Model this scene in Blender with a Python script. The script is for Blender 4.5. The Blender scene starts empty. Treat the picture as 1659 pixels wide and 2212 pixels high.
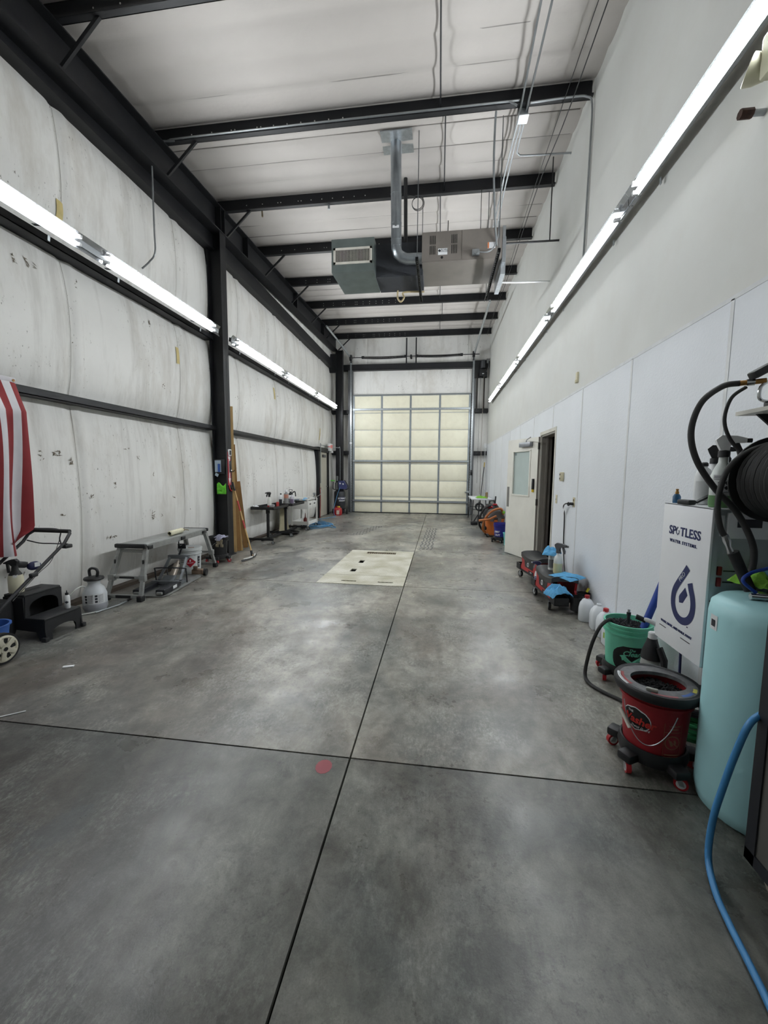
import bpy, bmesh, math, random
from math import sin, cos, pi, radians as R
from mathutils import Vector, Matrix, noise as mnoise
random.seed(7)
scene = bpy.context.scene
COL = scene.collection
# ------------------------------------------------------------------ camera
W_, H_, F_ = 1659.0, 2212.0, 868.0
CAM_H = 1.49
PITCH, YAW, ROLL = R(-5.59), R(7.74), R(0.51)
FWD = Vector((-sin(YAW)*cos(PITCH), cos(YAW)*cos(PITCH), sin(PITCH)))
RT0 = Vector((cos(YAW), sin(YAW), 0)); UP0 = RT0.cross(FWD)
RGT = RT0*cos(ROLL) + UP0*sin(ROLL); UPV = UP0*cos(ROLL) - RT0*sin(ROLL)
CAMP = Vector((0, 0, CAM_H))
cd = bpy.data.cameras.new('camera'); cam = bpy.data.objects.new('camera', cd); COL.objects.link(cam)
cd.sensor_fit = 'VERTICAL'; cd.sensor_height = 24.0; cd.lens = F_*24.0/H_; cd.clip_start = 0.02; cd.clip_end = 100
m3 = Matrix((RGT, UPV, -FWD)).transposed()
cam.matrix_world = Matrix.Translation(CAMP) @ m3.to_4x4()
scene.camera = cam
def ray(px, py): return FWD*F_ + RGT*(px - W_/2) - UPV*(py - H_/2)
def onp(px, py, ax, val):
    d = ray(px, py); t = (val - CAMP[ax])/d[ax]; return CAMP + d*t
def fl(px, py, z=0.0): return onp(px, py, 2, z)
def atx(px, py, x): return onp(px, py, 0, x)
def aty(px, py, y): return onp(px, py, 1, y)
# ------------------------------------------------------------------ world, exposure
wd = bpy.data.worlds.new('world'); scene.world = wd; wd.use_nodes = True
bg = wd.node_tree.nodes['Background']; bg.inputs[0].default_value = (0.55, 0.6, 0.68, 1); bg.inputs[1].default_value = 0.02
scene.view_settings.view_transform = 'Standard'; scene.view_settings.look = 'None'
scene.view_settings.exposure = 0.45; scene.view_settings.gamma = 1.0; scene.view_settings.use_curve_mapping = False
TUBE_POWER = 74.0
try:
    scene.cycles.max_bounces = 5; scene.cycles.diffuse_bounces = 3; scene.cycles.glossy_bounces = 2; scene.cycles.transmission_bounces = 4; scene.cycles.caustics_reflective = False; scene.cycles.caustics_refractive = False; scene.cycles.adaptive_threshold = 0.08; scene.cycles.adaptive_min_samples = 12
except Exception: pass
# ------------------------------------------------------------------ materials
def lin(c): return tuple((x/255/12.92 if x/255 <= 0.04045 else ((x/255+0.055)/1.055)**2.4) for x in c)
MATS = {}
def M(name, col, rough=0.5, metal=0.0, var=0.08, vs=9.0, bump=0.0, bs=120.0, spec=0.5, dirt=None, dirt_amt=0.3, ds=4.0, trans=0.0, ior=1.45, emit=0.0, sub=0.0, alpha=1.0, coat=0.0):
    """procedural principled material: base colour with noise variation, optional dirt and bump"""
    if name in MATS: return MATS[name]
    m = bpy.data.materials.new(name); MATS[name] = m; m.use_nodes = True
    nt = m.node_tree; N = nt.nodes; L = nt.links; p = N['Principled BSDF']
    c = lin(col)
    p.inputs['Roughness'].default_value = rough; p.inputs['Metallic'].default_value = metal
    p.inputs['Specular IOR Level'].default_value = spec
    geo = N.new('ShaderNodeNewGeometry')
    n1 = N.new('ShaderNodeTexNoise'); n1.inputs['Scale'].default_value = vs; n1.inputs['Detail'].default_value = 4
    L.new(geo.outputs['Position'], n1.inputs['Vector'])
    rp = N.new('ShaderNodeValToRGB'); rp.color_ramp.elements[0].position = 0.3; rp.color_ramp.elements[1].position = 0.7
    rp.color_ramp.elements[0].color = (*[x*(1-var) for x in c], 1); rp.color_ramp.elements[1].color = (*[min(1, x*(1+var)) for x in c], 1)
    L.new(n1.outputs['Fac'], rp.inputs['Fac']); out = rp.outputs['Color']
    if dirt:
        n2 = N.new('ShaderNodeTexNoise'); n2.inputs['Scale'].default_value = ds; n2.inputs['Detail'].default_value = 8; n2.inputs['Roughness'].default_value = 0.65
        L.new(geo.outputs['Position'], n2.inputs['Vector'])
        r2 = N.new('ShaderNodeValToRGB'); r2.color_ramp.elements[0].position = 0.48; r2.color_ramp.elements[1].position = 0.72
        r2.color_ramp.elements[0].color = (0, 0, 0, 1); r2.color_ramp.elements[1].color = (dirt_amt,)*3 + (1,)
        L.new(n2.outputs['Fac'], r2.inputs['Fac'])
        mx = N.new('ShaderNodeMixRGB'); mx.inputs[2].default_value = (*lin(dirt), 1)
        L.new(r2.outputs['Color'], mx.inputs[0]); L.new(out, mx.inputs[1]); out = mx.outputs[0]
    L.new(out, p.inputs['Base Color'])
    if bump:
        n3 = N.new('ShaderNodeTexNoise'); n3.inputs['Scale'].default_value = bs; n3.inputs['Detail'].default_value = 3
        L.new(geo.outputs['Position'], n3.inputs['Vector'])
        b = N.new('ShaderNodeBump'); b.inputs['Strength'].default_value = bump; b.inputs['Distance'].default_value = 0.01
        L.new(n3.outputs['Fac'], b.inputs['Height']); L.new(b.outputs['Normal'], p.inputs['Normal'])
    if trans: p.inputs['Transmission Weight'].default_value = trans; p.inputs['IOR'].default_value = ior
    if sub:
        p.inputs['Subsurface Weight'].default_value = sub; p.inputs['Subsurface Radius'].default_value = (0.05, 0.05, 0.05)
    if coat: p.inputs['Coat Weight'].default_value = coat
    if alpha < 1: p.inputs['Alpha'].default_value = alpha
    if emit:
        p.inputs['Emission Color'].default_value = (*c, 1); p.inputs['Emission Strength'].default_value = emit
    return m
# ------------------------------------------------------------------ mesh builder
class B:
    def __init__(s): s.v = []; s.f = []; s.sm = []
    def add(s, vs, fs, smooth=False, T=None):
        o = len(s.v)
        for p in vs:
            p = Vector(p); s.v.append(T @ p if T is not None else p)
        for f in fs: s.f.append([i+o for i in f]); s.sm.append(smooth)
        return s
    def box(s, c, d, rot=None, bev=0.0):
        """box centred at c, size d, optional chamfer on the edges"""
        hx, hy, hz = d[0]/2, d[1]/2, d[2]/2
        T = Matrix.Translation(Vector(c)) @ (rot.to_4x4() if rot is not None else Matrix())
        if bev <= 0:
            vs = [(x, y, z) for x in (-hx, hx) for y in (-hy, hy) for z in (-hz, hz)]
            fs = [(0,1,3,2), (4,6,7,5), (0,4,5,1), (2,3,7,6), (0,2,6,4), (1,5,7,3)]
            return s.add(vs, fs, False, T)
        bm = bmesh.new(); bmesh.ops.create_cube(bm, size=1.0)
        for v in bm.verts: v.co = Vector((v.co.x*d[0], v.co.y*d[1], v.co.z*d[2]))
        bmesh.ops.bevel(bm, geom=list(bm.edges), offset=min(bev, min(d)*0.45), segments=2, affect='EDGES', profile=0.5)
        bm.verts.index_update()
        s.add([v.co.copy() for v in bm.verts], [[v.index for v in f.verts] for f in bm.faces], True, T); bm.free(); return s
    def bb(s, lo, hi, bev=0.0):
        return s.box([(a+b)/2 for a, b in zip(lo, hi)], [abs(b-a) for a, b in zip(lo, hi)], None, bev)
    def prism(s, poly, h0, h1, axis=2, smooth=False, T=None):
        """extrude a 2-D polygon along an axis between h0 and h1"""
        n = len(poly)
        def mk(p, h): return (p[0], p[1], h) if axis == 2 else ((h, p[0], p[1]) if axis == 0 else (p[0], h, p[1]))
        vs = [mk(p, h0) for p in poly] + [mk(p, h1) for p in poly]
        a = sum(poly[i][0]*poly[(i+1) % n][1]-poly[(i+1) % n][0]*poly[i][1] for i in range(n))
        fl_ = (a > 0) != (axis == 1)
        fs = []
        for i in range(n):
            j = (i+1) % n; q = (i, j, n+j, n+i); fs.append(q if fl_ else q[::-1])
        c0 = list(range(n)); c1 = list(range(n, 2*n))
        fs.append(c0[::-1] if fl_ else c0); fs.append(c1 if fl_ else c1[::-1])
        o = len(s.f); s.add(vs, fs, False, T)
        if smooth:
            for i in range(n): s.sm[o+i] = True
        return s
    def ring(s, p0, p1, r0, r1=None, n=16, caps=True, smooth=True):
        """(tapered) cylinder from p0 to p1"""
        p0 = Vector(p0); p1 = Vector(p1); r1 = r0 if r1 is None else r1
        d = (p1-p0).normalized(); a = d.orthogonal().normalized(); b = d.cross(a)
        vs = [p0+(a*cos(2*pi*i/n)+b*sin(2*pi*i/n))*r0 for i in range(n)] + [p1+(a*cos(2*pi*i/n)+b*sin(2*pi*i/n))*r1 for i in range(n)]
        o = len(s.f); fs = [(i, (i+1) % n, n+(i+1) % n, n+i) for i in range(n)]
        s.add(vs, fs, smooth)
        if caps: s.add(vs, [list(range(n))[::-1], list(range(n, 2*n))], False)
        return s
    def tube(s, pts, r, n=8, caps=True, closed=False):
        """round tube along a polyline; r a number or one per point"""
        P = [Vector(p) for p in pts]; k = len(P); rr = [r]*k if not hasattr(r, '__len__') else r
        tang = []
        for i in range(k):
            a = P[i-1] if (i > 0 or closed) else P[0]; b = P[(i+1) % k] if (i < k-1 or closed) else P[-1]
            tang.append((b-a).normalized())
        u = tang[0].orthogonal().normalized(); vs = []
        for i in range(k):
            u = (u - tang[i]*u.dot(tang[i])).normalized(); w = tang[i].cross(u)
            vs += [P[i]+(u*cos(2*pi*j/n)+w*sin(2*pi*j/n))*rr[i] for j in range(n)]
        fs = []
        for i in range(k if closed else k-1):
            a = i*n; b = ((i+1) % k)*n
            fs += [(a+j, a+(j+1) % n, b+(j+1) % n, b+j) for j in range(n)]
        s.add(vs, fs, True)
        if caps and not closed: s.add(vs, [list(range(n))[::-1], list(range((k-1)*n, k*n))], False)
        return s
    def lathe(s, prof, n=24, c=(0, 0, 0), T=None, sq=0.0, caps=True):
        """revolve (r, z) profile round z through c; sq squares the section (superellipse)"""
        vs = []; c = Vector(c)
        def sp(t):
            x, y = cos(t), sin(t)
            if sq:
                e = 2+sq*6; k = (abs(x)**e+abs(y)**e)**(-1/e); return x*k, y*k
            return x, y
        for r, z in prof: vs += [c+Vector((sp(2*pi*i/n)[0]*r, sp(2*pi*i/n)[1]*r, z)) for i in range(n)]
        fs = []
        for k in range(len(prof)-1):
            fs += [(k*n+i, k*n+(i+1) % n, (k+1)*n+(i+1) % n, (k+1)*n+i) for i in range(n)]
        if caps and prof[0][0] > 1e-4: fs.append(list(range(n))[::-1])
        if caps and prof[-1][0] > 1e-4: fs.append(list(range((len(prof)-1)*n, len(prof)*n)))
        return s.add(vs, fs, True, T)
    def ball(s, c, d, n=16, T=None):
        vs = []; fs = []; k = n//2; c = Vector(c)
        for i in range(k+1):
            a = -pi/2+pi*i/k
            for j in range(n): vs.append(c+Vector((cos(a)*cos(2*pi*j/n)*d[0]/2, cos(a)*sin(2*pi*j/n)*d[1]/2, sin(a)*d[2]/2)))
        for i in range(k): fs += [(i*n+j, i*n+(j+1) % n, (i+1)*n+(j+1) % n, (i+1)*n+j) for j in range(n)]
        return s.add(vs, fs, True, T)
    def grid(s, nu, nv, fn, thick=None, smooth=True):
        """surface fn(u,v) over [0,1]^2; with thick an offset back layer closes it"""
        vs = [Vector(fn(i/nu, j/nv)) for j in range(nv+1) for i in range(nu+1)]
        id_ = lambda i, j: j*(nu+1)+i
        fs = [(id_(i, j), id_(i+1, j), id_(i+1, j+1), id_(i, j+1)) for j in range(nv) for i in range(nu)]
        if thick is None: return s.add(vs, fs, smooth)
        o = len(vs); t = Vector(thick)
        vs2 = vs+[v+t for v in vs]
        fs2 = fs+[tuple(o+q for q in f[::-1]) for f in fs]
        for i in range(nu): fs2 += [(id_(i+1, 0), id_(i, 0), o+id_(i, 0), o+id_(i+1, 0)), (id_(i, nv), id_(i+1, nv), o+id_(i+1, nv), o+id_(i, nv))]
        for j in range(nv): fs2 += [(id_(0, j), id_(0, j+1), o+id_(0, j+1), o+id_(0, j)), (id_(nu, j+1), id_(nu, j), o+id_(nu, j), o+id_(nu, j+1))]
        return s.add(vs2, fs2, smooth)
    def torus(s, c, ax, r, t, n=24, m=8):
        ax = Vector(ax).normalized(); a = ax.orthogonal().normalized(); b = ax.cross(a); c = Vector(c)
        return s.tube([c+(a*cos(2*pi*i/n)+b*sin(2*pi*i/n))*r for i in range(n)], t, m, closed=True)
    def mesh(s, name, mat, fix=True):
        me = bpy.data.meshes.new(name); me.from_pydata([tuple(v) for v in s.v], [], s.f); me.update()
        me.polygons.foreach_set('use_smooth', s.sm)
        if fix:
            bm = bmesh.new(); bm.from_mesh(me); bmesh.ops.remove_doubles(bm, verts=bm.verts, dist=1e-5); bmesh.ops.recalc_face_normals(bm, faces=bm.faces); bm.to_mesh(me); bm.free()
        me.set_sharp_from_angle(angle=R(38))
        me.materials.append(mat); return me
def smooth_path(pts, k=8):
    """Catmull-Rom through the points"""
    P = [Vector(p) for p in pts]; out = []
    for i in range(len(P)-1):
        p0 = P[max(i-1, 0)]; p1 = P[i]; p2 = P[i+1]; p3 = P[min(i+2, len(P)-1)]
        for j in range(k):
            t = j/k
            out.append(0.5*((2*p1)+(p2-p0)*t+(2*p0-5*p1+4*p2-p3)*t*t+(3*p1-p0-3*p2+p3)*t**3))
    out.append(P[-1]); return out
def link(o, parent=None):
    COL.objects.link(o)
    if parent is not None: o.parent = parent
    return o
def part(name, b, mat, parent, label=None, kind=None, loc=None, rot=None):
    me = b.mesh(name, mat) if isinstance(b, B) else b
    o = link(bpy.data.objects.new(name, me), parent)
    if loc is not None: o.location = loc
    if rot is not None: o.rotation_euler = rot
    if label: o['label'] = label
    if kind: o['kind'] = kind
    return o
def thing(name, label, cat, loc=(0, 0, 0), rz=0.0, group=None, rot=None):
    o = link(bpy.data.objects.new(name, None)); o.empty_display_size = 0.1
    o.location = loc; o.rotation_euler = rot if rot is not None else (0, 0, rz); o['label'] = label; o['category'] = cat
    if group: o['group'] = group
    return o
def solo(name, b, mat, label, cat, loc=(0, 0, 0), rz=0.0, group=None, kind=None, rot=None):
    o = part(name, b, mat, None, label, kind, loc, rot if rot is not None else (0, 0, rz)); o['category'] = cat
    if group: o['group'] = group
    return o
def struct(name, b, mat):
    o = part(name, b, mat, None, None, 'structure'); return o
def dup(root, loc, rz=None, label=None):
    r = root.copy(); COL.objects.link(r); r.location = loc
    if rz is not None: r.rotation_euler = (0, 0, rz)
    if label: r['label'] = label
    for ch in list(root.children):
        c = ch.copy(); COL.objects.link(c); c.parent = r
        for g in ch.children:
            d = g.copy(); COL.objects.link(d); d.parent = c
    return r
def text_mesh(txt, size, mat, ext=0.0008, align='CENTER', space=1.0, bold=0.0, shear=0.0):
    cu = bpy.data.curves.new('lettering', 'FONT'); cu.body = txt; cu.size = size; cu.extrude = ext; cu.align_x = align; cu.align_y = 'CENTER'
    cu.space_character = space; cu.offset = bold; cu.shear = shear; cu.resolution_u = 3
    o = bpy.data.objects.new('lettering_tmp', cu); COL.objects.link(o)
    dg = bpy.context.evaluated_depsgraph_get(); me = bpy.data.meshes.new_from_object(o.evaluated_get(dg))
    bpy.data.objects.remove(o); bpy.data.curves.remove(cu)
    me.materials.clear(); me.materials.append(mat); return me
def lettering(txt, size, mat, parent, loc, xdir, up, **k):
    """flat lettering: text runs along xdir, its top points along up"""
    me = text_mesh(txt, size, mat, **k); x = Vector(xdir).normalized(); y = Vector(up); y = (y-x*y.dot(x)).normalized(); z = x.cross(y)
    T = Matrix((x, y, z)).transposed().to_4x4(); me.transform(Matrix.Translation(Vector(loc)) @ T)
    return part('lettering', me, mat, parent)
def wrap_text(txt, size, mat, parent, r, ang, z, name='lettering', **k):
    """lettering bent round a cylinder of radius r about local z, centred at angle ang"""
    me = text_mesh(txt, size, mat, **k)
    for v in me.vertices:
        a = ang + v.co.x/r; rr = r+0.0015+v.co.z; v.co = Vector((rr*cos(a), rr*sin(a), z+v.co.y))
    return part(name, me, mat, parent)
def wrap_patch(mat, parent, r0, r1, z0, z1, a0, a1, name='sticker', n=10, off=0.0012, shape=None):
    """sticker patch on a cone wall between two heights and angles"""
    b = B()
    def fn(u, v):
        if shape: u, v = shape(u, v)
        a = a0+(a1-a0)*u; r = r0+(r1-r0)*v+off; return (r*cos(a), r*sin(a), z0+(z1-z0)*v)
    b.grid(n, 4 if not shape else 8, fn); return part(name, b.mesh(name, mat, False), mat, parent)
# ------------------------------------------------------------------ room dimensions (metres)
XL, XR, YF, YB = -4.02, 1.655, 14.92, -3.0
DOOR_Y = 14.755
RZ0, RS = 5.72, 0.046                      # roof underside: z = RZ0 + RS*y
def roof(y): return RZ0 + RS*y
PUR = [5.31+1.52*k for k in range(-5, 7)]
# ------------------------------------------------------------------ surface materials
def nodes(name):
    m = bpy.data.materials.new(name); m.use_nodes = True; MATS[name] = m
    return m, m.node_tree.nodes, m.node_tree.links, m.node_tree.nodes['Principled BSDF']
def concrete():
    m, N, L, p = nodes('concrete')
    geo = N.new('ShaderNodeNewGeometry'); pos = geo.outputs['Position']
    def noise(s, d=6, r=0.6, sc=(1, 1, 1), dist=0.0):
        mp = N.new('ShaderNodeMapping'); mp.inputs['Scale'].default_value = sc; L.new(pos, mp.inputs['Vector'])
        n = N.new('ShaderNodeTexNoise'); n.inputs['Scale'].default_value = s; n.inputs['Detail'].default_value = d; n.inputs['Roughness'].default_value = r; n.inputs['Distortion'].default_value = dist
        L.new(mp.outputs[0], n.inputs['Vector']); return n.outputs['Fac']
    def ramp(f, a, b, ca=(0, 0, 0, 1), cb=(1, 1, 1, 1)):
        r = N.new('ShaderNodeValToRGB'); r.color_ramp.elements[0].position = a; r.color_ramp.elements[1].position = b
        r.color_ramp.elements[0].color = ca; r.color_ramp.elements[1].color = cb; L.new(f, r.inputs['Fac']); return r.outputs['Color']
    def mix(f, a, b, t='MIX', k=None):
        x = N.new('ShaderNodeMixRGB'); x.blend_type = t
        if k is not None: x.inputs[0].default_value = k
        else: L.new(f, x.inputs[0])
        if isinstance(a, tuple): x.inputs[1].default_value = a
        else: L.new(a, x.inputs[1])
        if isinstance(b, tuple): x.inputs[2].default_value = b
        else: L.new(b, x.inputs[2])
        return x.outputs[0]
    base = ramp(noise(0.9, 8, 0.66, dist=0.5), 0.38, 0.62, (*lin((112, 111, 104)), 1), (*lin((162, 158, 149)), 1))
    blu = ramp(noise(0.7, 6, 0.62, (1, 0.8, 1), 0.7), 0.47, 0.60, (0, 0, 0, 1), (0.7, 0.7, 0.7, 1))
    base = mix(blu, base, (*lin((88, 93, 94)), 1))
    brn = ramp(noise(0.55, 7, 0.68, (1.3, 0.6, 1), 0.9), 0.48, 0.62, (0, 0, 0, 1), (0.75, 0.75, 0.75, 1))
    base = mix(brn, base, (*lin((98, 89, 82)), 1))
    dkb = ramp(noise(0.42, 6, 0.6, (1.6, 0.8, 1), 0.6), 0.50, 0.66, (0, 0, 0, 1), (0.6, 0.6, 0.6, 1))
    base = mix(dkb, base, (*lin((64, 62, 59)), 1))
    # pale scuffed flecks gathered in patches, wheel-worn streaks along the room
    fleck = ramp(noise(60, 8, 0.8, (1.0, 0.5, 1)), 0.46, 0.60)
    msk = ramp(noise(1.25, 7, 0.74, dist=0.5), 0.46, 0.60, (0, 0, 0, 1), (0.6, 0.6, 0.6, 1))
    base = mix(mix(None, fleck, msk, 'MULTIPLY', 1.0), base, (*lin((172, 171, 163)), 1))
    strk = ramp(noise(5.0, 6, 0.7, (1.0, 0.09, 1)), 0.50, 0.62); sm = ramp(noise(0.5, 3, 0.5, (1, 1, 1)), 0.45, 0.58, (0, 0, 0, 1), (0.4, 0.4, 0.4, 1))
    base = mix(mix(None, strk, sm, 'MULTIPLY', 1.0), base, (*lin((74, 71, 67)), 1))
    dk = ramp(noise(30, 7, 0.8), 0.52, 0.64); dm = ramp(noise(1.0, 5, 0.6, (1, 1, 3)), 0.44, 0.56, (0, 0, 0, 1), (0.6, 0.6, 0.6, 1))
    base = mix(mix(None, dk, dm, 'MULTIPLY', 1.0), base, (*lin((66, 64, 62)), 1))
    mott = ramp(noise(8, 7, 0.72, (1, 0.8, 1), 0.4), 0.36, 0.64, (0.70, 0.70, 0.70, 1), (1.22, 1.22, 1.2, 1))
    base = mix(None, base, mott, 'MULTIPLY', 1.0)
    fine = ramp(noise(170, 4, 0.75), 0.25, 0.75, (0.78, 0.78, 0.78, 1), (1.18, 1.18, 1.18, 1))
    base = mix(None, base, fine, 'MULTIPLY', 1.0)
    # position axes and noise for the spots and the darkened front slabs
    sep = N.new('ShaderNodeSeparateXYZ'); L.new(pos, sep.inputs[0])
    wob = noise(3.5, 5, 0.65)
    def spot(x, y, rx, ry, col, amt):
        # soft-edged oil spot: distance from its centre, roughened by noise
        a = N.new('ShaderNodeMath'); a.operation = 'MULTIPLY_ADD'; L.new(sep.outputs[0], a.inputs[0]); a.inputs[1].default_value = 1/rx; a.inputs[2].default_value = -x/rx
        c = N.new('ShaderNodeMath'); c.operation = 'MULTIPLY_ADD'; L.new(sep.outputs[1], c.inputs[0]); c.inputs[1].default_value = 1/ry; c.inputs[2].default_value = -y/ry
        d = N.new('ShaderNodeCombineXYZ'); L.new(a.outputs[0], d.inputs[0]); L.new(c.outputs[0], d.inputs[1])
        e = N.new('ShaderNodeVectorMath'); e.operation = 'LENGTH'; L.new(d.outputs[0], e.inputs[0])
        g_ = N.new('ShaderNodeMath'); g_.operation = 'MULTIPLY_ADD'; L.new(wob, g_.inputs[0]); g_.inputs[1].default_value = 1.6; L.new(e.outputs['Value'], g_.inputs[2])
        return mix(ramp(g_.outputs[0], 0.9, 1.75, (amt, amt, amt, 1), (0, 0, 0, 1)), base, (*lin(col), 1))
    # front slabs: dirtier tone, with weaker light near the camera painted into the colour
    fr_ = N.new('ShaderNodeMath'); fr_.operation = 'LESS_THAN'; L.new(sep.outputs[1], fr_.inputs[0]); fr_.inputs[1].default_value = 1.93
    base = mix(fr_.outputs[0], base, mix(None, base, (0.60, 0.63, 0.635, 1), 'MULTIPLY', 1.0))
    for args in ((-0.88, 3.75, 0.42, 0.34, (58, 54, 50), 0.75), (-0.95, 4.35, 0.5, 0.4, (72, 68, 64), 0.5), (0.25, 1.15, 0.7, 0.5, (70, 70, 70), 0.5), (-1.6, 1.3, 0.8, 0.6, (68, 72, 75), 0.5), (1.15, 1.25, 0.45, 0.6, (50, 46, 42), 0.75), (-3.0, 5.6, 0.6, 0.5, (92, 82, 74), 0.5), (-2.9, 8.7, 0.5, 0.6, (86, 80, 74), 0.5), (0.6, 6.2, 0.5, 0.8, (100, 98, 94), 0.4), (1.0, 4.6, 0.5, 0.6, (80, 78, 76), 0.4), (-0.3, 10.5, 1.2, 1.0, (120, 116, 108), 0.4)):
        base = spot(*args)
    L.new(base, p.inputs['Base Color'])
    rg = ramp(noise(2.2, 6, 0.65), 0.3, 0.7, (0.20, 0.20, 0.20, 1), (0.50, 0.50, 0.50, 1)); L.new(rg, p.inputs['Roughness'])
    b = N.new('ShaderNodeBump'); b.inputs['Strength'].default_value = 0.22; b.inputs['Distance'].default_value = 0.004
    L.new(noise(38, 6, 0.7), b.inputs['Height']); L.new(b.outputs[0], p.inputs['Normal'])
    p.inputs['Specular IOR Level'].default_value = 0.45
    return m
def liner(name, col, spec_amt=0.5, patches=True):
    """white vinyl insulation facing with scuffs, small holes and stains"""
    m, N, L, p = nodes(name)
    geo = N.new('ShaderNodeNewGeometry'); pos = geo.outputs['Position']
    def noise(s, d=5, r=0.6, sc=(1, 1, 1)):
        mp = N.new('ShaderNodeMapping'); mp.inputs['Scale'].default_value = sc; L.new(pos, mp.inputs['Vector'])
        n = N.new('ShaderNodeTexNoise'); n.inputs['Scale'].default_value = s; n.inputs['Detail'].default_value = d; n.inputs['Roughness'].default_value = r
        L.new(mp.outputs[0], n.inputs['Vector']); return n.outputs['Fac']
    def ramp(f, a, b, ca=(0, 0, 0, 1), cb=(1, 1, 1, 1)):
        r = N.new('ShaderNodeValToRGB'); r.color_ramp.elements[0].position = a; r.color_ramp.elements[1].position = b
        r.color_ramp.elements[0].color = ca; r.color_ramp.elements[1].color = cb; L.new(f, r.inputs['Fac']); return r.outputs['Color']
    def mix(f, a, b, t='MIX', k=None):
        x = N.new('ShaderNodeMixRGB'); x.blend_type = t
        if k is not None: x.inputs[0].default_value = k
        else: L.new(f, x.inputs[0])
        if isinstance(a, tuple): x.inputs[1].default_value = a
        else: L.new(a, x.inputs[1])
        if isinstance(b, tuple): x.inputs[2].default_value = b
        else: L.new(b, x.inputs[2])
        return x.outputs[0]
    c = lin(col)
    base = ramp(noise(0.8, 5), 0.3, 0.7, (*[x*0.93 for x in c], 1), (*[min(1, x*1.04) for x in c], 1))
    if patches:
        st = ramp(noise(1.0, 6, 0.7, (1, 1.6, 0.5)), 0.50, 0.66, (0, 0, 0, 1), (0.42, 0.42, 0.42, 1))
        base = mix(st, base, (*lin((184, 176, 162)), 1))
        vs_ = ramp(noise(2.6, 6, 0.7, (1, 1.6, 0.16)), 0.52, 0.66, (0, 0, 0, 1), (0.30, 0.30, 0.30, 1))
        base = mix(vs_, base, (*lin((170, 166, 158)), 1))
        s1 = ramp(noise(26, 5, 0.75, (1, 1.3, 0.6)), 0.62, 0.68); k1 = ramp(noise(1.3, 3, 0.6), 0.50, 0.60)
        base = mix(mix(None, s1, k1, 'MULTIPLY', 1.0), base, (*lin((92, 84, 72)), 1))
        s2 = ramp(noise(9, 7, 0.8, (1, 1.0, 1.0)), 0.685, 0.72)
        base = mix(s2, base, (*lin((110, 100, 86)), 1))
    L.new(base, p.inputs['Base Color']); p.inputs['Roughness'].default_value = 0.55; p.inputs['Specular IOR Level'].default_value = 0.3
    b = N.new('ShaderNodeBump'); b.inputs['Strength'].default_value = 0.35; b.inputs['Distance'].default_value = 0.02
    L.new(noise(5, 4, 0.55, (1, 1, 0.5)), b.inputs['Height']); L.new(b.outputs[0], p.inputs['Normal'])
    return m
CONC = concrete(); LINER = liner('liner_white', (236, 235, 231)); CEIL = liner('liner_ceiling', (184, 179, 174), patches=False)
STEEL = M('black_steel', (27, 28, 31), 0.5, 0.0, 0.15, 3.0, 0.05, 40, 0.4, dirt=(46, 45, 44), dirt_amt=0.35)
PAINT = M('wall_paint', (224, 225, 221), 0.6, 0, 0.035, 1.2, 0.04, 30, 0.3, dirt=(208, 204, 194), dirt_amt=0.25, ds=1.5)
FRP = M('frp_panel', (236, 240, 245), 0.42, 0, 0.03, 2.0, 0.25, 70, 0.4)
TRIMW = M('white_trim', (222, 224, 225), 0.4)
GALV = M('galvanised', (168, 173, 176), 0.38, 0.75, 0.12, 20)
DARK = M('dark_gap', (22, 21, 20), 0.9)
CREAM = M('door_cream', (243, 239, 216), 0.5, 0, 0.03, 2.5, 0, dirt=(216, 208, 180), dirt_amt=0.25, ds=6)
# ------------------------------------------------------------------ floor: slabs with sawn joints round a steel plate
fb = B(); fb.bb((XL-0.2, YB-0.1, -0.16), (XR+1.6, YF+0.1, -0.12))
floor = struct('floor', fb, DARK)
g = 0.005
XS = [XL-0.15, -0.43, XR+0.05]; YS = [YB-0.05, 1.93, 5.15, 7.56, 11.2, YF+0.05]
PLX0, PLX1, PLY0, PLY1 = -1.62, -0.437, 5.155, 7.49
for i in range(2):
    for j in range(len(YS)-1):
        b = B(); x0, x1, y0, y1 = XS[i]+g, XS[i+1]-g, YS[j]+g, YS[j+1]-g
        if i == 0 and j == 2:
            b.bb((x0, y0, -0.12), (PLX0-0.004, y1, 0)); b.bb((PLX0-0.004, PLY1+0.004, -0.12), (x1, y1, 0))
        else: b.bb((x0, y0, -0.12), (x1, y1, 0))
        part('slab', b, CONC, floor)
# worn diamond plate over the pit, with its slots
def holed(b, x0, x1, y0, y1, z0, z1, holes):
    xs = sorted({x0, x1, *[h[0] for h in holes], *[h[1] for h in holes]}); ys = sorted({y0, y1, *[h[2] for h in holes], *[h[3] for h in holes]})
    for a in range(len(xs)-1):
        for c in range(len(ys)-1):
            mx, my = (xs[a]+xs[a+1])/2, (ys[c]+ys[c+1])/2
            if any(h[0] < mx < h[1] and h[2] < my < h[3] for h in holes): continue
            b.bb((xs[a], ys[c], z0), (xs[a+1], ys[c+1], z1))
m, N, L, p = nodes('tread_plate'); geo = N.new('ShaderNodeNewGeometry')
n = N.new('ShaderNodeTexNoise'); n.inputs['Scale'].default_value = 3; n.inputs['Detail'].default_value = 7; L.new(geo.outputs['Position'], n.inputs['Vector'])
r = N.new('ShaderNodeValToRGB'); r.color_ramp.elements[0].color = (*lin((172, 168, 146)), 1); r.color_ramp.elements[1].color = (*lin((206, 204, 192)), 1); r.color_ramp.elements[0].position = 0.35; r.color_ramp.elements[1].position = 0.65
L.new(n.outputs['Fac'], r.inputs['Fac'])
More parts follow.
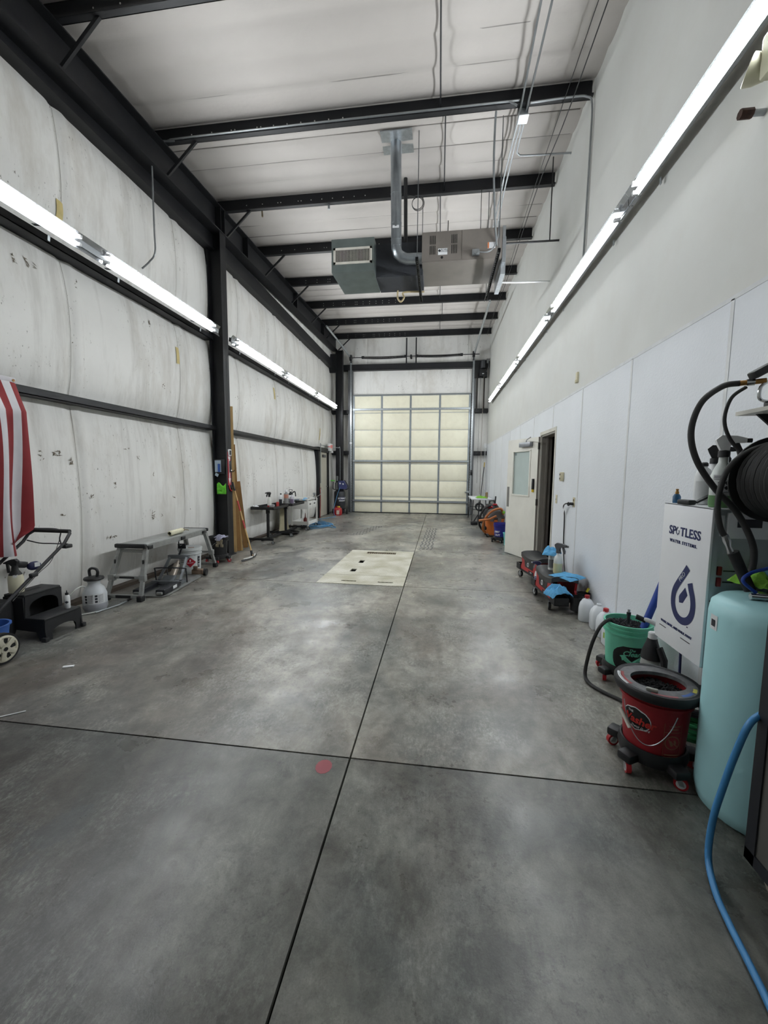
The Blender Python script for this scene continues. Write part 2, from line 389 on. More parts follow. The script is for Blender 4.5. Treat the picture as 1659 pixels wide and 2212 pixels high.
mp = N.new('ShaderNodeMapping'); mp.inputs['Rotation'].default_value = (0, 0, R(45)); mp.inputs['Scale'].default_value = (1, 1, 1); L.new(geo.outputs['Position'], mp.inputs['Vector'])
ck = N.new('ShaderNodeTexVoronoi'); ck.inputs['Scale'].default_value = 26; ck.inputs['Randomness'].default_value = 0.12; L.new(mp.outputs[0], ck.inputs['Vector'])
r2 = N.new('ShaderNodeValToRGB'); r2.color_ramp.elements[0].position = 0.25; r2.color_ramp.elements[1].position = 0.5; r2.color_ramp.elements[0].color = (1, 1, 1, 1); r2.color_ramp.elements[1].color = (0.80, 0.79, 0.76, 1); L.new(ck.outputs['Distance'], r2.inputs['Fac'])
mx = N.new('ShaderNodeMixRGB'); mx.blend_type = 'MULTIPLY'; mx.inputs[0].default_value = 1; L.new(r.outputs[0], mx.inputs[1]); L.new(r2.outputs[0], mx.inputs[2]); L.new(mx.outputs[0], p.inputs['Base Color'])
bp = N.new('ShaderNodeBump'); bp.inputs['Strength'].default_value = 0.5; bp.inputs['Distance'].default_value = 0.003; bp.invert = True; L.new(ck.outputs['Distance'], bp.inputs['Height']); L.new(bp.outputs[0], p.inputs['Normal'])
p.inputs['Roughness'].default_value = 0.55; PLATE = m
pr = thing('steel_floor_plate', 'pale worn tread plate let into the concrete floor, with dark slots', 'floor plate', (0, 0, 0))
b = B(); holed(b, PLX0, PLX1, 5.635, PLY1, -0.012, 0.004, [(-1.30, -1.215, 6.42, 6.62), (-1.31, -1.225, 5.83, 6.0)][:2] + [(-1.30, -0.76, 7.20, 7.36)])
part('plate', b, PLATE, pr)
b = B(); holed(b, PLX0, PLX1, PLY0, 5.627, -0.012, 0.004, [(-1.31, -1.10, 5.285, 5.325), (-0.80, -0.59, 5.285, 5.325)])
part('plate', b, PLATE, pr)
b = B()
for k in range(14): b.bb((-1.30+k*0.54/14, 7.20, -0.012), (-1.30+k*0.54/14+0.02, 7.36, 0.0))
part('grille', b, M('rusty_grille', (96, 84, 64), 0.8, 0.1, 0.3, 30), pr, 'rusty slotted grille')
# marks on the concrete
def decal(name, poly, mat, z=0.0006):
    b = B(); b.prism(poly, 0.0, z); return part(name, b, mat, floor)
decal('paint_spot', [(-0.549+0.042*cos(t*0.52), 1.85+0.05*sin(t*0.52)) for t in range(12)], M('red_paint_spot', (150, 78, 84), 0.6))
TYRE = M('tyre_rubber_mark', (84, 84, 84), 0.8)
def tyre(x0, y0, x1, y1, w, rows):
    for k in range(rows):
        b = B(); o = (k/(rows-1)-0.5)*w
        pts = []
        for t in range(15):
            u = t/14; x = x0+(x1-x0)*u+o+0.018*(1 if t % 2 else -1); y = y0+(y1-y0)*u; pts.append((x, y))
        th = w/rows*0.23
        poly = [(x-th, y) for x, y in pts]+[(x+th, y) for x, y in pts[::-1]]
        n = len(pts)
        for t in range(n-1): b.add([(pts[t][0]-th, pts[t][1], .0005), (pts[t][0]+th, pts[t][1], .0005), (pts[t+1][0]+th, pts[t+1][1], .0005), (pts[t+1][0]-th, pts[t+1][1], .0005)], [(0, 1, 2, 3)])
        part('tyre_mark', b.mesh('tyre_mark', TYRE, False), TYRE, floor)
tyre(-0.235, 7.75, -0.16, 10.9, 0.22, 4); tyre(-1.95, 9.3, -1.65, 11.0, 0.22, 4)
# ------------------------------------------------------------------ ceiling: quilted insulation on purlins
def ceil_fn(u, v):
    x = XL-0.1+(XR+0.2-XL)*u; y = YB-0.1+(YF+0.2-YB)*v
    q = ((y-5.31)/0.38) % 1.0; s = (sin(pi*q))**0.55
    w = ((y-5.31)/1.52) % 1.0
    z = roof(y)-0.045*s-0.02*sin(pi*w)+0.006*mnoise.noise((x*0.9, y*1.7, 3.1))
    return (x, y, z+0.02)
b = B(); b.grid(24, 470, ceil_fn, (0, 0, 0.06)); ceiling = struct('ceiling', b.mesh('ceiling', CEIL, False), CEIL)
ceiling['kind'] = 'structure'
CREASE = M('seam_crease', (196, 192, 186), 0.8); QSEAM = M('quilt_crease', (132, 128, 124), 0.8)
for k in range(-20, 26):
    y = 5.31+0.38*k
    if not (0.5 < y < 14.7) or k % 4 == 0: continue
    b = B(); b.tube([(XL+0.05+(XR-XL-0.08)*i/12, y+0.008*mnoise.noise((i*0.7, k, 2)), roof(y)+0.012-0.02*sin(pi*(k % 4)/4)) for i in range(13)], 0.007, n=4); part('quilt_seam', b, QSEAM, ceiling)
HOLE = M('punched_hole', (205, 203, 198), 0.8)
for k, y in enumerate(PUR):
    zt = roof(y)-0.004; b = B()
    b.bb((XL-0.05, y-0.004, zt-0.2), (XR-0.02, y+0.004, zt))                      # web
    b.bb((XL-0.05, y-0.064, zt-0.2), (XR-0.02, y+0.004, zt-0.192)); b.bb((XL-0.05, y-0.004, zt-0.006), (XR-0.02, y+0.064, zt))
    b.bb((XL-0.05, y-0.066, zt-0.2), (XR-0.02, y-0.060, zt-0.178))                 # lip
    pu = part('purlin', b, STEEL, ceiling, 'black steel roof purlin')
    if y > 3:
        b = B()
        for xx in [-3.3, -3.02, -2.75, -2.70, -2.40, -2.35, -2.18, -2.0, -1.82, -1.64, -1.46, -1.28]:
            for zz in ((-0.07, -0.13) if k > 7 else (-0.10,)):
                b.ring((xx, y-0.0075, zt+zz), (xx, y-0.004, zt+zz), 0.008, n=8)
        part('punched_holes', b, HOLE, pu, kind='stuff')
# sag rods and rods between purlins
for k in range(4, len(PUR)-1):
    y0, y1 = PUR[k], PUR[k+1]; xo = -0.05+(0.03 if k % 2 else -0.03)
    b = B(); b.ring((xo, y0, roof(y0)-0.06), (xo, y1, roof(y1)-0.13), 0.009, n=8); part('sag_rod', b, STEEL, ceiling)
b = B(); b.ring((-0.05, YB, roof(YB)-0.1), (-0.05, PUR[4], roof(PUR[4])-0.1), 0.009, n=8); part('sag_rod', b, STEEL, ceiling)
# ------------------------------------------------------------------ left wall
GZ = [0.03, 2.26, 3.735, 5.31, 6.1]
SEAM = [3.95+1.83*k for k in range(-3, 7)]
def bulge(z, amp=0.11):
    for a, c in zip(GZ[:-1], GZ[1:]):
        if a <= z <= c: return amp*(sin(pi*(z-a)/(c-a)))**0.6*(1 if a > 1 else 0.9)
    return 0.0
def left_fn(u, v):
    y = YB-0.1+(YF+0.1-YB)*u; z = 6.42*v
    x = XL+bulge(z)
    d = min(abs(y-s) for s in SEAM); sg = min(SEAM, key=lambda s: abs(y-s))
    x -= 0.022*math.exp(-(d/0.04)**2)
    x += 0.014*math.exp(-((y-sg-0.10)/0.05)**2)
    x += 0.012*mnoise.noise((y*1.3, z*0.35, 1.7))+0.004*mnoise.noise((y*6, z*1.5, 5.0))
    if z < 0.12: x -= 0.03*(0.12-z)/0.12
    return (x, y, z)
b = B(); b.grid(620, 90, left_fn); wall_left = struct('wall_left', b.mesh('wall_left', LINER, False), LINER)
for sy in SEAM:
    if sy < 2 or sy > 14: continue
    for z0, z1 in ((0.08, 2.16), (2.30, 3.66), (3.9, 5.14)):
        b = B(); pts = []
        for i in range(15):
            z = z0+(z1-z0)*i/14; y = sy+0.03*mnoise.noise((sy, z*1.2, 4)); pts.append((left_fn((y-YB+0.1)/(YF+0.2-YB), z/6.42)[0]+0.001, y, z))
        b.tube(pts, 0.003, n=4); part('seam_crease', b, CREASE, wall_left)
def girt(parent, z, y0, y1, deep=0.17, drop=0.075):
    b = B(); xi = -3.83
    b.bb((XL-0.05, y0, z), (xi, y1, z+0.008)); b.bb((xi-0.008, y0, z-0.0), (xi, y1, z+drop)); b.bb((xi-0.03, y0, z+drop-0.006), (xi, y1, z+drop))
    return part('girt', b, STEEL, parent, 'black steel wall girt')
for z in (2.19, 3.69):
    girt(wall_left, z, YB, 6.58); girt(wall_left, z, 6.74, 12.7 if z < 3 else 14.28)
b = B(); b.bb((-4.0, YB, 5.17), (-3.83, 14.3, 5.44)); b.bb((-3.87, YB, 5.15), (-3.80, 14.3, 5.19)); part('girt', b, STEEL, wall_left, 'deep black steel girt under the rafter')
for y in (1.2,):
    pass
# rafter: I-beam following the roof slope
def sloped(b, x0, x1, y0, y1, za, zb):
    """bar along y whose bottom/top keep za/zb below the roof line"""
    vs = [(x, y, roof(y)+z) for x in (x0, x1) for y in (y0, y1) for z in (za, zb)]
    b.add(vs, [(0,1,3,2), (4,6,7,5), (0,4,5,1), (2,3,7,6), (0,2,6,4), (1,5,7,3)])
b = B(); sloped(b, -3.86, -3.64, YB, 14.45, -0.222, -0.208); sloped(b, -3.755, -3.745, YB, 14.45, -0.6, -0.208); sloped(b, -3.86, -3.64, YB, 14.45, -0.615, -0.598)
for y in (3.0, 6.6, 6.72, 7.55, 10.2, 12.6): sloped(b, -3.855, -3.645, y, y+0.012, -0.6, -0.21)
part('rafter', b, STEEL, wall_left, 'black steel rafter beam under the roof')
for y in PUR[4:]:
    if y < 3: continue
    b = B(); b.tube([(-3.65, y-0.02, roof(y)-0.58), (-3.23, y-0.02, roof(y)-0.20)], 0.022, n=4); part('flange_brace', b, STEEL, wall_left)
def h_column(name, x0, x1, y0, y1, z1, parent, base=True):
    b = B(); t = 0.012; ym = (y0+y1)/2
    b.bb((x1-t, y0, 0), (x1, y1, z1)); b.bb((x0, y0, 0), (x0+t, y1, z1)); b.bb((x0, ym-0.005, 0), (x1, ym+0.005, z1))
    if base: b.bb((x0-0.03, y0-0.03, 0), (x1+0.03, y1+0.03, 0.018))
    return part(name, b, STEEL, parent, 'black steel column')
col1 = h_column('steel_column', -3.90, -3.655, 6.57, 6.75, roof(6.66)-0.61, wall_left)
b = B(); b.bb((-4.1, 6.60, 4.92), (-3.90, 6.61, 5.5)); part('gusset_plate', b, STEEL, wall_left)
col2 = h_column('steel_column', -3.72, -3.47, 14.28, 14.46, roof(14.4)-0.6, wall_left)
b = B(); b.bb((-4.1, 14.3, 5.0), (-3.72, 14.31, 5.65)); part('gusset_plate', b, STEEL, wall_left)
for n_, (y0, y1) in enumerate(((YB, 6.5), (6.8, 12.65))):
    b = B(); b.bb((XL-0.02, y0, 0), (-3.93, y1, 0.045)); o = struct('baseboard_left' if n_ == 0 else 'baseboard_left', b, M('base_angle', (70, 60, 52), 0.7, 0, 0.25, 6))
TAPE = M('yellow_tape', (206, 188, 128), 0.5, 0, 0.1, 12)
for px, py, w, h in ((132, 455, 0.085, 0.19), (384, 768, 0.07, 0.24), (593, 850, 0.075, 0.27), (691, 938, 0.08, 0.38)):
    q = atx(px, py, XL+0.11); b = B(); 
    b.grid(2, 6, lambda u, v: (left_fn((q.y+(u-0.5)*w-YB+0.1)/(YF+0.2-YB), (q.z+(v-0.5)*h)/6.42)[0]+0.008, q.y+(u-0.5)*w+0.01*sin(v*3), q.z+(v-0.5)*h))
    part('tape_patch', b.mesh('tape_patch', TAPE, False), TAPE, wall_left, 'strip of yellow tape')
# torn holes and scuffs in the facing: small ragged dark flecks
TEAR = M('torn_facing', (104, 94, 80), 0.9, 0, 0.3, 40)
def tear(px, py, w, h, n=5):
    q = atx(px, py, XL+0.10); b = B()
    for k in range(n):
        yy = q.y+random.uniform(-w, w)/2; zz = q.z+random.uniform(-h, h)/2; a = random.uniform(0, pi); l = random.uniform(0.010, 0.035); t = random.uniform(0.0025, 0.006)
        fx = lambda y, z: left_fn((y-YB+0.1)/(YF+0.2-YB), max(0, z)/6.42)[0]+0.006
        pts = [(l*cos(a), l*sin(a)), (-t*sin(a), t*cos(a)), (-l*cos(a)*0.8, -l*sin(a)*0.8), (t*sin(a), -t*cos(a))]
        b.add([(fx(yy+p_[0], zz+p_[1]), yy+p_[0], zz+p_[1]) for p_ in pts], [(0, 1, 2, 3)])
    part('tear', b.mesh('tear', TEAR, False), TEAR, wall_left)
for t_ in ((32, 555, .03, .1, 9), (60, 565, .03, .08, 7), (78, 575, .03, .05, 4), (165, 610, .05, .12, 10), (125, 980, .08, .05, 12), (155, 998, .03, .06, 7), (248, 1045, .03, .1, 6), (195, 1073, .05, .03, 4), (332, 1112, .05, .12, 18), (332, 1027, .02, .06, 4), (275, 970, .1, .02, 6), (325, 700, .03, .1, 9), (160, 745, .03, .1, 5), (300, 990, .05, .05, 5), (375, 1072, .05, .05, 5), (240, 1160, .25, .02, 8), (200, 1180, .02, .04, 3), (90, 985, .05, .1, 6), (137, 1112, .03, .03, 3), (350, 1115, .02, .05, 3), (410, 1100, .03, .04, 3), (640, 1010, .5, .35, 40), (620, 1040, .4, .5, 36), (545, 1035, .5, .3, 22), (570, 1000, .35, .25, 14), (665, 985, .4, .4, 26), (600, 870, .3, .4, 10), (625, 870, .15, .3, 10), (512, 860, .2, .1, 5), (350, 835, .4, .1, 6)): tear(*t_)
# ------------------------------------------------------------------ far wall
def far_fn(u, v):
    x = XL-0.1+(XR+0.15-XL)*u; z = 6.5*v
    y = YF
    for a, c in zip([0, 2.24, 3.72, 5.27, 6.4][:-1], [2.24, 3.72, 5.27, 6.4]):
        if a <= z <= c: y -= 0.06*(sin(pi*(z-a)/(c-a)))**0.7
    y += 0.03*math.exp(-(((x+0.9) % 1.83-0.0)/0.05)**2)+0.01*mnoise.noise((x*2.5, z*0.6, 9.0))
    return (x, y, z)
b = B(); b.grid(160, 70, far_fn); wall_far = struct('wall_far', b.mesh('wall_far', LINER, False), LINER)
def fgirt(x0, x1, z0, z1, y0=14.70):
    b = B(); b.bb((x0, y0, z0), (x1, y0+0.012, z1)); b.bb((x0, y0, z0), (x1, 14.9, z0+0.01)); part('girt', b, STEEL, wall_far, 'black steel wall girt')
fgirt(-4.0, XR-0.01, 5.17, 5.37)
for z in (2.14, 3.62): fgirt(-4.0, -3.33, z, z+0.14); fgirt(1.18, XR-0.01, z, z+0.14)
for x0, x1 in ((-3.36, -3.20), (1.07, 1.20)):
    b = B(); b.bb((x0, 14.72, 0), (x1, 14.9, 5.2)); part('door_jamb', b, M('jamb_grey', (104, 106, 108), 0.5, 0.2), wall_far, 'grey steel door jamb')
for x in (-1.24, -0.90):
    b = B(); b.bb((x-0.022, 14.66, 5.37), (x+0.022, 14.72, roof(14.4)-0.15)); part('spring_post', b, STEEL, wall_far)
# ------------------------------------------------------------------ sectional overhead door
HDW = M('hinge_steel', (120, 126, 128), 0.45, 0.5, 0.15, 30); STILE = M('stile_galv', (140, 147, 151), 0.42, 0.55, 0.1, 8)
door1 = link(bpy.data.objects.new('door_1', None)); door1.location = (-1.07, DOOR_Y, 0); door1['kind'] = 'structure'
DW, DH, NS = 4.24, 4.27, 7; sh = DH/NS
def_pan = None
pw = (DW-5*0.066)/4
b = B(); b.bb((-DW/2, 0.012, 0.002), (DW/2, 0.045, sh-0.004)); me_sec = b.mesh('section', CREAM)
b = B(); b.bb((-pw/2, -0.002, 0.028), (pw/2, 0.013, sh-0.02), 0.006); me_pan = b.mesh('panel', CREAM)
b = B(); b.bb((-0.031, -0.006, 0.004), (0.031, 0.016, sh-0.006)); b.bb((-0.026, -0.018, sh-0.05), (0.026, 0, sh+0.03), 0.004); me_sti = b.mesh('stile', STILE)
b = B(); b.bb((-DW/2, -0.004, sh-0.030), (DW/2, 0.014, sh-0.006)); me_rl = b.mesh('section_rail', M('rail_pale', (196, 196, 186), 0.5, 0.1))
for k in range(NS):
    s_ = part('section', me_sec, CREAM, door1, loc=(0, 0, k*sh))
    for i in range(4): part('panel', me_pan, CREAM, s_, loc=(-DW/2+0.066+pw/2+i*(pw+0.066), 0, 0))
    part('section_rail', me_rl, MATS['rail_pale'], s_)
    for i in range(5): part('stile', me_sti, STILE, s_, loc=(-DW/2+0.033+i*(pw+0.066), 0, 0))
for z in (0.45, 1.915, 3.775):
    b = B(); b.bb((-DW/2, -0.055, z-0.035), (DW/2, -0.05, z+0.035)); b.bb((-DW/2, -0.055, z+0.03), (DW/2, 0.0, z+0.035)); b.bb((-DW/2, -0.055, z-0.035), (DW/2, 0.0, z-0.03)); part('strut', b, GALV, door1, 'galvanised strut across the door')
b = B(); b.bb((-DW/2, -0.01, 0.0), (DW/2, 0.04, 0.028)); part('bottom_seal', b, DARK, door1)
b = B(); b.bb((-DW/2-0.05, -0.03, DH), (DW/2+0.05, 0.02, DH+0.035)); part('top_rail', b, M('rail_grey', (118, 122, 124), 0.5, 0.4), door1)
for sx in (-1, 1):
    x = sx*(DW/2+0.06); b = B()
    b.bb((x-0.028, -0.07, 0.02), (x+0.028, -0.064, 5.45)); b.bb((x+sx*0.026, -0.07, 0.02), (x+sx*0.03, 0.0, 5.45)); b.bb((x-sx*0.03, -0.07, 0.02), (x-sx*0.026, -0.045, 5.45))
    yy = [(x, -0.05, 5.45), (x, -0.12, 5.6), (x, -0.4, 5.72)] if False else None
    y0 = -0.06; L0 = 4.4 if sx > 0 else 3.2
    b.tube([(x, y0, 5.40), (x, y0-0.04, 5.52), (x, y0-0.18, 5.60), (x, y0-L0*0.5, 5.62), (x, y0-L0, 5.60)], 0.03, n=6)
    part('track', b, GALV, door1, 'galvanised door track')
    b = B(); z = 0.1
    for q in range(44): b.bb((x-sx*0.035, -0.075, 0.12+q*0.09), (x-sx*0.020, -0.068, 0.15+q*0.09))
    part('track_slots', b, M('slot_pale', (210, 212, 212), 0.6), door1, kind='stuff')
b = B(); b.ring((-2.15, -0.2, 5.57), (2.35, -0.2, 5.57), 0.0135, n=10); part('shaft', b, STEEL, door1)
for x0, x1, s0 in ((-1.72, -0.2, 1), (0.2, 1.75, -1)):
    b = B(); pts = []; n_ = 420
    for t in range(n_+1):
        u = t/n_; a = u*2*pi*42; sag = -0.05*sin(pi*u)
        pts.append((x0+(x1-x0)*u, -0.2+0.042*cos(a), 5.57+sag*0.6+0.042*sin(a)))
    b.tube(pts, 0.011, n=5); part('torsion_spring', b, M('spring_black', (34, 34, 36), 0.5, 0.3), door1, 'black coiled torsion spring')
    for xx in (x0, x1):
        b = B(); b.ring((xx-0.04, -0.2, 5.57), (xx+0.04, -0.2, 5.57), 0.048, n=14); part('spring_cone', b, STEEL, door1)
for sx in (-1, 1):
    b = B(); b.ring((sx*2.16-0.04, -0.2, 5.57), (sx*2.16+0.04, -0.2, 5.57), 0.1, n=18); b.bb((sx*2.16-0.01, -0.2, 5.4), (sx*2.16+0.01, 0.0, 5.62)); part('cable_drum', b, STEEL, door1)
b = B(); b.bb((-0.03, -0.21, 5.52), (0.03, 0.0, 5.62)); part('center_bearing', b, STEEL, door1)
for sx in (-1,):
    b = B(); b.bb((sx*(DW/2+0.06)-0.04, -0.09, 2.52), (sx*(DW/2+0.06)+0.04, -0.05, 2.6), 0.006); part('photo_eye', b, TRIMW, door1)
b = B(); b.box((DW/2-0.05, -0.03, 0.82), (0.16, 0.02, 0.03)); b.box((DW/2-0.02, -0.03, 0.82), (0.08, 0.03, 0.08), None, 0.006); part('slide_lock', b, GALV, door1)
# ------------------------------------------------------------------ right wall with its doorway
OY0, OY1, OZ = 6.155, 6.975, 2.12
b = B(); T_ = 0.16
b.bb((XR, YB-0.1, 0), (XR+T_, OY0, 6.6)); b.bb((XR, OY1, 0), (XR+T_, YF+0.1, 6.6)); b.bb((XR, OY0, OZ), (XR+T_, OY1, 6.6))
wall_right = struct('wall_right', b, PAINT)
PZ = 2.5; px_ = XR-0.004
ys = [2.66+1.22*k for k in range(-5, 11)]
for k in range(len(ys)-1):
    y0, y1 = ys[k]+0.004, min(ys[k+1]-0.004, YF); b = B()
    segs = [(y0, y1, 0.0, PZ)]
    if y0 < OY1 and y1 > OY0:
        segs = []
        if y0 < OY0-0.05: segs.append((y0, OY0-0.05, 0, PZ))
        if y1 > OY1+0.05: segs.append((OY1+0.05, y1, 0, PZ))
        segs.append((max(y0, OY0-0.05), min(y1, OY1+0.05), OZ+0.05, PZ))
    for s_ in segs: b.bb((px_, s_[0], s_[2]), (XR, s_[1], s_[3]))
    part('panel', b, FRP, wall_right)
    if k: 
        b = B(); b.bb((px_-0.003, ys[k]-0.014, (OZ+0.05 if OY0-0.05 < ys[k] < OY1+0.05 else 0)), (XR, ys[k]+0.014, PZ)); part('seam_trim', b, TRIMW, wall_right)
b = B(); b.bb((px_-0.003, YB, PZ-0.008), (XR, YF-0.1, PZ+0.018)); part('cap_trim', b, TRIMW, wall_right)
FRAME = M('door_frame_paint', (214, 212, 202), 0.5, 0, 0.05, 6, 0, dirt=(150, 146, 136), dirt_amt=0.3)
GREYF = M('door_jamb_taupe', (150, 145, 138), 0.5, 0, 0.08, 8, 0, dirt=(110, 104, 96), dirt_amt=0.4)
b = B()
for y0, y1, z0, z1 in ((OY0-0.05, OY0, 0, OZ+0.05), (OY1, OY1+0.05, 0, OZ+0.05), (OY0, OY1, OZ, OZ+0.05)): b.bb((XR-0.014, y0, z0), (XR+0.002, y1, z1))
struct('trim_1', b, FRAME)
b = B()
b.bb((XR+0.0, OY1-0.035, 0), (XR+T_, OY1, OZ)); b.bb((XR+0.07, OY1-0.055, 0), (XR+0.10, OY1-0.035, OZ)); b.bb((XR, OY0, 0), (XR+T_, OY0+0.02, OZ)); b.bb((XR, OY0, OZ-0.03), (XR+T_, OY1, OZ))
struct('trim_2', b, GREYF)
# dim store room behind the doorway
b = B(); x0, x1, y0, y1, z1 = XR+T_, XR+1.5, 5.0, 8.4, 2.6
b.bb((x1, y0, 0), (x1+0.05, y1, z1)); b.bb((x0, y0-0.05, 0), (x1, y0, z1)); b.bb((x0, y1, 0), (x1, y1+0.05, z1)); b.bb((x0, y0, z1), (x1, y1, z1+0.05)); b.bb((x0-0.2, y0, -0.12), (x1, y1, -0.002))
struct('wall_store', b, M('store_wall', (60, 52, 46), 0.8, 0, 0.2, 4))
sh_ = thing('storage_shelf', 'dark shelf with a black case inside the dim doorway', 'shelf', (XR+1.0, 7.2, 0))
for z in (0.62, 1.25):
    b = B(); b.bb((-0.4, -0.7, z), (0.4, 0.7, z+0.03)); part('shelf_board', b, M('shelf_brown', (92, 76, 62), 0.7), sh_)
for sx in (-0.38, 0.38):
    for sy in (-0.68, 0.68):
        b = B(); b.bb((sx-0.02, sy-0.02, 0), (sx+0.02, sy+0.02, 1.28)); part('post', b, STEEL, sh_)
solo('equipment_case', B().box((0, 0, 0.14), (0.34, 0.6, 0.28), None, 0.02).box((0, 0, 0.30), (0.05, 0.22, 0.04), None, 0.01), M('case_black', (26, 26, 28), 0.6), 'black case on the shelf inside the dim doorway', 'case', (XR+0.95, 7.0, 0.65))
# back wall behind the camera
b = B(); b.bb((XL-0.1, YB-0.12, 0), (XR+T_, YB, 6.4)); struct('wall_back', b, PAINT)
# ------------------------------------------------------------------ fluorescent strip fixtures
TUBE = bpy.data.materials.new('tube_glow'); TUBE.use_nodes = True
nt = TUBE.node_tree; nt.nodes.clear(); em = nt.nodes.new('ShaderNodeEmission'); em.inputs[0].default_value = (0.93, 0.97, 1.0, 1); em.inputs[1].default_value = TUBE_POWER
ou = nt.nodes.new('ShaderNodeOutputMaterial'); nt.links.new(em.outputs[0], ou.inputs[0])
HOUS = M('fixture_reflector', (168, 171, 174), 0.22, 0.92, 0.05, 10)
FL = 2.43
b = B(); b.prism([(0, -0.034), (0.045, -0.030), (0.045, 0.030), (0, 0.034)], -FL/2, FL/2, 1); me_h = b.mesh('housing', HOUS)
me_w = []
for s_ in (-1, 1):
    b = B(); b.prism([(0.030, s_*0.032), (0.034, s_*0.036), (0.066, s_*0.080), (0.070, s_*0.078), (0.040, s_*0.031)], -FL/2, FL/2, 1); me_w.append(b.mesh('reflector_wing', HOUS))
b = B(); b.ring((0, -FL/2+0.19, 0), (0, FL/2-0.19, 0), 0.0155, n=10); me_t = b.mesh('tube', TUBE)
b = B(); b.box((0.03, 0, 0), (0.075, 0.03, 0.03), None, 0.004); me_l = b.mesh('lampholder', TRIMW)
b = B(); b.bb((0.0, -0.012, -0.14), (0.004, 0.012, -0.09)); me_c = b.mesh('clip', GALV)
b = B(); b.bb((-0.175, -0.015, -0.012), (0.002, 0.015, -0.004)); me_a = b.mesh('mounting_arm', GALV)
def fixture(x, y, z, right, tilt, label):
    t = thing('fluorescent_light', label, 'light', (x, y, z), group='fluorescent strip lights along the walls')
    t.rotation_euler = (0, R(tilt), 0) if not right else (0, R(tilt), pi)
    part('housing', me_h, HOUS, t)
    for w_ in me_w: part('reflector_wing', w_, HOUS, t)
    for zz in (-0.037, 0.037):
        part('tube', me_t, TUBE, t, 'glowing tube', loc=(0.066, 0, zz))
        for yy in (-FL/2+0.175, FL/2-0.175): part('lampholder', me_l, TRIMW, t, loc=(0.028, yy, zz))
    for yy in (-0.8, 0.8):
        part('clip', me_c, GALV, t, loc=(0, yy, 0))
        if not right: part('mounting_arm', me_a, GALV, t, loc=(0, yy, 0))
    return t
lf = ['nearest glowing strip light on the left wall, cut by the left edge', 'glowing strip light on the left wall ending at the first black column', 'strip light on the left wall just past the first black column', 'middle strip light of the three between the two black columns', 'farthest strip light on the left wall, beside the far black column']
for k, yc in enumerate((2.735, 5.165, 8.0, 10.43, 12.86)): fixture(-3.66, yc, 3.765, False, 9, lf[k])
rf = ['nearest strip light on the right wall, running out of the top right corner', 'second strip light on the right wall, before the dark gap', 'third strip light from the camera on the right wall', 'fourth strip light from the camera on the right wall', 'farthest strip light on the right wall, near the overhead door']
for k in range(5): fixture(XR-0.04, 2.75+2.44*k, 3.84, True, 6, rf[k])
# ------------------------------------------------------------------ hung furnace with plenum and flue
FURN = M('furnace_taupe', (122, 116, 110), 0.5, 0.15, 0.06, 5); PLEN = M('plenum_sheet', (112, 122, 120), 0.4, 0.55, 0.12, 6); WRAP = M('duct_wrap_black', (44, 47, 52), 0.75, 0, 0.08, 6, 0.1, 40)
BLK = M('black_plastic', (30, 31, 33), 0.5, 0, 0.15, 20); WHT = M('white_plastic', (222, 224, 224), 0.4, 0, 0.03, 8); INK = M('ink_dark', (40, 42, 48), 0.6); PAPER = M('paper_white', (226, 228, 230), 0.6)
RED = M('red_plastic', (176, 32, 40), 0.45, 0, 0.1, 8); CHROME = M('chrome', (190, 192, 194), 0.2, 0.95, 0.08, 20); BRASS = M('brass', (150, 112, 62), 0.35, 0.8)
fx = thing('hanging_furnace', 'taupe furnace with grey plenum hung below the roof purlins', 'furnace', (0, 6.05, 0))
zb, zt = 4.47, 4.87
b = B(); b.bb((-0.31, 0, zb), (0.79, 0.76, zt)); part('casing', b, FURN, fx)
b = B(); b.bb((-0.312, -0.006, zb+0.01), (0.235, 0.0, zt-0.01)); b.bb((0.245, -0.006, zb+0.01), (0.792, 0, zt-0.01)); pn = part('access_panel', b, FURN, fx)
for x0 in (-0.20, 0.10):
    for z0 in (4.70, 4.565):
        for k in range(4): part('louvre_slot', B().bb((x0+k*0.022, -0.008, z0), (x0+k*0.022+0.010, -0.0055, z0+0.115)), DARK, pn)
st = part('sticker', B().bb((-0.085, -0.0085, 4.555), (0.045, -0.006, 4.64)), PAPER, fx)
lettering('BL NELL', 0.028, INK, st, (0.005, -0.0095, 4.622), (1, 0, 0), (0, 0, 1)); lettering('ERON CORP', 0.02, INK, st, (0.003, -0.0095, 4.598), (1, 0, 0), (0, 0, 1))
b = B(); b.box((-0.065, -0.0095, 4.61), (0.03, 0.001, 0.03), Matrix.Rotation(pi/4, 3, 'Y')); part('emblem', b, INK, st)
b = B(); b.ring((-0.03, -0.001, 4.52), (-0.03, -0.0075, 4.52), 0.018, n=14); part('knockout', b, DARK, fx)
b = B(); b.bb((0.595, -0.0085, 4.60), (0.70, -0.006, 4.68)); wl = part('warning_label', b, PAPER, fx, 'white and orange warning label')
part('stripe', B().bb((0.596, -0.0095, 4.601), (0.615, -0.0085, 4.679)), M('label_orange', (206, 120, 70), 0.5), wl)
b = B(); b.box((0.435, -0.03, 4.545), (0.10, 0.05, 0.075), None, 0.006); b.ring((0.435, -0.055, 4.54), (0.435, -0.07, 4.54), 0.03, n=14); part('junction_box', b, GALV, fx, 'galvanised switch box')
b = B(); b.tube(smooth_path([(0.48, -0.03, 4.55), (0.60, -0.04, 4.54), (0.68, -0.04, 4.60), (0.73, -0.03, 4.75), (0.74, 0.0, 4.95)]), 0.009, n=6); part('whip_conduit', b, GALV, fx)
b = B(); b.bb((-1.0, 0.19, 4.39), (-0.305, 0.70, 4.86)); part('wrapped_duct', b, WRAP, fx, 'black insulated duct')
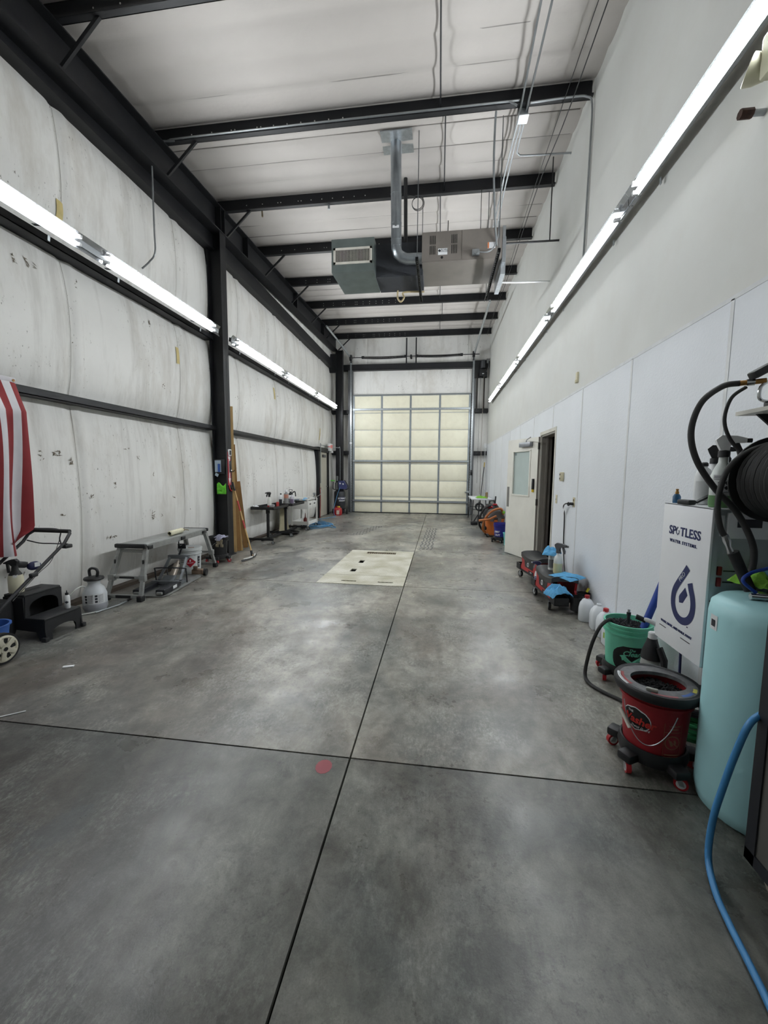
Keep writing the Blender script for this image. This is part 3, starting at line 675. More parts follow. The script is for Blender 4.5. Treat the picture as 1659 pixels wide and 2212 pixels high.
b = B(); b.prism([(-1.63, 4.40), (-1.0, 4.40), (-1.0, 4.86), (-1.63, 4.86)], 0.0, 0.02, 1)
vs = [(-1.63, 0, 4.40), (-1.0, 0, 4.40), (-1.0, 0.0, 4.86), (-1.63, 0, 4.86), (-1.62, 0.42, 4.20), (-1.0, 0.62, 4.33), (-1.0, 0.66, 4.86), (-1.63, 0.66, 4.86)]
b = B(); b.add([(-1.63, 0, 4.40), (-1.0, 0, 4.40), (-1.0, 0, 4.86), (-1.63, 0, 4.86), (-1.58, 0.62, 4.36), (-1.0, 0.62, 4.36), (-1.0, 0.62, 4.86), (-1.58, 0.62, 4.86)], [(0, 1, 2, 3), (5, 4, 7, 6), (0, 4, 5, 1), (1, 5, 6, 2), (2, 6, 7, 3), (4, 0, 3, 7)])
part('plenum', b, PLEN, fx, 'grey sheet metal plenum')
b = B(); x0, x1, z0, z1 = -1.60, -1.03, 4.51, 4.735
for a in ((x0, x1, z0, z0+0.03), (x0, x1, z1-0.03, z1), (x0, x0+0.03, z0, z1), (x1-0.03, x1, z0, z1)): b.bb((a[0], -0.012, a[2]), (a[1], 0, a[3]))
gr = part('supply_grille', b, M('grille_cream', (206, 202, 192), 0.5), fx, 'cream supply air grille')
part('grille_back', B().bb((x0+0.03, -0.004, z0+0.03), (x1-0.03, -0.002, z1-0.03)), DARK, gr)
me_f = B().bb((-0.003, -0.011, z0+0.03), (0.003, -0.004, z1-0.03)).mesh('fin', M('grille_cream', (206, 202, 192)))
for k in range(24): part('fin', me_f, MATS['grille_cream'], gr, loc=(x0+0.042+k*(x1-x0-0.084)/23, 0, 0))
FLUE = M('flue_galv', (150, 156, 160), 0.3, 0.8, 0.1, 8)
yf = -0.17
zr = roof(5.9); fp_ = lambda t_: Vector((-0.68, 0.02+(yf-0.02)*t_, 4.72+(zr-4.72)*t_))
b = B(); b.ring(fp_(0), fp_(1), 0.075, n=20)
for t_ in (0.06, 0.22, 0.5): b.ring(fp_(t_), fp_(t_+0.008), 0.079, n=20)
part('flue_pipe', b, FLUE, fx, 'galvanised flue pipe')
b = B(); b.tube([(-0.68, 0.02, 4.76), (-0.68, 0.025, 4.70), (-0.66, 0.035, 4.63), (-0.60, 0.055, 4.585), (-0.53, 0.075, 4.57), (-0.30, 0.09, 4.57)], 0.075, n=18); part('flue_elbow', b, FLUE, fx)
b = B(); b.box((-0.68, -0.085, 4.93), (0.09, 0.004, 0.035)); part('flue_tag', b, PAPER, fx)
b = B(); rz = roof(5.88); b.box((-0.66, yf+0.0, rz-0.035), (0.42, 0.42, 0.012), Matrix.Rotation(math.atan(RS), 3, 'X')); part('roof_flashing', b, GALV, fx, 'galvanised plate where the flue meets the roof')
USTRUT = M('strut_black', (30, 31, 33), 0.5, 0.3)
for x, y0, y1 in ((-0.36, -0.36, 1.05), (0.70, -0.45, 1.1)):
    b = B(); z = 4.33
    for dx in (-0.018, 0.018): b.bb((x+dx-0.002, y0, z), (x+dx+0.002, y1, z+0.04))
    b.bb((x-0.02, y0, z+0.036), (x+0.02, y1, z+0.04)); s_ = part('support_strut', b, USTRUT, fx, 'slotted black support strut')
    b = B()
    for k in range(24): b.bb((x-0.005, y0+0.04+k*0.058, z+0.033), (x+0.005, y0+0.065+k*0.058, z+0.0365))
    part('strut_slots', b, M('slot_pale', (210, 212, 212)), s_, kind='stuff')
    for yy in (y0+0.05, y1-0.05):
        b = B(); b.ring((x, yy, z), (x, yy, roof(6.05+yy)-0.01), 0.006, n=6); part('hanger_rod', b, M('rod_grey', (110, 112, 114), 0.4, 0.6), fx)
b = B(); b.tube(smooth_path([(-0.72, 0.66, 4.40), (-0.72, 0.66, 4.28), (-0.67, 0.66, 4.22), (-0.62, 0.66, 4.28), (-0.62, 0.66, 4.36), (-0.3, 0.7, 4.37)]), 0.014, n=6); part('condensate_trap', b, M('trap_tan', (176, 160, 122), 0.5), fx)
# return box of sheet metal at the right end
b = B(); b.bb((0.795, 0.1, 4.30), (0.86, 0.76, 4.80)); b.bb((0.80, 0.02, 4.42), (0.84, 0.1, 4.90)); part('return_box', b, GALV, fx, 'galvanised sheet at the furnace end')
# ------------------------------------------------------------------ conduits under the purlins
COND = M('conduit_emt', (150, 154, 156), 0.35, 0.7, 0.08, 12)
jy = 5.40; jz = roof(jy)-0.30
jb = thing('junction_box', 'galvanised junction box hanging under the nearest full purlin', 'junction box', (0.89, jy-0.03, jz))
part('box', B().box((0, 0, 0.05), (0.105, 0.105, 0.10), None, 0.004), GALV, jb); part('cover', B().box((0, -0.02, -0.005), (0.11, 0.13, 0.008)), M('cover_bright', (196, 200, 203), 0.25, 0.8), jb)
b = B(); b.box((0, 0.0, 0.12), (0.12, 0.07, 0.05), None, 0.004); part('strap', b, BLK, jb)
def conduit(pts, label, r=0.0115, mat=None, cat='conduit', k=6, name='conduit'):
    b = B(); b.tube(smooth_path(pts, k), r, n=7); return solo(name, b, mat or COND, label, cat, group='conduits and cables under the roof')
zc = lambda y, o=0.235: roof(y)-o
conduit([(0.87-0.02, 5.33, zc(5.33)), (0.80, 4.0, zc(4.0)), (0.74, 2.4, zc(2.4))], 'left one of two conduits running from the junction box towards the camera')
conduit([(0.92, 5.33, zc(5.33)), (0.90, 4.0, zc(4.0)), (0.88, 2.4, zc(2.4))], 'right one of two conduits running from the junction box towards the camera')
conduit([(0.85, 5.42, zc(5.42)), (0.84, 6.6, zc(6.6)), (0.85, 6.75, zc(6.75)), (0.86, 9.8, zc(9.8))], 'leftmost conduit running from the junction box towards the overhead door')
conduit([(0.89, 5.42, zc(5.42)), (0.89, 6.6, zc(6.6)), (0.93, 8.3, zc(8.3)), (0.98, 9.9, zc(9.9))], 'middle conduit running from the junction box towards the overhead door')
conduit([(0.93, 5.42, zc(5.42)), (0.93, 5.92, zc(5.92)), (0.96, 6.02, zc(6.02)), (1.06, 6.06, zc(6.06)), (1.63, 6.09, zc(6.09)), (1.645, 6.1, zc(6.1))], 'conduit that bends to the right wall just past the junction box')
conduit([(0.80, 5.245, zc(5.3, 0.23)), (0.70, 5.235, zc(5.3, 0.19)), (0.5, 5.235, zc(5.3, 0.185)), (-3.25, 5.235, zc(5.3, 0.185)), (-3.5, 5.235, zc(5.3, 0.21)), (-3.72, 5.235, zc(5.3, 0.19))], 'long conduit clipped along the nearest full purlin to the left rafter', k=4)
conduit([(0.95, 5.245, zc(5.3, 0.215)), (1.4, 5.235, zc(5.3, 0.21)), (1.56, 5.24, zc(5.3, 0.22)), (1.625, 5.25, zc(5.3, 0.30)), (1.635, 5.27, 5.2), (1.635, 5.30, 3.98)], 'conduit from the junction box bending down the right wall to the lights', k=5)
conduit([(0.57, 5.28, zc(5.3)), (0.57, 5.35, 5.62), (0.58, 5.45, 5.3), (0.62, 5.62, 4.95), (0.68, 5.9, 4.75), (0.72, 6.03, 4.62)], 'flexible cable drooping from the purlin down to the furnace', r=0.013)
conduit([(1.36, 3.0, zc(3, .26)), (1.40, 5.3, zc(5.3, .26)), (1.37, 6.8, zc(6.8, .26)), (1.44, 9.9, zc(9.9, .26)), (1.46, 12.9, zc(12.9, .26)), (1.50, 14.3, zc(14.3, .26))], 'thin dark cable run high along the right wall', r=0.006, mat=BLK)
conduit([(1.30, 3.0, zc(3, .24)), (1.33, 6.8, zc(6.8, .24)), (1.40, 9.9, zc(9.9, .24)), (1.44, 12.9, zc(12.9, .24)), (1.48, 14.3, zc(14.3, .24))], 'thinnest cable beside the dark one under the roof at right', r=0.004, mat=BLK)
conduit([(0.86, 6.86, 4.50), (1.2, 6.87, 4.49), (1.645, 6.88, 4.49)], 'white pipe crossing from the furnace bottom to the right wall', r=0.012, mat=WHT)
conduit([(0.86, 6.45, 4.86), (1.2, 6.47, 4.87), (1.66, 6.49, 4.88)], 'black pipe crossing from the furnace end to the right wall', r=0.014, mat=BLK)
b = B(); b.ring((0, 0, 0), (0, 0, roof(6.8)-4.9), 0.008, n=6); solo('hanger_rod', b, BLK, 'dark rod hanging the black pipe near the right wall', 'rod', (1.52, 6.48, 4.88))
conduit([(-0.61, 6.62, roof(6.6)-0.02), (-0.60, 6.62, 5.3), (-0.59, 6.6, 4.9)], 'bundle of black cables dropping behind the flue to the black duct', r=0.03, mat=BLK)
b = B()
for k in range(3): b.torus((0.005*k, 0.004*k, -0.12), (0, 1, 0.1*k), 0.085+0.006*k, 0.004, 24, 5)
b.tube(smooth_path([(0, 0, -0.03), (-0.08, 0, 0.0), (-0.18, 0, 0.02)]), 0.005, n=5)
solo('cable_coil', b, BLK, 'coil of thin black cable hanging beside the flue', 'cable', (-0.43, 6.74, roof(6.8)-0.22))
for px, lab in ((1042, 'thin rod hanging from a purlin just right of the furnace label'),):
    b = B(); b.ring((0, 0, 4.9), (0, 0, roof(6.9)-0.2), 0.005, n=6); solo('hanger_rod', b, BLK, lab, 'rod', (0.55, 6.75, 0))
# drop conduit on the left, clipped from the rafter to the wall
q0 = atx(326, 360, -3.72); q1 = atx(332, 570, -3.86)
conduit([(-3.70, 5.05, 5.36), (-3.72, 5.07, 4.6), (-3.73, 5.08, 4.32), (-3.80, 5.06, 4.2), (-3.88, 5.02, 4.1)], 'bent conduit dropping from the left rafter to the wall', r=0.011)
# torn insulation near the flange brace
b = B()
for k in range(16):
    a = random.uniform(0, 2*pi); l = random.uniform(0.03, 0.09); b.tube([(random.uniform(-0.25, 0.2), random.uniform(-0.05, 0.05), 0), (random.uniform(-0.25, 0.2)+l*cos(a), 0.02*sin(a), -random.uniform(0.02, 0.1))], [0.012, 0.002], n=5)
b.ring((0.0, 0.02, -0.02), (0.01, 0.02, -0.19), 0.012, 0.015, n=6)
solo('torn_insulation', b, M('insulation_tan', (122, 108, 84), 0.9, 0, 0.3, 30), 'ragged torn tan insulation hanging by the second purlin', 'insulation', (-3.12, 7.0, roof(7.0)-0.0))
b = B(); b.tube([(0, 0, 0), (0, 0, -0.07)], 0.018, n=10); solo('sprinkler_tip', b, GALV, 'small metal plug below the second purlin, right of the torn insulation', 'fitting', (-1.88, 6.82, roof(6.8)-0.2))
b = B(); b.ring((0, 0, 0), (0, 0, 0.02), 0.05, n=12); b.ring((0, 0, 0), (0.0, 0, -0.12), 0.009, n=6); solo('ceiling_stain_hook', B().torus((0, 0, 0), (0, 1, 0), 0.03, 0.006, 14, 5).ring((0, 0, 0.03), (0, 0, 0.25), 0.006, n=6), BLK, 'small dark hook above the furnace casing', 'hook', (0.05, 6.3, 4.90))
# ------------------------------------------------------------------ door operator in the far right corner
op = thing('door_operator', 'black electric door operator mounted beside the overhead door track', 'motor', (1.42, 14.62, 4.85))
part('gearbox', B().box((0, 0, 0.1), (0.24, 0.16, 0.24), None, 0.02), BLK, op); part('motor', B().ring((0, -0.02, 0.25), (0, -0.02, 0.50), 0.085, n=18).ring((0, -0.02, 0.50), (0, -0.02, 0.52), 0.06, n=18), M('motor_grey', (70, 72, 76), 0.5, 0.2), op); part('mount_plate', B().box((-0.08, 0.09, 0.25), (0.46, 0.02, 0.6)), BLK, op)
part('name_tag', B().box((0.0, -0.085, 0.06), (0.06, 0.004, 0.025)), PAPER, op); part('capacitor', B().ring((0.15, -0.02, 0.42), (0.15, -0.02, 0.56), 0.04, n=12), M('cap_grey', (120, 122, 124), 0.5), op)
part('whip', B().tube(smooth_path([(0.10, -0.1, 0.12), (0.17, -0.1, 0.22), (0.17, -0.08, 0.4)]), 0.008, n=6), GALV, op)
for x, lab in ((1.24, 'left of two dark steel pipes below the door operator'), (1.48, 'right of two dark steel pipes below the door operator')):
    b = B(); b.ring((0, 0, 3.75), (0, 0, 4.92), 0.025, n=8); solo('steel_pipe', b, M('pipe_dark', (52, 48, 46), 0.6, 0.3), lab, 'pipe', (x, 14.66, 0))
for x, z0, lab in ((1.19, 0.55, 'black cord'), (1.30, 1.0, 'x'), ):
    pass
part('hand_chain', B().tube(smooth_path([(0.03, -0.04, 0.1), (0.025, -0.03, -1.5), (0.02, -0.03, -4.1)]), 0.009, n=6), M('chain_grey', (150, 140, 132), 0.5, 0.4), op); part('pull_cord', B().tube([(-0.08, -0.02, 0.05), (-0.085, -0.01, -2.2), (-0.09, -0.01, -3.7)], 0.005, n=5), BLK, op)
b = B(); b.tube([(1.58, 14.66, 0.2), (1.585, 14.66, 2.4)], 0.011, n=6); b.box((1.585, 14.65, 2.47), (0.09, 0.05, 0.16), None, 0.006); solo('wall_switch_conduit', b, WHT, 'white conduit with a switch box in the far right corner', 'conduit')
b = B(); b.box((0, 0, 0), (0.07, 0.05, 0.18), None, 0.006); solo('door_button', b, BLK, 'small black door control beside the right door track', 'switch', (1.13, 14.68, 1.52))
# ------------------------------------------------------------------ emergency light, pipe stub and small plates on the right wall
el = thing('emergency_light', 'beige twin-head emergency light high on the right wall', 'light', (XR-0.075, 2.24, 3.52))
BEI = M('beige_plastic', (206, 204, 178), 0.45)
part('body', B().box((0, 0, 0), (0.13, 0.34, 0.20), None, 0.015), BEI, el)
for yy, s_ in ((0.215, 1), (-0.215, -1)):
    b = B(); T = Matrix.Translation((-0.04, yy, 0.0)) @ Matrix.Rotation(R(-70), 4, 'Y') @ Matrix.Rotation(R(-20*s_), 4, 'X')
    b.lathe([(0.018, -0.05), (0.045, -0.045), (0.062, 0.0), (0.066, 0.04), (0.062, 0.042)], 18, T=T); h_ = part('lamp_head', b, BEI, el)
    part('lens', B().lathe([(0.001, 0.043), (0.06, 0.043)], 18, T=T), M('lens_clear', (226, 228, 226), 0.15), h_)
q = atx(1650, 242, XR-0.005)
pt = thing('pipe_stub', 'capped rusty pipe stub sticking out of the right wall', 'pipe', (XR, q.y, q.z))
part('pipe', B().ring((0, 0, 0), (-0.07, 0, 0.0), 0.016, n=10), GALV, pt); part('cap', B().ring((-0.06, 0, 0), (-0.12, 0, 0.0), 0.024, n=8), M('rust', (74, 54, 46), 0.8, 0.2, 0.3, 40), pt)
IVORY = M('ivory_plate', (206, 198, 168), 0.45)
q = atx(1249, 815, XR); solo('cable_plate', B().box((-0.012, 0, 0), (0.024, 0.05, 0.12), None, 0.004).box((-0.02, 0, -0.05), (0.03, 0.03, 0.04), None, 0.004), IVORY, 'small ivory cable plate above the white panels', 'wall plate', (XR, q.y, q.z))
# ------------------------------------------------------------------ shared small builders
ALU = M('aluminium', (158, 160, 158), 0.42, 0.55, 0.12, 14, dirt=(120, 116, 108), dirt_amt=0.35, ds=9)
CLEARP = M('milky_plastic', (212, 214, 208), 0.35, 0, 0.03, 6, sub=0.0, spec=0.4)
RUB = M('rubber', (32, 32, 33), 0.75, 0, 0.15, 30); NAVY = M('navy', (34, 40, 84), 0.5)
def trigger_head(root, z, mat, yaw=0.0, s=1.0, collar=None, lever=None):
    """spray trigger: collar, head, lever and nozzle; nozzle points along local +x turned by yaw"""
    Rz = Matrix.Translation((0, 0, z)) @ Matrix.Rotation(yaw, 4, 'Z') @ Matrix.Scale(s, 4)
    b = B(); b.lathe([(0.018, 0), (0.018, 0.022), (0.012, 0.026)], 16, T=Rz); part('collar', b, collar or mat, root)
    b = B()
    b.prism([(-0.022, 0.045), (-0.028, 0.062), (-0.012, 0.078), (0.03, 0.075), (0.058, 0.066), (0.058, 0.05), (0.03, 0.05), (0.014, 0.04), (0.012, 0.024), (-0.012, 0.024)], -0.013, 0.013, 1, T=Rz); h = part('trigger_head', b, mat, root)
    b = B(); b.prism([(0.026, 0.052), (0.038, 0.052), (0.052, 0.02), (0.05, -0.002), (0.042, -0.004), (0.036, 0.018)], -0.008, 0.008, 1, T=Rz); part('lever', b, lever or mat, h)
    b = B(); T = Rz
    b.add([], []); b.ring(Rz @ Vector((0.056, 0, 0.058)), Rz @ Vector((0.074, 0, 0.058)), 0.008*s, n=10); part('nozzle', b, lever or mat, h)
def bottle(name, label, loc, prof, mat, head=None, liquid=None, stick=None, yaw=0.0, hs=1.0, collar=None, cap=None, lever=None, cat='bottle', n=20, sq=0.0, rz=0.0):
    t = thing(name, label, cat, loc, rz)
    part('body', B().lathe(prof, n, sq=sq), mat, t)
    zt = prof[-1][1]
    if liquid:
        c, frac = liquid; zl = prof[0][1]+(zt-prof[0][1])*frac
        pr = [(r+0.0012, z) for r, z in prof if z <= zl]
        pr.append((pr[-1][0], zl)); part('liquid', B().lathe(pr, n, sq=sq), c, t)
    if stick:
        for m, z0, z1, a0, a1 in stick:
            r_ = max(r for r, z in prof if z0-0.03 <= z <= z1+0.03); wrap_patch(m, t, r_, r_, z0, z1, a0, a1, 'label_patch')
    if head: trigger_head(t, zt, head, yaw, hs, collar, lever)
    if cap:
        m, r, h = cap; part('cap', B().lathe([(r, 0), (r, h*0.7), (r*0.6, h), (0.001, h)], 14, c=(0, 0, zt)), m, t)
    return t
SPRAY = [(0.001, 0), (0.036, 0.002), (0.038, 0.02), (0.038, 0.13), (0.030, 0.165), (0.015, 0.19), (0.014, 0.205)]
CYLB = [(0.001, 0), (0.038, 0.002), (0.04, 0.015), (0.04, 0.17), (0.034, 0.19), (0.014, 0.205), (0.014, 0.215)]
def caster(root, x, y, z, r=0.035, mat=None, w=0.025, ang=0.0, name='caster', rim=None):
    """fork and wheel hanging at z down to the floor"""
    b = B(); T = Matrix.Translation((x, y, 0)) @ Matrix.Rotation(ang, 4, 'Z')
    for s in (-1, 1): b.prism([(-0.012, z), (0.012, z), (0.018+r*0.3, r*0.8), (0.006, r*0.8)], s*(w/2+0.002), s*(w/2+0.005), 1, T=T)
    b.add([T @ Vector(v) for v in [(-0.018, -w/2-0.005, z-0.006), (0.018, -w/2-0.005, z-0.006), (0.018, w/2+0.005, z-0.006), (-0.018, w/2+0.005, z-0.006), (-0.018, -w/2-0.005, z), (0.018, -w/2-0.005, z), (0.018, w/2+0.005, z), (-0.018, w/2+0.005, z)]], [(0, 3, 2, 1), (4, 5, 6, 7), (0, 1, 5, 4), (1, 2, 6, 5), (2, 3, 7, 6), (3, 0, 4, 7)])
    c = part(name, b, GALV, root)
    a = T @ Vector((0.012, -w/2, r)); d = T @ Vector((0.012, w/2, r)); b = B(); b.ring(a, d, r, n=18); wh = part('wheel', b, mat or RUB, c)
    if rim:
        e = (d-a).normalized()*0.002; part('rim', B().ring(a-e, d+e, r*0.68, n=16), rim, wh)
    return c
# ------------------------------------------------------------------ flag on the girt
FR = M('flag_red', (136, 42, 46), 0.8, 0, 0.06, 10, 0.1, 300); FW = M('flag_white', (208, 206, 210), 0.8, 0, 0.04, 10, 0.1, 300)
fg = thing('flag', 'red and white striped flag hanging from the lower girt at the left edge', 'flag', (-3.70, 3.22, 0.72))
HF, SW = 1.54, 0.068
def flagp(s, v):
    """s metres from the right edge, v 0 (top) .. 1 (bottom)"""
    y = -s*(1.0-0.10*sin(v*3.0))-0.02*v+0.03*sin(v*5+s*6)*v
    z = HF*(1-v)+ (0.05*s if v > 0.8 else 0)
    x = -0.09+0.10*min(1, v*6)+0.032*sin(s*26+v*2.5)*(0.25+v)+0.02*sin(s*11-v*4)
    if v > 0.85 and s < 0.12: y -= (v-0.85)*1.3*(0.12-s)/0.12; z += (v-0.85)*0.9*(0.12-s)/0.12
    return (x, y, z)
for k in range(13):
    b = B(); b.grid(5, 36, lambda u, v: flagp((k+u)*SW, v), (-0.0015, 0, 0)); part('stripe', b, FR if k % 2 == 0 else FW, fg)
b = B(); b.bb((-0.105, -13*SW, HF-0.005), (-0.085, 0.004, HF+0.045), 0.003); hd = part('header_band', b, FW, fg, 'white canvas header')
part('grommet', B().torus((-0.083, -0.02, HF+0.02), (1, 0, 0), 0.008, 0.004, 14, 6), BRASS, hd)
# ------------------------------------------------------------------ push mower
mw = thing('lawn_mower', 'push lawn mower with black handle parked under the flag', 'mower', (-3.52, 2.2, 0))
DK = M('mower_black', (36, 37, 40), 0.5, 0, 0.15, 10); WHL = M('wheel_cream', (196, 192, 174), 0.55, 0, 0.1, 20, dirt=(140, 132, 112), dirt_amt=0.5)
part('deck', B().box((0, -0.12, 0.2), (0.42, 0.62, 0.13), None, 0.05), DK, mw); part('engine', B().lathe([(0.13, 0), (0.14, 0.08), (0.12, 0.13), (0.05, 0.15)], 20, c=(0, -0.15, 0.265)), DK, mw)
def mower_wheel(x, y, r, out):
    w = part('wheel', B().ring((x-0.022, y, r), (x+0.022, y, r), r, n=30), RUB, mw)
    s = 1 if out > 0 else -1; xo = x+s*0.022
    part('rim', B().torus((xo, y, r), (1, 0, 0), r*0.76, 0.012, 30, 6), WHL, w)
    part('hub', B().ring((xo, y, r), (xo+s*0.018, y, r), r*0.28, n=18).ring((xo, y, r), (xo+s*0.004, y, r), r*0.80, n=30), WHL, w)
    for k in range(5):
        a = k*2*pi/5+0.4; R_ = Matrix.Rotation(a, 3, 'X'); b = B(); b.box(Vector((xo+s*0.008, y, r))+R_ @ Vector((0, 0, r*0.5)), (0.014, r*0.30, r*0.52), R_, 0.004); part('spoke', b, WHL, w)
    part('bore', B().ring((xo+s*0.018, y, r), (xo+s*0.02, y, r), r*0.13, n=14), DARK, w)
    for k in range(5):
        a = k*2*pi/5+0.4+pi/5; R_ = Matrix.Rotation(a, 3, 'X'); b = B(); b.box(Vector((xo+s*0.004, y, r))+R_ @ Vector((0, 0, r*0.52)), (0.002, r*0.24, r*0.34), R_); part('opening', b, DARK, w)
mower_wheel(0.225, 0.34, 0.12, 1); mower_wheel(-0.225, 0.34, 0.12, -1); mower_wheel(0.225, -0.42, 0.1, 1); mower_wheel(-0.225, -0.42, 0.1, -1)
b = B(); hp = [(0.17, 0.30, 0.30), (0.17, 0.75, 0.535), (0.17, 0.955, 0.80), (0.17, 1.02, 0.90), (0.15, 1.045, 0.925), (-0.20, 1.05, 0.93), (-0.25, 1.02, 0.89), (-0.26, 0.74, 0.64), (-0.26, 0.30, 0.30)]
b.tube([(0.17, 0.30, 0.30), (0.17, 0.40, 0.41), (0.17, 0.97, 0.83), (0.17, 1.03, 0.91), (0.14, 1.05, 0.925)], 0.0135, n=10); b.tube([(-0.26, 0.30, 0.30), (-0.26, 0.40, 0.41), (-0.26, 0.97, 0.83), (-0.26, 1.02, 0.89), (-0.22, 1.05, 0.925)], 0.0135, n=10)
part('handle', b, DK, mw, 'black tubular handle')
part('grip', B().ring((0.15, 1.05, 0.925), (-0.23, 1.05, 0.925), 0.018, n=12), RUB, mw)
part('control_bail', B().tube(smooth_path([(0.18, 0.985, 0.81), (0.12, 1.0, 0.80), (0.06, 1.03, 0.85), (0.03, 1.06, 0.935), (-0.2, 1.07, 0.94), (-0.3, 1.05, 0.94)], 5), 0.006, n=6), DK, mw)
part('drive_bail', B().tube(smooth_path([(0.19, 0.98, 0.82), (0.0, 1.0, 0.815), (-0.12, 1.0, 0.815), (-0.24, 0.99, 0.84)], 5), 0.006, n=6), DK, mw)
part('cable', B().tube(smooth_path([(0.06, 1.03, 0.85), (0.10, 0.9, 0.68), (0.15, 0.72, 0.60), (0.16, 0.5, 0.44)], 6), 0.003, n=5), BLK, mw)
part('knob', B().box((0.185, 0.66, 0.615), (0.035, 0.06, 0.035), None, 0.01), DK, mw); part('bracket', B().box((0.18, 0.985, 0.80), (0.05, 0.07, 0.035), None, 0.008), DK, mw)
part('grass_bag', B().box((-0.22, 0.60, 0.20), (0.22, 0.30, 0.36), None, 0.06), M('bag_black', (26, 27, 29), 0.85), mw, 'black grass bag')
# bucket behind the wheel
def pail(root, r0, r1, h, mat, z0=0.0, ribs=True, hollow=True, lip=0.012):
    pr = [(0.001, 0), (r0, 0.0), (r0+(r1-r0)*0.78, h*0.78)]
    if ribs: pr += [(r0+(r1-r0)*0.78+lip, h*0.785), (r0+(r1-r0)*0.80+lip, h*0.82), (r0+(r1-r0)*0.80, h*0.825), (r1*0.985, h*0.88), (r1*0.985+lip*0.7, h*0.885), (r1*0.99+lip*0.7, h*0.91), (r1*0.99, h*0.915), (r1, h*0.96), (r1+lip*0.6, h*0.965), (r1+lip*0.6, h)]
    else: pr += [(r1, h*0.96), (r1+lip, h*0.965), (r1+lip, h)]
    pr += [(r1-0.004, h), (r1-0.006, h*0.9), (r0-0.004, 0.01), (0.001, 0.01)]
    return part('pail', B().lathe(pr, 32, c=(0, 0, z0)), mat, root)
bk = thing('bucket', 'blue plastic tub tucked behind the mower wheel', 'bucket', (-3.49, 2.60, 0)); pail(bk, 0.105, 0.135, 0.27, M('tub_blue', (58, 98, 168), 0.45), ribs=False)
# sprayers behind the mower
MILK = M('bottle_milky_cream', (214, 210, 184), 0.35)
t = bottle('spray_bottle', 'milky spray bottle with black IK sprayer head behind the mower handle', (-3.70, 3.015, 0.4025), [(0.001, 0), (0.052, 0.002), (0.055, 0.02), (0.055, 0.13), (0.048, 0.16)], MILK)
part('shoulder', B().lathe([(0.052, 0.12), (0.046, 0.165), (0.026, 0.20), (0.022, 0.235), (0.024, 0.25)], 20), BLK, t); wrap_text('IK', 0.04, PAPER, t, 0.05, R(-40), 0.15, bold=0.001)
b = B(); b.prism([(-0.02, 0.245), (-0.03, 0.28), (-0.01, 0.30), (0.03, 0.295), (0.075, 0.272), (0.075, 0.262), (0.03, 0.258), (0.02, 0.24)], -0.018, 0.018, 1, T=Matrix.Rotation(R(200), 4, 'Z')); h_ = part('sprayer_head', b, BLK, t)
b = B(); b.prism([(0.045, 0.262), (0.062, 0.265), (0.055, 0.18), (0.043, 0.178)], -0.01, 0.01, 1, T=Matrix.Rotation(R(200), 4, 'Z')); part('lever', b, BLK, h_)
t = thing('spray_gun', 'dark blue and black spray gun hooked on the wall behind the mower', 'spray gun', (-3.82, 3.22, 0.56))
part('body', B().ball((0.02, 0.05, 0.02), (0.07, 0.13, 0.085), 14), NAVY, t); part('head', B().box((0.0, -0.06, 0.055), (0.045, 0.11, 0.06), Matrix.Rotation(R(-15), 3, 'X'), 0.015), BLK, t); part('label_patch', B().box((0.056, 0.05, 0.035), (0.004, 0.05, 0.04)), PAPER, t); part('neck', B().ring((0, -0.08, 0.03), (0, -0.13, -0.05), 0.012, n=10), CLEARP, t); part('wall_hook', B().box((-0.035, 0.0, 0.05), (0.07, 0.03, 0.03), None, 0.004), BLK, t)
# ------------------------------------------------------------------ step stool
ss = thing('step_stool', 'black plastic two-step stool beside the mower', 'step stool', (-3.355, 3.12, 0))
SB = M('stool_black', (30, 31, 33), 0.6, 0, 0.12, 14, 0.08, 200)
b = B(); w = 0.18
# each step: a hollow plastic shell with arched openings
def arch_front(b, x, z0, zt, half, th, leg=0.06):
    """front panel with an arched opening in the y-z plane at x"""
    n = 8; pts = [(-half-0.012, z0), (-half, zt), (half, zt), (half+0.012, z0), (half-leg, z0)]
    top = z0+(zt-z0)*(0.58 if z0 < 0.1 else 0.8)
    for i in range(n+1):
        a = pi*i/n; pts.append(((half-leg)*cos(a)*(1 if True else 1), z0+(top-z0)*min(1, 0.55+0.45*sin(a))))
    pts.append((-half+leg, z0)); b.prism(pts, x-th/2, x+th/2, 0)
b = B(); b.box((-0.10, 0, 0.19), (0.2, 2*w, 0.022), None, 0.008); ls = part('lower_step', b, SB, ss); part('front_panel', (lambda bb: (arch_front(bb, -0.006, 0, 0.182, w-0.003, 0.012), bb)[1])(B()), SB, ls)
b = B(); b.box((-0.30, 0, 0.39), (0.21, 2*w-0.02, 0.024), None, 0.008); us = part('upper_step', b, SB, ss)
part('front_panel', (lambda bb: (arch_front(bb, -0.20, 0.19, 0.382, w-0.015, 0.012, 0.03), bb)[1])(B()), SB, us); part('hand_slot', B().box((-0.30, 0, 0.4025), (0.03, 0.12, 0.002), None, 0.0), DARK, us)
for s in (-1, 1):
    b = B(); b.prism([(-0.42, 0), (-0.40, 0.38), (-0.20, 0.38), (-0.20, 0.19), (-0.01, 0.185), (0.012, 0), (-0.06, 0), (-0.09, 0.08), (-0.30, 0.09), (-0.34, 0)], s*(w-0.006)-0.006, s*(w-0.006)+0.006, 1); part('side_panel', b, SB, ss)
part('back_panel', B().bb((-0.405, -w+0.01, 0.05), (-0.395, w-0.01, 0.38)), SB, ss)
for y in (-w-0.004, w+0.004):
    part('foot', B().box((0.0, y, 0.02), (0.05, 0.04, 0.04), None, 0.008), SB, ss)
t = thing('squeeze_bottle', 'small white squeeze bottle standing on the step stool', 'bottle', (-3.42, 3.225, 0.201))
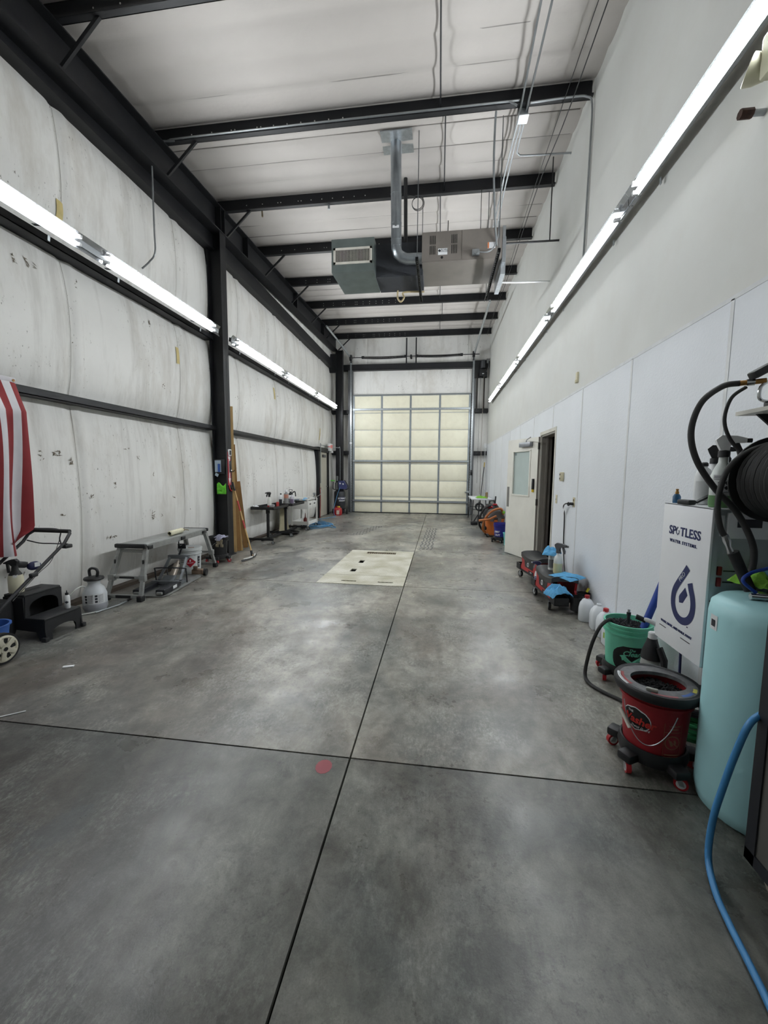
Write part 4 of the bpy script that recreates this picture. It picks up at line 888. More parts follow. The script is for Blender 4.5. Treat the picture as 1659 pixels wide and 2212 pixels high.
part('body', B().lathe([(0.001, 0), (0.021, 0.001), (0.023, 0.01), (0.023, 0.11), (0.016, 0.125), (0.012, 0.128)], 18), WHT, t); part('cap', B().lathe([(0.013, 0), (0.013, 0.018), (0.005, 0.022), (0.003, 0.042), (0.001, 0.043)], 14, c=(0, 0, 0.128)), BLK, t); wrap_patch(INK, t, 0.023, 0.023, 0.05, 0.075, R(-95), R(-15), 'emblem', shape=lambda u, v: (u, 0.5+(v-0.5)*(1-abs(2*u-1))))
# ------------------------------------------------------------------ pump sprayer
ps = thing('pump_sprayer', 'white pump sprayer tank with black handle by the wall', 'sprayer', (-3.64, 3.755, 0))
part('tank', B().lathe([(0.001, 0), (0.10, 0.0), (0.112, 0.03), (0.112, 0.17), (0.09, 0.235), (0.06, 0.265), (0.055, 0.29), (0.065, 0.31), (0.075, 0.33)], 26), M('tank_white', (200, 204, 208), 0.4), ps)
part('liquid_band', B().lathe([(0.101, 0.004), (0.1135, 0.03), (0.1135, 0.075)], 26), M('tank_grey_low', (168, 170, 176), 0.4), ps)
part('collar', B().lathe([(0.09, 0.325), (0.095, 0.335), (0.09, 0.35), (0.04, 0.36), (0.001, 0.36)], 24), BLK, ps)
b = B(); b.tube(smooth_path([(-0.045, 0, 0.36), (-0.05, 0, 0.42), (-0.02, 0, 0.445), (0.03, 0, 0.44), (0.05, 0, 0.41), (0.04, 0, 0.36)], 5), 0.014, n=8); part('pump_handle', b, BLK, ps)
lb = wrap_patch(PAPER, ps, 0.112, 0.112, 0.085, 0.185, R(-100), R(5), 'label_patch')
for i in range(2):
    for j in range(3): wrap_patch(INK, ps, 0.1125, 0.1125, 0.095+j*0.03, 0.117+j*0.03, R(-95+i*48), R(-83+i*48), 'pictogram', n=3)
    for j in range(7): wrap_patch(M('ink_grey', (110, 112, 118)), ps, 0.1125, 0.1125, 0.095+j*0.0125, 0.099+j*0.0125, R(-80+i*48), R(-55+i*48), 'print_line', n=4)
part('hose', B().tube(smooth_path([(-0.02, -0.09, 0.26), (0.0, -0.16, 0.29), (-0.02, -0.24, 0.25), (-0.06, -0.28, 0.12), (0.0, -0.24, 0.02), (0.12, -0.10, 0.012)], 7), 0.007, n=7), M('hose_clear', (190, 192, 188), 0.4), ps)
part('wand', B().tube([(0.12, -0.13, 0.012), (0.17, 0.12, 0.014), (0.16, 0.30, 0.016)], 0.007, n=7), GALV, ps); part('wand_grip', B().tube([(0.165, 0.25, 0.018), (0.15, 0.33, 0.02), (0.14, 0.36, 0.03)], [0.012, 0.014, 0.01], n=8), BLK, ps)
# ------------------------------------------------------------------ folding work platform
wp = thing('work_platform', 'aluminium folding work platform along the left wall', 'work platform', (-3.60, 4.90, 0), R(3.2))
PL, PW, PH = 1.40, 0.33, 0.63
part('deck', B().box((0, 0, PH-0.012), (PW, PL, 0.024), None, 0.004), ALU, wp)
for s in (-1, 1): part('side_rail', B().bb((s*PW/2-0.014, -PL/2+0.02, PH-0.075), (s*PW/2+0.014, PL/2-0.02, PH-0.008)), ALU, wp)
for e in (-1, 1):
    part('end_cap', B().box((0, e*(PL/2), PH-0.02), (PW+0.05, 0.05, 0.05), None, 0.014), BLK, wp)
    ybot = e*(PL/2+0.17); ytop = e*(PL/2-0.06); fr = lambda z: ytop+(ybot-ytop)*(1-z/PH)
    for s in (-1, 1):
        xt = s*(PW/2-0.01); xb = s*(PW/2+0.045); fx_ = lambda z: xt+(xb-xt)*(1-z/PH)
        b = B(); b.tube([(fx_(0.03), fr(0.03), 0.03), (fx_(0.29), fr(0.29), 0.29)], 0.026, n=4); lg = part('leg', b, ALU, wp)
        b = B(); b.tube([(fx_(0.25), fr(0.25), 0.25), (fx_(PH-0.05), fr(PH-0.05), PH-0.05)], 0.033, n=4); part('outer_leg', b, ALU, lg)
        b = B(); b.box((fx_(0.245), fr(0.245), 0.25), (0.075, 0.05, 0.075), None, 0.006); part('bracket', b, ALU, lg)
        b = B(); b.box((fx_(0.42), fr(0.42)+e*0.025, 0.40), (0.02, 0.01, 0.11), None, 0.003); part('lock_lever', b, BLK, lg)
        b = B(); b.box((fx_(0.03), fr(0.03), 0.032), (0.06, 0.07, 0.064), None, 0.008); part('rubber_foot', b, BLK, lg)
    for z, th, m_ in ((0.05, 0.045, ALU), (0.255, 0.03, ALU), (0.545, 0.03, ALU)):
        b = B(); b.box((0, fr(z), z), (PW+0.09-0.1*z/PH, 0.028, th), None, 0.004); rg = part('rung', b, m_, wp)
        if z < 0.3: part('rung_pad', B().box((0, fr(z)+e*0.015, z), (PW*0.55, 0.004, th*0.7)), BLK, rg)
for y in (-0.62, 0.06, 0.60): part('latch', B().box((PW/2+0.018, y, PH-0.045), (0.02, 0.09, 0.045), None, 0.006), BLK, wp)
part('release_hook', B().tube(smooth_path([(PW/2+0.01, -0.03, PH-0.06), (PW/2+0.01, -0.03, PH-0.11), (PW/2+0.01, 0.0, PH-0.14), (PW/2+0.01, 0.04, PH-0.13)], 5), 0.008, n=6), BLK, wp)
# fluffy roller on it
t = thing('fleece_roller', 'cream fleece paint roller lying on the work platform', 'roller', (-3.53, 4.98, PH+0.035), R(8))
b = B(); b.grid(40, 14, lambda u, v: ((0.034+0.005*mnoise.noise((u*40, v*25, 1)))*cos(2*pi*v)*(1 if 0.03 < u < 0.97 else 0.7), -0.17+0.34*u, (0.034+0.005*mnoise.noise((u*40, v*25, 7)))*sin(2*pi*v)*(1 if 0.03 < u < 0.97 else 0.7))); part('fleece', b, M('fleece', (216, 212, 186), 0.95, 0, 0.12, 60, 0.6, 90), t)
part('wire_frame', B().tube(smooth_path([(0, 0.16, 0), (0, 0.24, -0.005), (0.03, 0.27, -0.012), (0.05, 0.25, -0.015)], 5), 0.006, n=6).ring((0, 0.17, 0), (0, 0.21, 0), 0.02, n=10), M('roller_frame', (120, 106, 74), 0.5), t)
# ------------------------------------------------------------------ transmission jack
tj = thing('floor_jack', 'grey steel lift jack lying on the floor under the work platform', 'jack', (-3.42, 4.62, 0), R(8))
JG = M('jack_grey', (112, 116, 120), 0.45, 0.35, 0.12, 12); JB = M('jack_black', (30, 32, 38), 0.45, 0.1)
b = B(); b.prism([(-0.22, -0.42), (0.16, -0.42), (0.20, -0.36), (0.20, 0.5), (0.14, 0.56), (-0.18, 0.56), (-0.22, 0.5)], 0.006, 0.018); part('base_plate', b, ALU, tj)
for x in (-0.15, 0.12):
    part('rail', B().box((x, -0.20, 0.055), (0.11, 0.40, 0.06), None, 0.012), JB, tj, 'black lift pad'); part('rail_end', B().box((x, -0.41, 0.045), (0.07, 0.03, 0.035), None, 0.01), ALU, tj)
part('sticker', B().box((0.177, -0.16, 0.06), (0.003, 0.09, 0.035)), PAPER, tj)
part('cross_plate', B().box((-0.015, -0.02, 0.07), (0.34, 0.05, 0.045), None, 0.004).box((-0.015, 0.10, 0.03), (0.3, 0.3, 0.02)), JG, tj)
for x in (-0.14, 0.14): part('lift_arm', B().tube([(x, 0.05, 0.08), (x*0.8, 0.30, 0.33)], 0.02, n=4), JG, tj)
part('top_beam', B().box((0, 0.31, 0.335), (0.28, 0.05, 0.05), None, 0.005), JG, tj); part('hydraulic_ram', B().ring((0, 0.10, 0.09), (0, 0.25, 0.24), 0.04, n=16).ring((0, 0.25, 0.24), (0, 0.29, 0.28), 0.02, n=12), M('ram_tan', (168, 158, 146), 0.35, 0.4), tj)
part('saddle', B().box((0.02, 0.36, 0.47), (0.11, 0.02, 0.07), None, 0.012).tube([(0, 0.32, 0.35), (0.02, 0.36, 0.45)], 0.012, n=6), JB, tj); part('ramp_plate', B().box((0.0, 0.04, 0.11), (0.16, 0.10, 0.008), Matrix.Rotation(R(30), 3, 'X')), JG, tj)
part('lift_handle', B().tube(smooth_path([(-0.20, 0.10, 0.06), (-0.20, 0.08, 0.20), (-0.17, 0.07, 0.235), (0.17, 0.07, 0.235), (0.20, 0.08, 0.20), (0.20, 0.10, 0.04)], 5), 0.008, n=6), JB, tj)
part('hose_line', B().tube(smooth_path([(-0.06, 0.12, 0.10), (-0.10, 0.2, 0.2), (-0.04, 0.24, 0.25), (0, 0.27, 0.26)], 5), 0.008, n=6), BLK, tj)
wl_ = part('caster_bracket', B().box((0.12, 0.60, 0.06), (0.16, 0.09, 0.07), None, 0.01).box((0.10, 0.56, 0.12), (0.06, 0.03, 0.06), None, 0.01), M('rusty_steel', (124, 104, 88), 0.6, 0.3, 0.2, 30), tj)
part('wheel', B().ring((0.19, 0.62, 0.05), (0.23, 0.62, 0.05), 0.05, n=18), RUB, wl_)
# ------------------------------------------------------------------ white pail of solvent
pb = thing('solvent_pail', 'white lidded pail with a red flammable diamond label', 'pail', (-3.615, 5.40, 0))
PWH = M('pail_white', (206, 210, 210), 0.45, 0, 0.04, 5)
pail(pb, 0.135, 0.152, 0.36, PWH); part('lid', B().lathe([(0.155, 0.34), (0.166, 0.342), (0.166, 0.375), (0.155, 0.382), (0.14, 0.378), (0.001, 0.378)], 32), PWH, pb); part('spout', B().lathe([(0.03, 0.378), (0.028, 0.395), (0.012, 0.41), (0.001, 0.412)], 14, c=(-0.03, -0.08, 0)), CLEARP, pb); part('strip', B().box((0.06, -0.06, 0.381), (0.08, 0.02, 0.004), Matrix.Rotation(R(30), 3, 'Z')), M('lid_tag', (150, 96, 70)), pb)
def diamond(u, v): return (0.5+(u-0.5)*(1-abs(2*v-1)), v)
AD = math.atan2(-5.43, 3.575)
wrap_patch(M('hazard_red', (172, 24, 44), 0.5), pb, 0.142, 0.148, 0.10, 0.245, AD-0.52, AD+0.52, 'hazard_diamond', shape=diamond)
wrap_patch(PAPER, pb, 0.1455, 0.1465, 0.185, 0.22, AD-0.10, AD+0.08, 'flame', off=0.003, shape=lambda u, v: (0.5+(u-0.5)*(1-v)**0.7*(0.5+1.2*v if v < 0.4 else 1), v)); wrap_patch(PAPER, pb, 0.1445, 0.1448, 0.163, 0.170, AD-0.28, AD+0.26, 'print_line', off=0.003)
wrap_patch(INK, pb, 0.143, 0.149, 0.09, 0.25, AD+0.72, AD+1.0, 'black_label', off=0.0015)
wrap_text('3', 0.03, PAPER, pb, 0.149, AD+0.86, 0.21)
for z in (0.17, 0.14, 0.125, 0.11): wrap_patch(PAPER, pb, 0.146, 0.146, z, z+0.006, AD+0.75, AD+0.97, 'print_line', off=0.003)
for k, z in enumerate((0.235, 0.205, 0.175)): wrap_patch(INK, pb, 0.147, 0.147, z, z+0.008, AD-0.95, AD-0.62, 'print_line', off=0.002)
# ------------------------------------------------------------------ black bucket on a dolly, rags over the rim
def dolly(root, r, wheel, z=0.075, rim=None, arms=5, a0=0.0, hub=None):
    part('dolly_ring', B().lathe([(r-0.03, z), (r+0.012, z), (r+0.02, z+0.03), (r+0.012, z+0.07), (r+0.004, z+0.07), (r+0.004, z+0.02), (r-0.03, z+0.02)], 32), BLK, root)
    for k in range(arms):
        a = a0+2*pi*k/arms; c, s = cos(a), sin(a); Rm = Matrix.Rotation(a, 3, 'Z')
        ar = part('arm', B().box(((r+0.035)*c, (r+0.035)*s, z+0.02), (0.075, 0.075, 0.045), Rm, 0.012), BLK, root); caster(root, (r+0.04)*c, (r+0.04)*s, z+0.004, 0.03, wheel, 0.022, a+0.9, rim=rim)
bb_ = thing('waste_bucket', 'black bucket on a dolly with a lavender rag over its rim', 'bucket', (-3.585, 6.12, 0)); BKP = M('bucket_black', (28, 29, 31), 0.5, 0, 0.15, 10)
pail(bb_, 0.125, 0.152, 0.34, BKP, 0.085); dolly(bb_, 0.13, RED, 0.062)
part('bail_handle', B().tube(smooth_path([(-0.13, -0.10, 0.38), (-0.05, -0.17, 0.27), (0.03, -0.17, 0.33), (0.10, -0.12, 0.37)], 6), 0.003, n=5), GALV, bb_)
def rag(name, label, loc, sx, sy, mat, amp=0.02, rz=0.0, seed=0, drape=None, nu=18, nv=14):
    """crumpled cloth sheet with its own thickness"""
    b = B()
    def fn(u, v):
        x = (u-0.5)*sx; y = (v-0.5)*sy; z = amp*(0.9+mnoise.noise((u*4+seed, v*4, seed*1.7))+0.4*mnoise.noise((u*9, v*9+seed, 2)))
        e = max(abs(u-0.5), abs(v-0.5))*2; z *= 1-0.75*e**4
        if drape: x, y, z = drape(x, y, z, u, v)
        return (x, y, z)
    b.grid(nu, nv, fn, (0, 0, 0.004)); return solo(name, b, mat, label, 'cloth', loc, rz)
rag('cleaning_rag', 'lavender grey rag hung over the rim of the black bucket', (-3.49, 6.02, 0.425), 0.22, 0.16, M('rag_lavender', (142, 142, 160), 0.95, 0, 0.25, 60, 0.5, 80), 0.03, R(-30), 3, lambda x, y, z, u, v: (x, y, z-0.10*max(0, -y/0.08)**2*0.5))
t = thing('work_gloves', 'tan work gloves clipped to the front of the black bucket', 'gloves', (-3.47, 5.955, 0.30)); GT = M('glove_tan', (150, 140, 118), 0.9, 0, 0.2, 40)
for k in (-1, 1): part('glove', B().box((0.028*k, 0, 0.06), (0.045, 0.025, 0.09), Matrix.Rotation(0.15*k, 3, 'Y'), 0.012).box((0.028*k+0.012*k, -0.003, 0.0), (0.05, 0.02, 0.05), None, 0.009), GT, t)
# ------------------------------------------------------------------ lumber behind the column
WOOD = M('pine', (182, 150, 98), 0.65, 0, 0.12, 5, 0.08, 60); WOOD2 = M('pine_dark', (140, 104, 58), 0.7, 0, 0.15, 5)
def board(label, p0, p1, w, t_, mat):
    p0 = Vector(p0); p1 = Vector(p1); d = (p1-p0); L_ = d.length; z = d.normalized(); x = Vector((0, 0, 1)).cross(z); x = Vector((1, 0, 0)) if x.length < 1e-3 else x.normalized(); x = (Vector((0.80, 0.6, 0))-z*z.dot(Vector((0.80, 0.6, 0)))).normalized(); y = z.cross(x)
    o = solo('lumber_board', B().box((0, 0, L_/2), (w, t_, L_)), mat, label, 'board', group='boards leaning behind the first column'); o.matrix_world = Matrix.Translation(p0) @ Matrix((x, y, z)).transposed().to_4x4(); return o
def bpt(px, py, y, z=None): q_ = aty(px, py, y); return (q_.x, q_.y, z if z is not None else q_.z)
board('tallest pale board leaning right behind the first black column', bpt(509, 1200, 6.84, 0.02), bpt(499, 878, 6.86), 0.05, 0.035, WOOD)
board('narrow pale board second behind the first black column', bpt(522, 1192, 7.0, 0.015), bpt(504, 1010, 6.96), 0.05, 0.035, WOOD)
board('brown stained board between the two narrow pale boards', bpt(517, 1197, 6.93, 0.02), bpt(503, 960, 6.90), 0.07, 0.02, WOOD2)
board('wide brown board at the right of the leaning lumber', bpt(531, 1184, 7.28, 0.02), bpt(513, 1040, 7.10), 0.09, 0.025, WOOD2)
# ------------------------------------------------------------------ push broom leaning on the column
bp_ = fl(546, 1207); br = thing('squeegee_broom', 'floor scraper broom with red-marked wooden handle leaning by the lumber', 'broom', (bp_.x, bp_.y, 0))
top = aty(502, 1042, 6.80); tv = Vector(top)-Vector((bp_.x, bp_.y, 0)); hb = Vector((0, 0, 0.05))
for a, c_, m_, n_ in ((0, 0.25, WOOD, 'handle'), (0.25, 0.36, WOOD, 'handle'), (0.36, 0.47, M('red_tape', (168, 48, 48), 0.5), 'red_band'), (0.47, 0.6, WOOD, 'handle'), (0.6, 0.74, M('red_tape', (168, 48, 48)), 'red_band'), (0.74, 0.88, WOOD, 'handle'), (0.88, 1.0, BLK, 'grip')):
    part(n_, B().ring(hb+(tv-hb)*a, hb+(tv-hb)*c_, 0.0135 if n_ != 'grip' else 0.019, n=10), m_, br)
part('socket', B().ring((0, 0, 0.02), hb+(tv-hb)*0.07, 0.022, n=10), BLK, br)
d_ = (fl(563, 1196)-fl(531, 1213)).normalized(); b = B()
b.grid(10, 2, lambda u, v: Vector((0, 0, 0.012+0.03*v))+d_*(u-0.5)*0.62+Vector((-d_.y, d_.x, 0))*(0.06*(2*u-1)**2+0.012*v), (0.004, -0.004, 0)); part('scraper_blade', b, BLK, br); part('blade_rail', B().tube([Vector((0, 0, 0.04))+d_*(k/4-0.5)*0.5+Vector((-d_.y, d_.x, 0))*(0.06*(k/2-1)**2) for k in range(5)], 0.012, n=6), M('blade_white', (206, 206, 202), 0.5), br)
# ------------------------------------------------------------------ things on the first column
cx, cy0 = -3.655, 6.57
def on_face(px, py): return aty(px, py, cy0-0.002)
def on_side(px, py): return atx(px, py, cx+0.002)
q = on_side(488, 1012); sg = thing('extinguisher_sign', 'red fire extinguisher arrow sign on the side of the first column', 'sign', (cx+0.001, 6.66, q.z))
part('plate', B().bb((0, -0.05, -0.29), (0.003, 0.05, 0.29)), M('sign_red', (166, 34, 50), 0.5), sg)
b = B(); b.prism([(-0.012, -0.10), (0.018, -0.10), (0.018, -0.17), (0.038, -0.17), (0.003, -0.275), (-0.032, -0.17), (-0.012, -0.17)], 0.003, 0.0045, 0); b.prism([(-0.012, -0.10), (-0.012, 0.17), (-0.03, 0.17), (-0.03, 0.26), (0.0, 0.24), (0.035, 0.26), (0.035, 0.16), (0.018, 0.16), (0.018, -0.10)], 0.003, 0.0045, 0); ar_ = part('arrow', b, PAPER, sg)
lettering('FIRE', 0.022, M('sign_red', (166, 34, 50)), sg, (0.0055, 0.003, 0.21), (0, 1, 0), (0, 0, 1)); lettering('EXTINGUISHER', 0.022, M('sign_red', (166, 34, 50)), sg, (0.0055, 0.003, 0.0), (0, 0, -1), (0, 1, 0))
q = on_side(498, 978); t = thing('thermometer', 'small white framed dial on the side of the first column', 'gauge', (cx+0.0, 6.67, q.z)); part('frame', B().box((0.012, 0, 0), (0.024, 0.09, 0.11), None, 0.004), TRIMW, t); part('face', B().box((0.025, 0, 0), (0.002, 0.06, 0.08)), INK, t)
q = on_side(498, 1008); t = thing('wall_hook', 'black hook with a steel clip on the first column', 'hook', (cx+0.005, 6.68, q.z)); part('plate', B().box((0.01, 0, 0), (0.012, 0.04, 0.20), None, 0.003), BLK, t); part('prong', B().tube(smooth_path([(0.01, 0, -0.09), (0.05, 0, -0.09), (0.075, 0, -0.075), (0.08, 0, -0.06)], 4), 0.006, n=6), BLK, t); part('clip', B().ball((0.03, -0.01, -0.07), (0.03, 0.03, 0.03), 10), CHROME, t)
q = on_face(477, 1007); t = thing('flashlight_box', 'black charger box with blue label on the front of the first column', 'box', (-3.775, 6.60, q.z)); part('box', B().bb((-0.10, -0.03, -0.135), (0.09, 0.05, 0.12), 0.006), BLK, t); st_ = part('label', B().bb((-0.095, -0.032, -0.10), (0.02, -0.030, 0.10)), M('label_pale', (170, 186, 200), 0.5), t); part('blue_tool', B().box((-0.015, -0.04, -0.03), (0.04, 0.016, 0.14), None, 0.006), M('tool_blue', (48, 88, 168), 0.4), t); part('tag', B().box((-0.06, -0.034, -0.15), (0.06, 0.004, 0.05), Matrix.Rotation(0.5, 3, 'Y')), M('label_pale', (170, 186, 200)), t)
q = on_face(484, 1053); rag('green_cloth', 'bright green cloth hooked on the first column', (-3.74, 6.545, q.z-0.03), 0.17, 0.17, M('cloth_green', (104, 196, 56), 0.9, 0, 0.15, 30), 0.03, 0, 5, lambda x, y, z, u, v: (x, -z*0.7, y+0.03*sin(u*7)*v))
q = on_side(493, 1056); solo('red_clip', B().tube(smooth_path([(0.01, -0.03, 0.06), (0.015, -0.02, 0.0), (0.012, 0.04, -0.04)], 5), 0.010, n=6), RED, 'small red clip on the column below the fire sign', 'clip', (cx, 6.66, q.z))
# ------------------------------------------------------------------ black mobile stands
def stand(label, x, y, post_x):
    t = thing('mobile_stand', label, 'stand', (x, y, 0), group='black mobile tool stands by the left wall')
    b = B(); b.bb((-0.25, -0.42, 0.70), (0.25, 0.42, 0.708)); b.bb((-0.25, -0.42, 0.70), (-0.244, 0.42, 0.76)); b.bb((0.244, -0.42, 0.70), (0.25, 0.42, 0.76)); b.bb((-0.25, -0.42, 0.70), (0.25, -0.414, 0.76)); b.bb((-0.25, 0.414, 0.70), (0.25, 0.42, 0.76)); part('tray', b, BLK, t)
    part('post', B().bb((post_x-0.025, -0.225, 0.06), (post_x+0.025, -0.175, 0.70)), BLK, t); part('sleeve', B().bb((post_x-0.032, -0.235, 0.60), (post_x+0.032, -0.165, 0.70)), BLK, t); part('clamp_knob', B().ring((post_x, -0.235, 0.64), (post_x+0.06, -0.25, 0.64), 0.012, n=8), BLK, t)
    part('spine', B().bb((post_x-0.025, -0.5, 0.055), (post_x+0.025, 0.5, 0.095)), BLK, t)
    for yy in (-0.5, 0.5):
        part('cross_bar', B().bb((-0.28, yy-0.022, 0.075), (0.27, yy+0.022, 0.12)), BLK, t)
        for xx in (-0.26, 0.25): caster(t, xx, yy, 0.078, 0.03, RUB, 0.02, 0.3, rim=GALV)
    return t
stand('nearer black mobile stand with a spray bottle and red tools', -3.625, 8.30, 0.03); stand('farther black mobile stand holding white and orange bottles', -3.60, 9.31, 0.0)
ORG = M('label_orange2', (214, 104, 34), 0.5); GRYL = M('label_grey', (120, 122, 126), 0.5)
SM = [(r*1.15, z*1.18) for r, z in SPRAY]
bottle('spray_bottle', 'white spray bottle with red base and black trigger on the nearer stand', (-3.61, 8.22, 0.7085), SM, CLEARP, BLK, stick=[(M('label_dark_red', (150, 40, 44)), 0.01, 0.06, R(-140), R(-70)), (GRYL, 0.01, 0.06, R(-70), R(0))], yaw=R(170), hs=1.35)
t = thing('tool_pouch', 'red and black hand tools lying on the nearer stand', 'tools', (-3.56, 8.05, 0.7085)); part('handle', B().box((0, 0, 0.02), (0.20, 0.04, 0.03), Matrix.Rotation(0.3, 3, 'Z'), 0.01), RED, t); part('blade', B().box((-0.16, -0.05, 0.015), (0.16, 0.03, 0.012), Matrix.Rotation(0.3, 3, 'Z')), CHROME, t)
rag('paper_towel', 'crumpled white paper towel on the near end of the nearer stand', (-3.84, 8.03, 0.709), 0.16, 0.16, PAPER, 0.06, 0.4, 8)
solo('red_box', B().box((0, 0, 0.05), (0.06, 0.14, 0.10), None, 0.004).box((0, 0, 0.105), (0.05, 0.12, 0.012)), M('carton_red', (176, 60, 56), 0.6), 'small red and white carton on the nearer stand', 'box', (-3.55, 8.52, 0.7085), 0.4)
solo('grey_box', B().box((0, 0, 0.03), (0.09, 0.12, 0.06), None, 0.006).ring((0, 0, 0.06), (0, 0, 0.075), 0.03, n=12), M('tin_grey', (170, 172, 174), 0.4, 0.3), 'low grey tin beside the red carton on the nearer stand', 'tin', (-3.62, 8.38, 0.7085))
BG = [(r*1.35, z*1.15) for r, z in CYLB]
bottle('chemical_bottle', 'white bottle with dark label at the left of the farther stand', (-3.68, 9.03, 0.7085), BG, WHT, cap=(BLK, 0.02, 0.03), stick=[(INK, 0.04, 0.14, R(-120), R(-40))])
bottle('chemical_bottle', 'grey bottle with an orange band and white cap on the farther stand', (-3.56, 9.06, 0.7085), [(r, z*1.25) for r, z in BG], M('bottle_grey', (132, 132, 132), 0.5), cap=(WHT, 0.03, 0.05), stick=[(ORG, 0.165, 0.25, R(-180), R(179))])
t = bottle('foam_sprayer', 'white pressure sprayer with tall black pump on the farther stand', (-3.60, 9.46, 0.7085), [(0.001, 0), (0.075, 0.002), (0.08, 0.02), (0.08, 0.14), (0.06, 0.20), (0.045, 0.22)], WHT, stick=[(GRYL, 0.03, 0.13, R(-130), R(-40))])
part('pump', B().lathe([(0.05, 0.215), (0.05, 0.26), (0.03, 0.27), (0.025, 0.30)], 16), BLK, t); part('pump_grip', B().tube([(-0.035, 0, 0.30), (-0.04, 0, 0.345), (0.04, 0, 0.345), (0.035, 0, 0.30)], 0.008, n=6), BLK, t); part('spout', B().tube(smooth_path([(0.03, 0.01, 0.26), (0.08, 0.03, 0.30), (0.10, 0.04, 0.27), (0.11, 0.04, 0.18)], 5), 0.014, n=8), BLK, t)
bottle('chemical_bottle', 'small white printed bottle in front of the pressure sprayer', (-3.50, 9.27, 0.7085), [(r*1.3, z) for r, z in CYLB], M('bottle_printed', (190, 188, 196), 0.5), cap=(WHT, 0.018, 0.02), stick=[(M('label_mauve', (130, 116, 140)), 0.03, 0.13, R(-130), R(-20))])
t = thing('polisher', 'black and white hand polisher lying past the pressure sprayer', 'polisher', (-3.62, 9.60, 0.7085), 0.3); part('body', B().ball((0, 0, 0.06), (0.10, 0.26, 0.11), 14), BLK, t); part('pad', B().ring((0.0, 0.13, 0.0), (0, 0.13, 0.03), 0.07, n=18), WHT, t); part('motor_cap', B().ring((0, 0.08, 0.08), (0, 0.08, 0.13), 0.03, n=12), BLK, t)
dr = thing('drain_pan', 'low black round drain pan on the floor under the stands', 'pan', (-3.56, 9.22, 0)); part('pan', B().lathe([(0.001, 0), (0.20, 0), (0.24, 0.04), (0.25, 0.042), (0.25, 0.05), (0.235, 0.05), (0.195, 0.01), (0.001, 0.01)], 28), BLK, dr); part('spout', B().box((0.22, -0.1, 0.04), (0.1, 0.08, 0.02), None, 0.006), BLK, dr)
# draped tan sheet behind the stands
b = B(); b.grid(14, 20, lambda u, v: (-3.80+0.04*sin(u*9+v*2)-0.03*(1-v)+0.08*v*v*abs(u-0.2), 9.45+0.45*(u-0.5)*(0.5+1.3*v), 0.75*(1-v)+0.003), (-0.004, 0, 0)); solo('drop_sheet', b, M('sheet_tan', (176, 168, 140), 0.9, 0, 0.1, 6), 'tan drop sheet hanging down the wall behind the stands', 'sheet')
# ------------------------------------------------------------------ white service cart
wc = thing('service_cart', 'white metal service cart with two drawers by the left wall', 'cart', (-3.53, 10.27, 0)); CW = M('cart_white', (222, 222, 218), 0.45, 0, 0.04, 6, dirt=(170, 164, 150), dirt_amt=0.2)
b = B(); b.bb((-0.22, -0.38, 0.755), (0.22, 0.38, 0.765)); [b.bb(lo, hi) for lo, hi in (((-0.22, -0.38, 0.755), (-0.212, 0.38, 0.81)), ((0.212, -0.38, 0.755), (0.22, 0.38, 0.81)), ((-0.22, -0.38, 0.755), (0.22, -0.372, 0.81)), ((-0.22, 0.372, 0.755), (0.22, 0.38, 0.81)))]; part('top_tray', b, CW, wc)
b = B(); b.bb((-0.21, -0.37, 0.54), (0.20, 0.37, 0.755)); ca = part('cabinet', b, CW, wc)
for y in (-0.18, 0.18):
    d_r = part('drawer', B().bb((0.20, y-0.17, 0.56), (0.215, y+0.17, 0.74), 0.004), CW, wc); part('pull', B().box((0.217, y, 0.66), (0.012, 0.10, 0.03), None, 0.004), BLK, d_r)
for sx in (-1, 1):
    for sy in (-1, 1):
        part('corner_post', B().bb((sx*0.215-0.02, sy*0.37-0.02, 0.10), (sx*0.215+0.02, sy*0.37+0.02, 0.79)), CW, wc); caster(wc, sx*0.19, sy*0.34, 0.105, 0.048, RUB, 0.03, 0.2, rim=GALV)
b = B(); b.bb((-0.21, -0.37, 0.13), (0.21, 0.37, 0.14)); [b.bb(lo, hi) for lo, hi in (((-0.22, -0.38, 0.13), (-0.21, 0.38, 0.22)), ((0.21, -0.38, 0.13), (0.22, 0.38, 0.22)), ((-0.22, -0.38, 0.13), (0.22, -0.37, 0.22)), ((-0.22, 0.37, 0.13), (0.22, 0.38, 0.22)))]; part('lower_tray', b, CW, wc)
rag('blue_cloth', 'small blue cloth on the near corner of the white cart', (-3.40, 9.95, 0.766), 0.14, 0.14, M('microfibre_blue', (96, 168, 214), 0.95, 0, 0.12, 40, 0.4, 160), 0.05, 0.3, 11)
for k, (dx, dy, l, lab) in enumerate(((-0.08, -0.1, 0.34, 'long steel ratchet lying on the white cart'), (0.05, 0.1, 0.26, 'short steel wrench at the far side of the white cart'))):
    t = thing('wrench', lab, 'wrench', (-3.53+dx, 10.22+dy, 0.775), 0.5+k); part('shank', B().box((0, 0, 0.01), (l, 0.025, 0.014), None, 0.004), CHROME, t); part('jaw', B().ring((l/2, 0, 0), (l/2, 0, 0.024), 0.03, n=14), CHROME, t)
t = thing('spray_gun', 'steel air spray gun hanging at the far corner of the white cart', 'spray gun', (-3.32, 10.47, 0.766)); part('body', B().box((0, 0, 0.07), (0.05, 0.14, 0.05), None, 0.012), CHROME, t); part('grip', B().box((0, 0.06, 0.02), (0.035, 0.04, 0.13), Matrix.Rotation(0.3, 3, 'X'), 0.01), BLK, t); part('cup', B().lathe([(0.02, 0.10), (0.045, 0.12), (0.045, 0.17), (0.001, 0.175)], 14), CHROME, t)
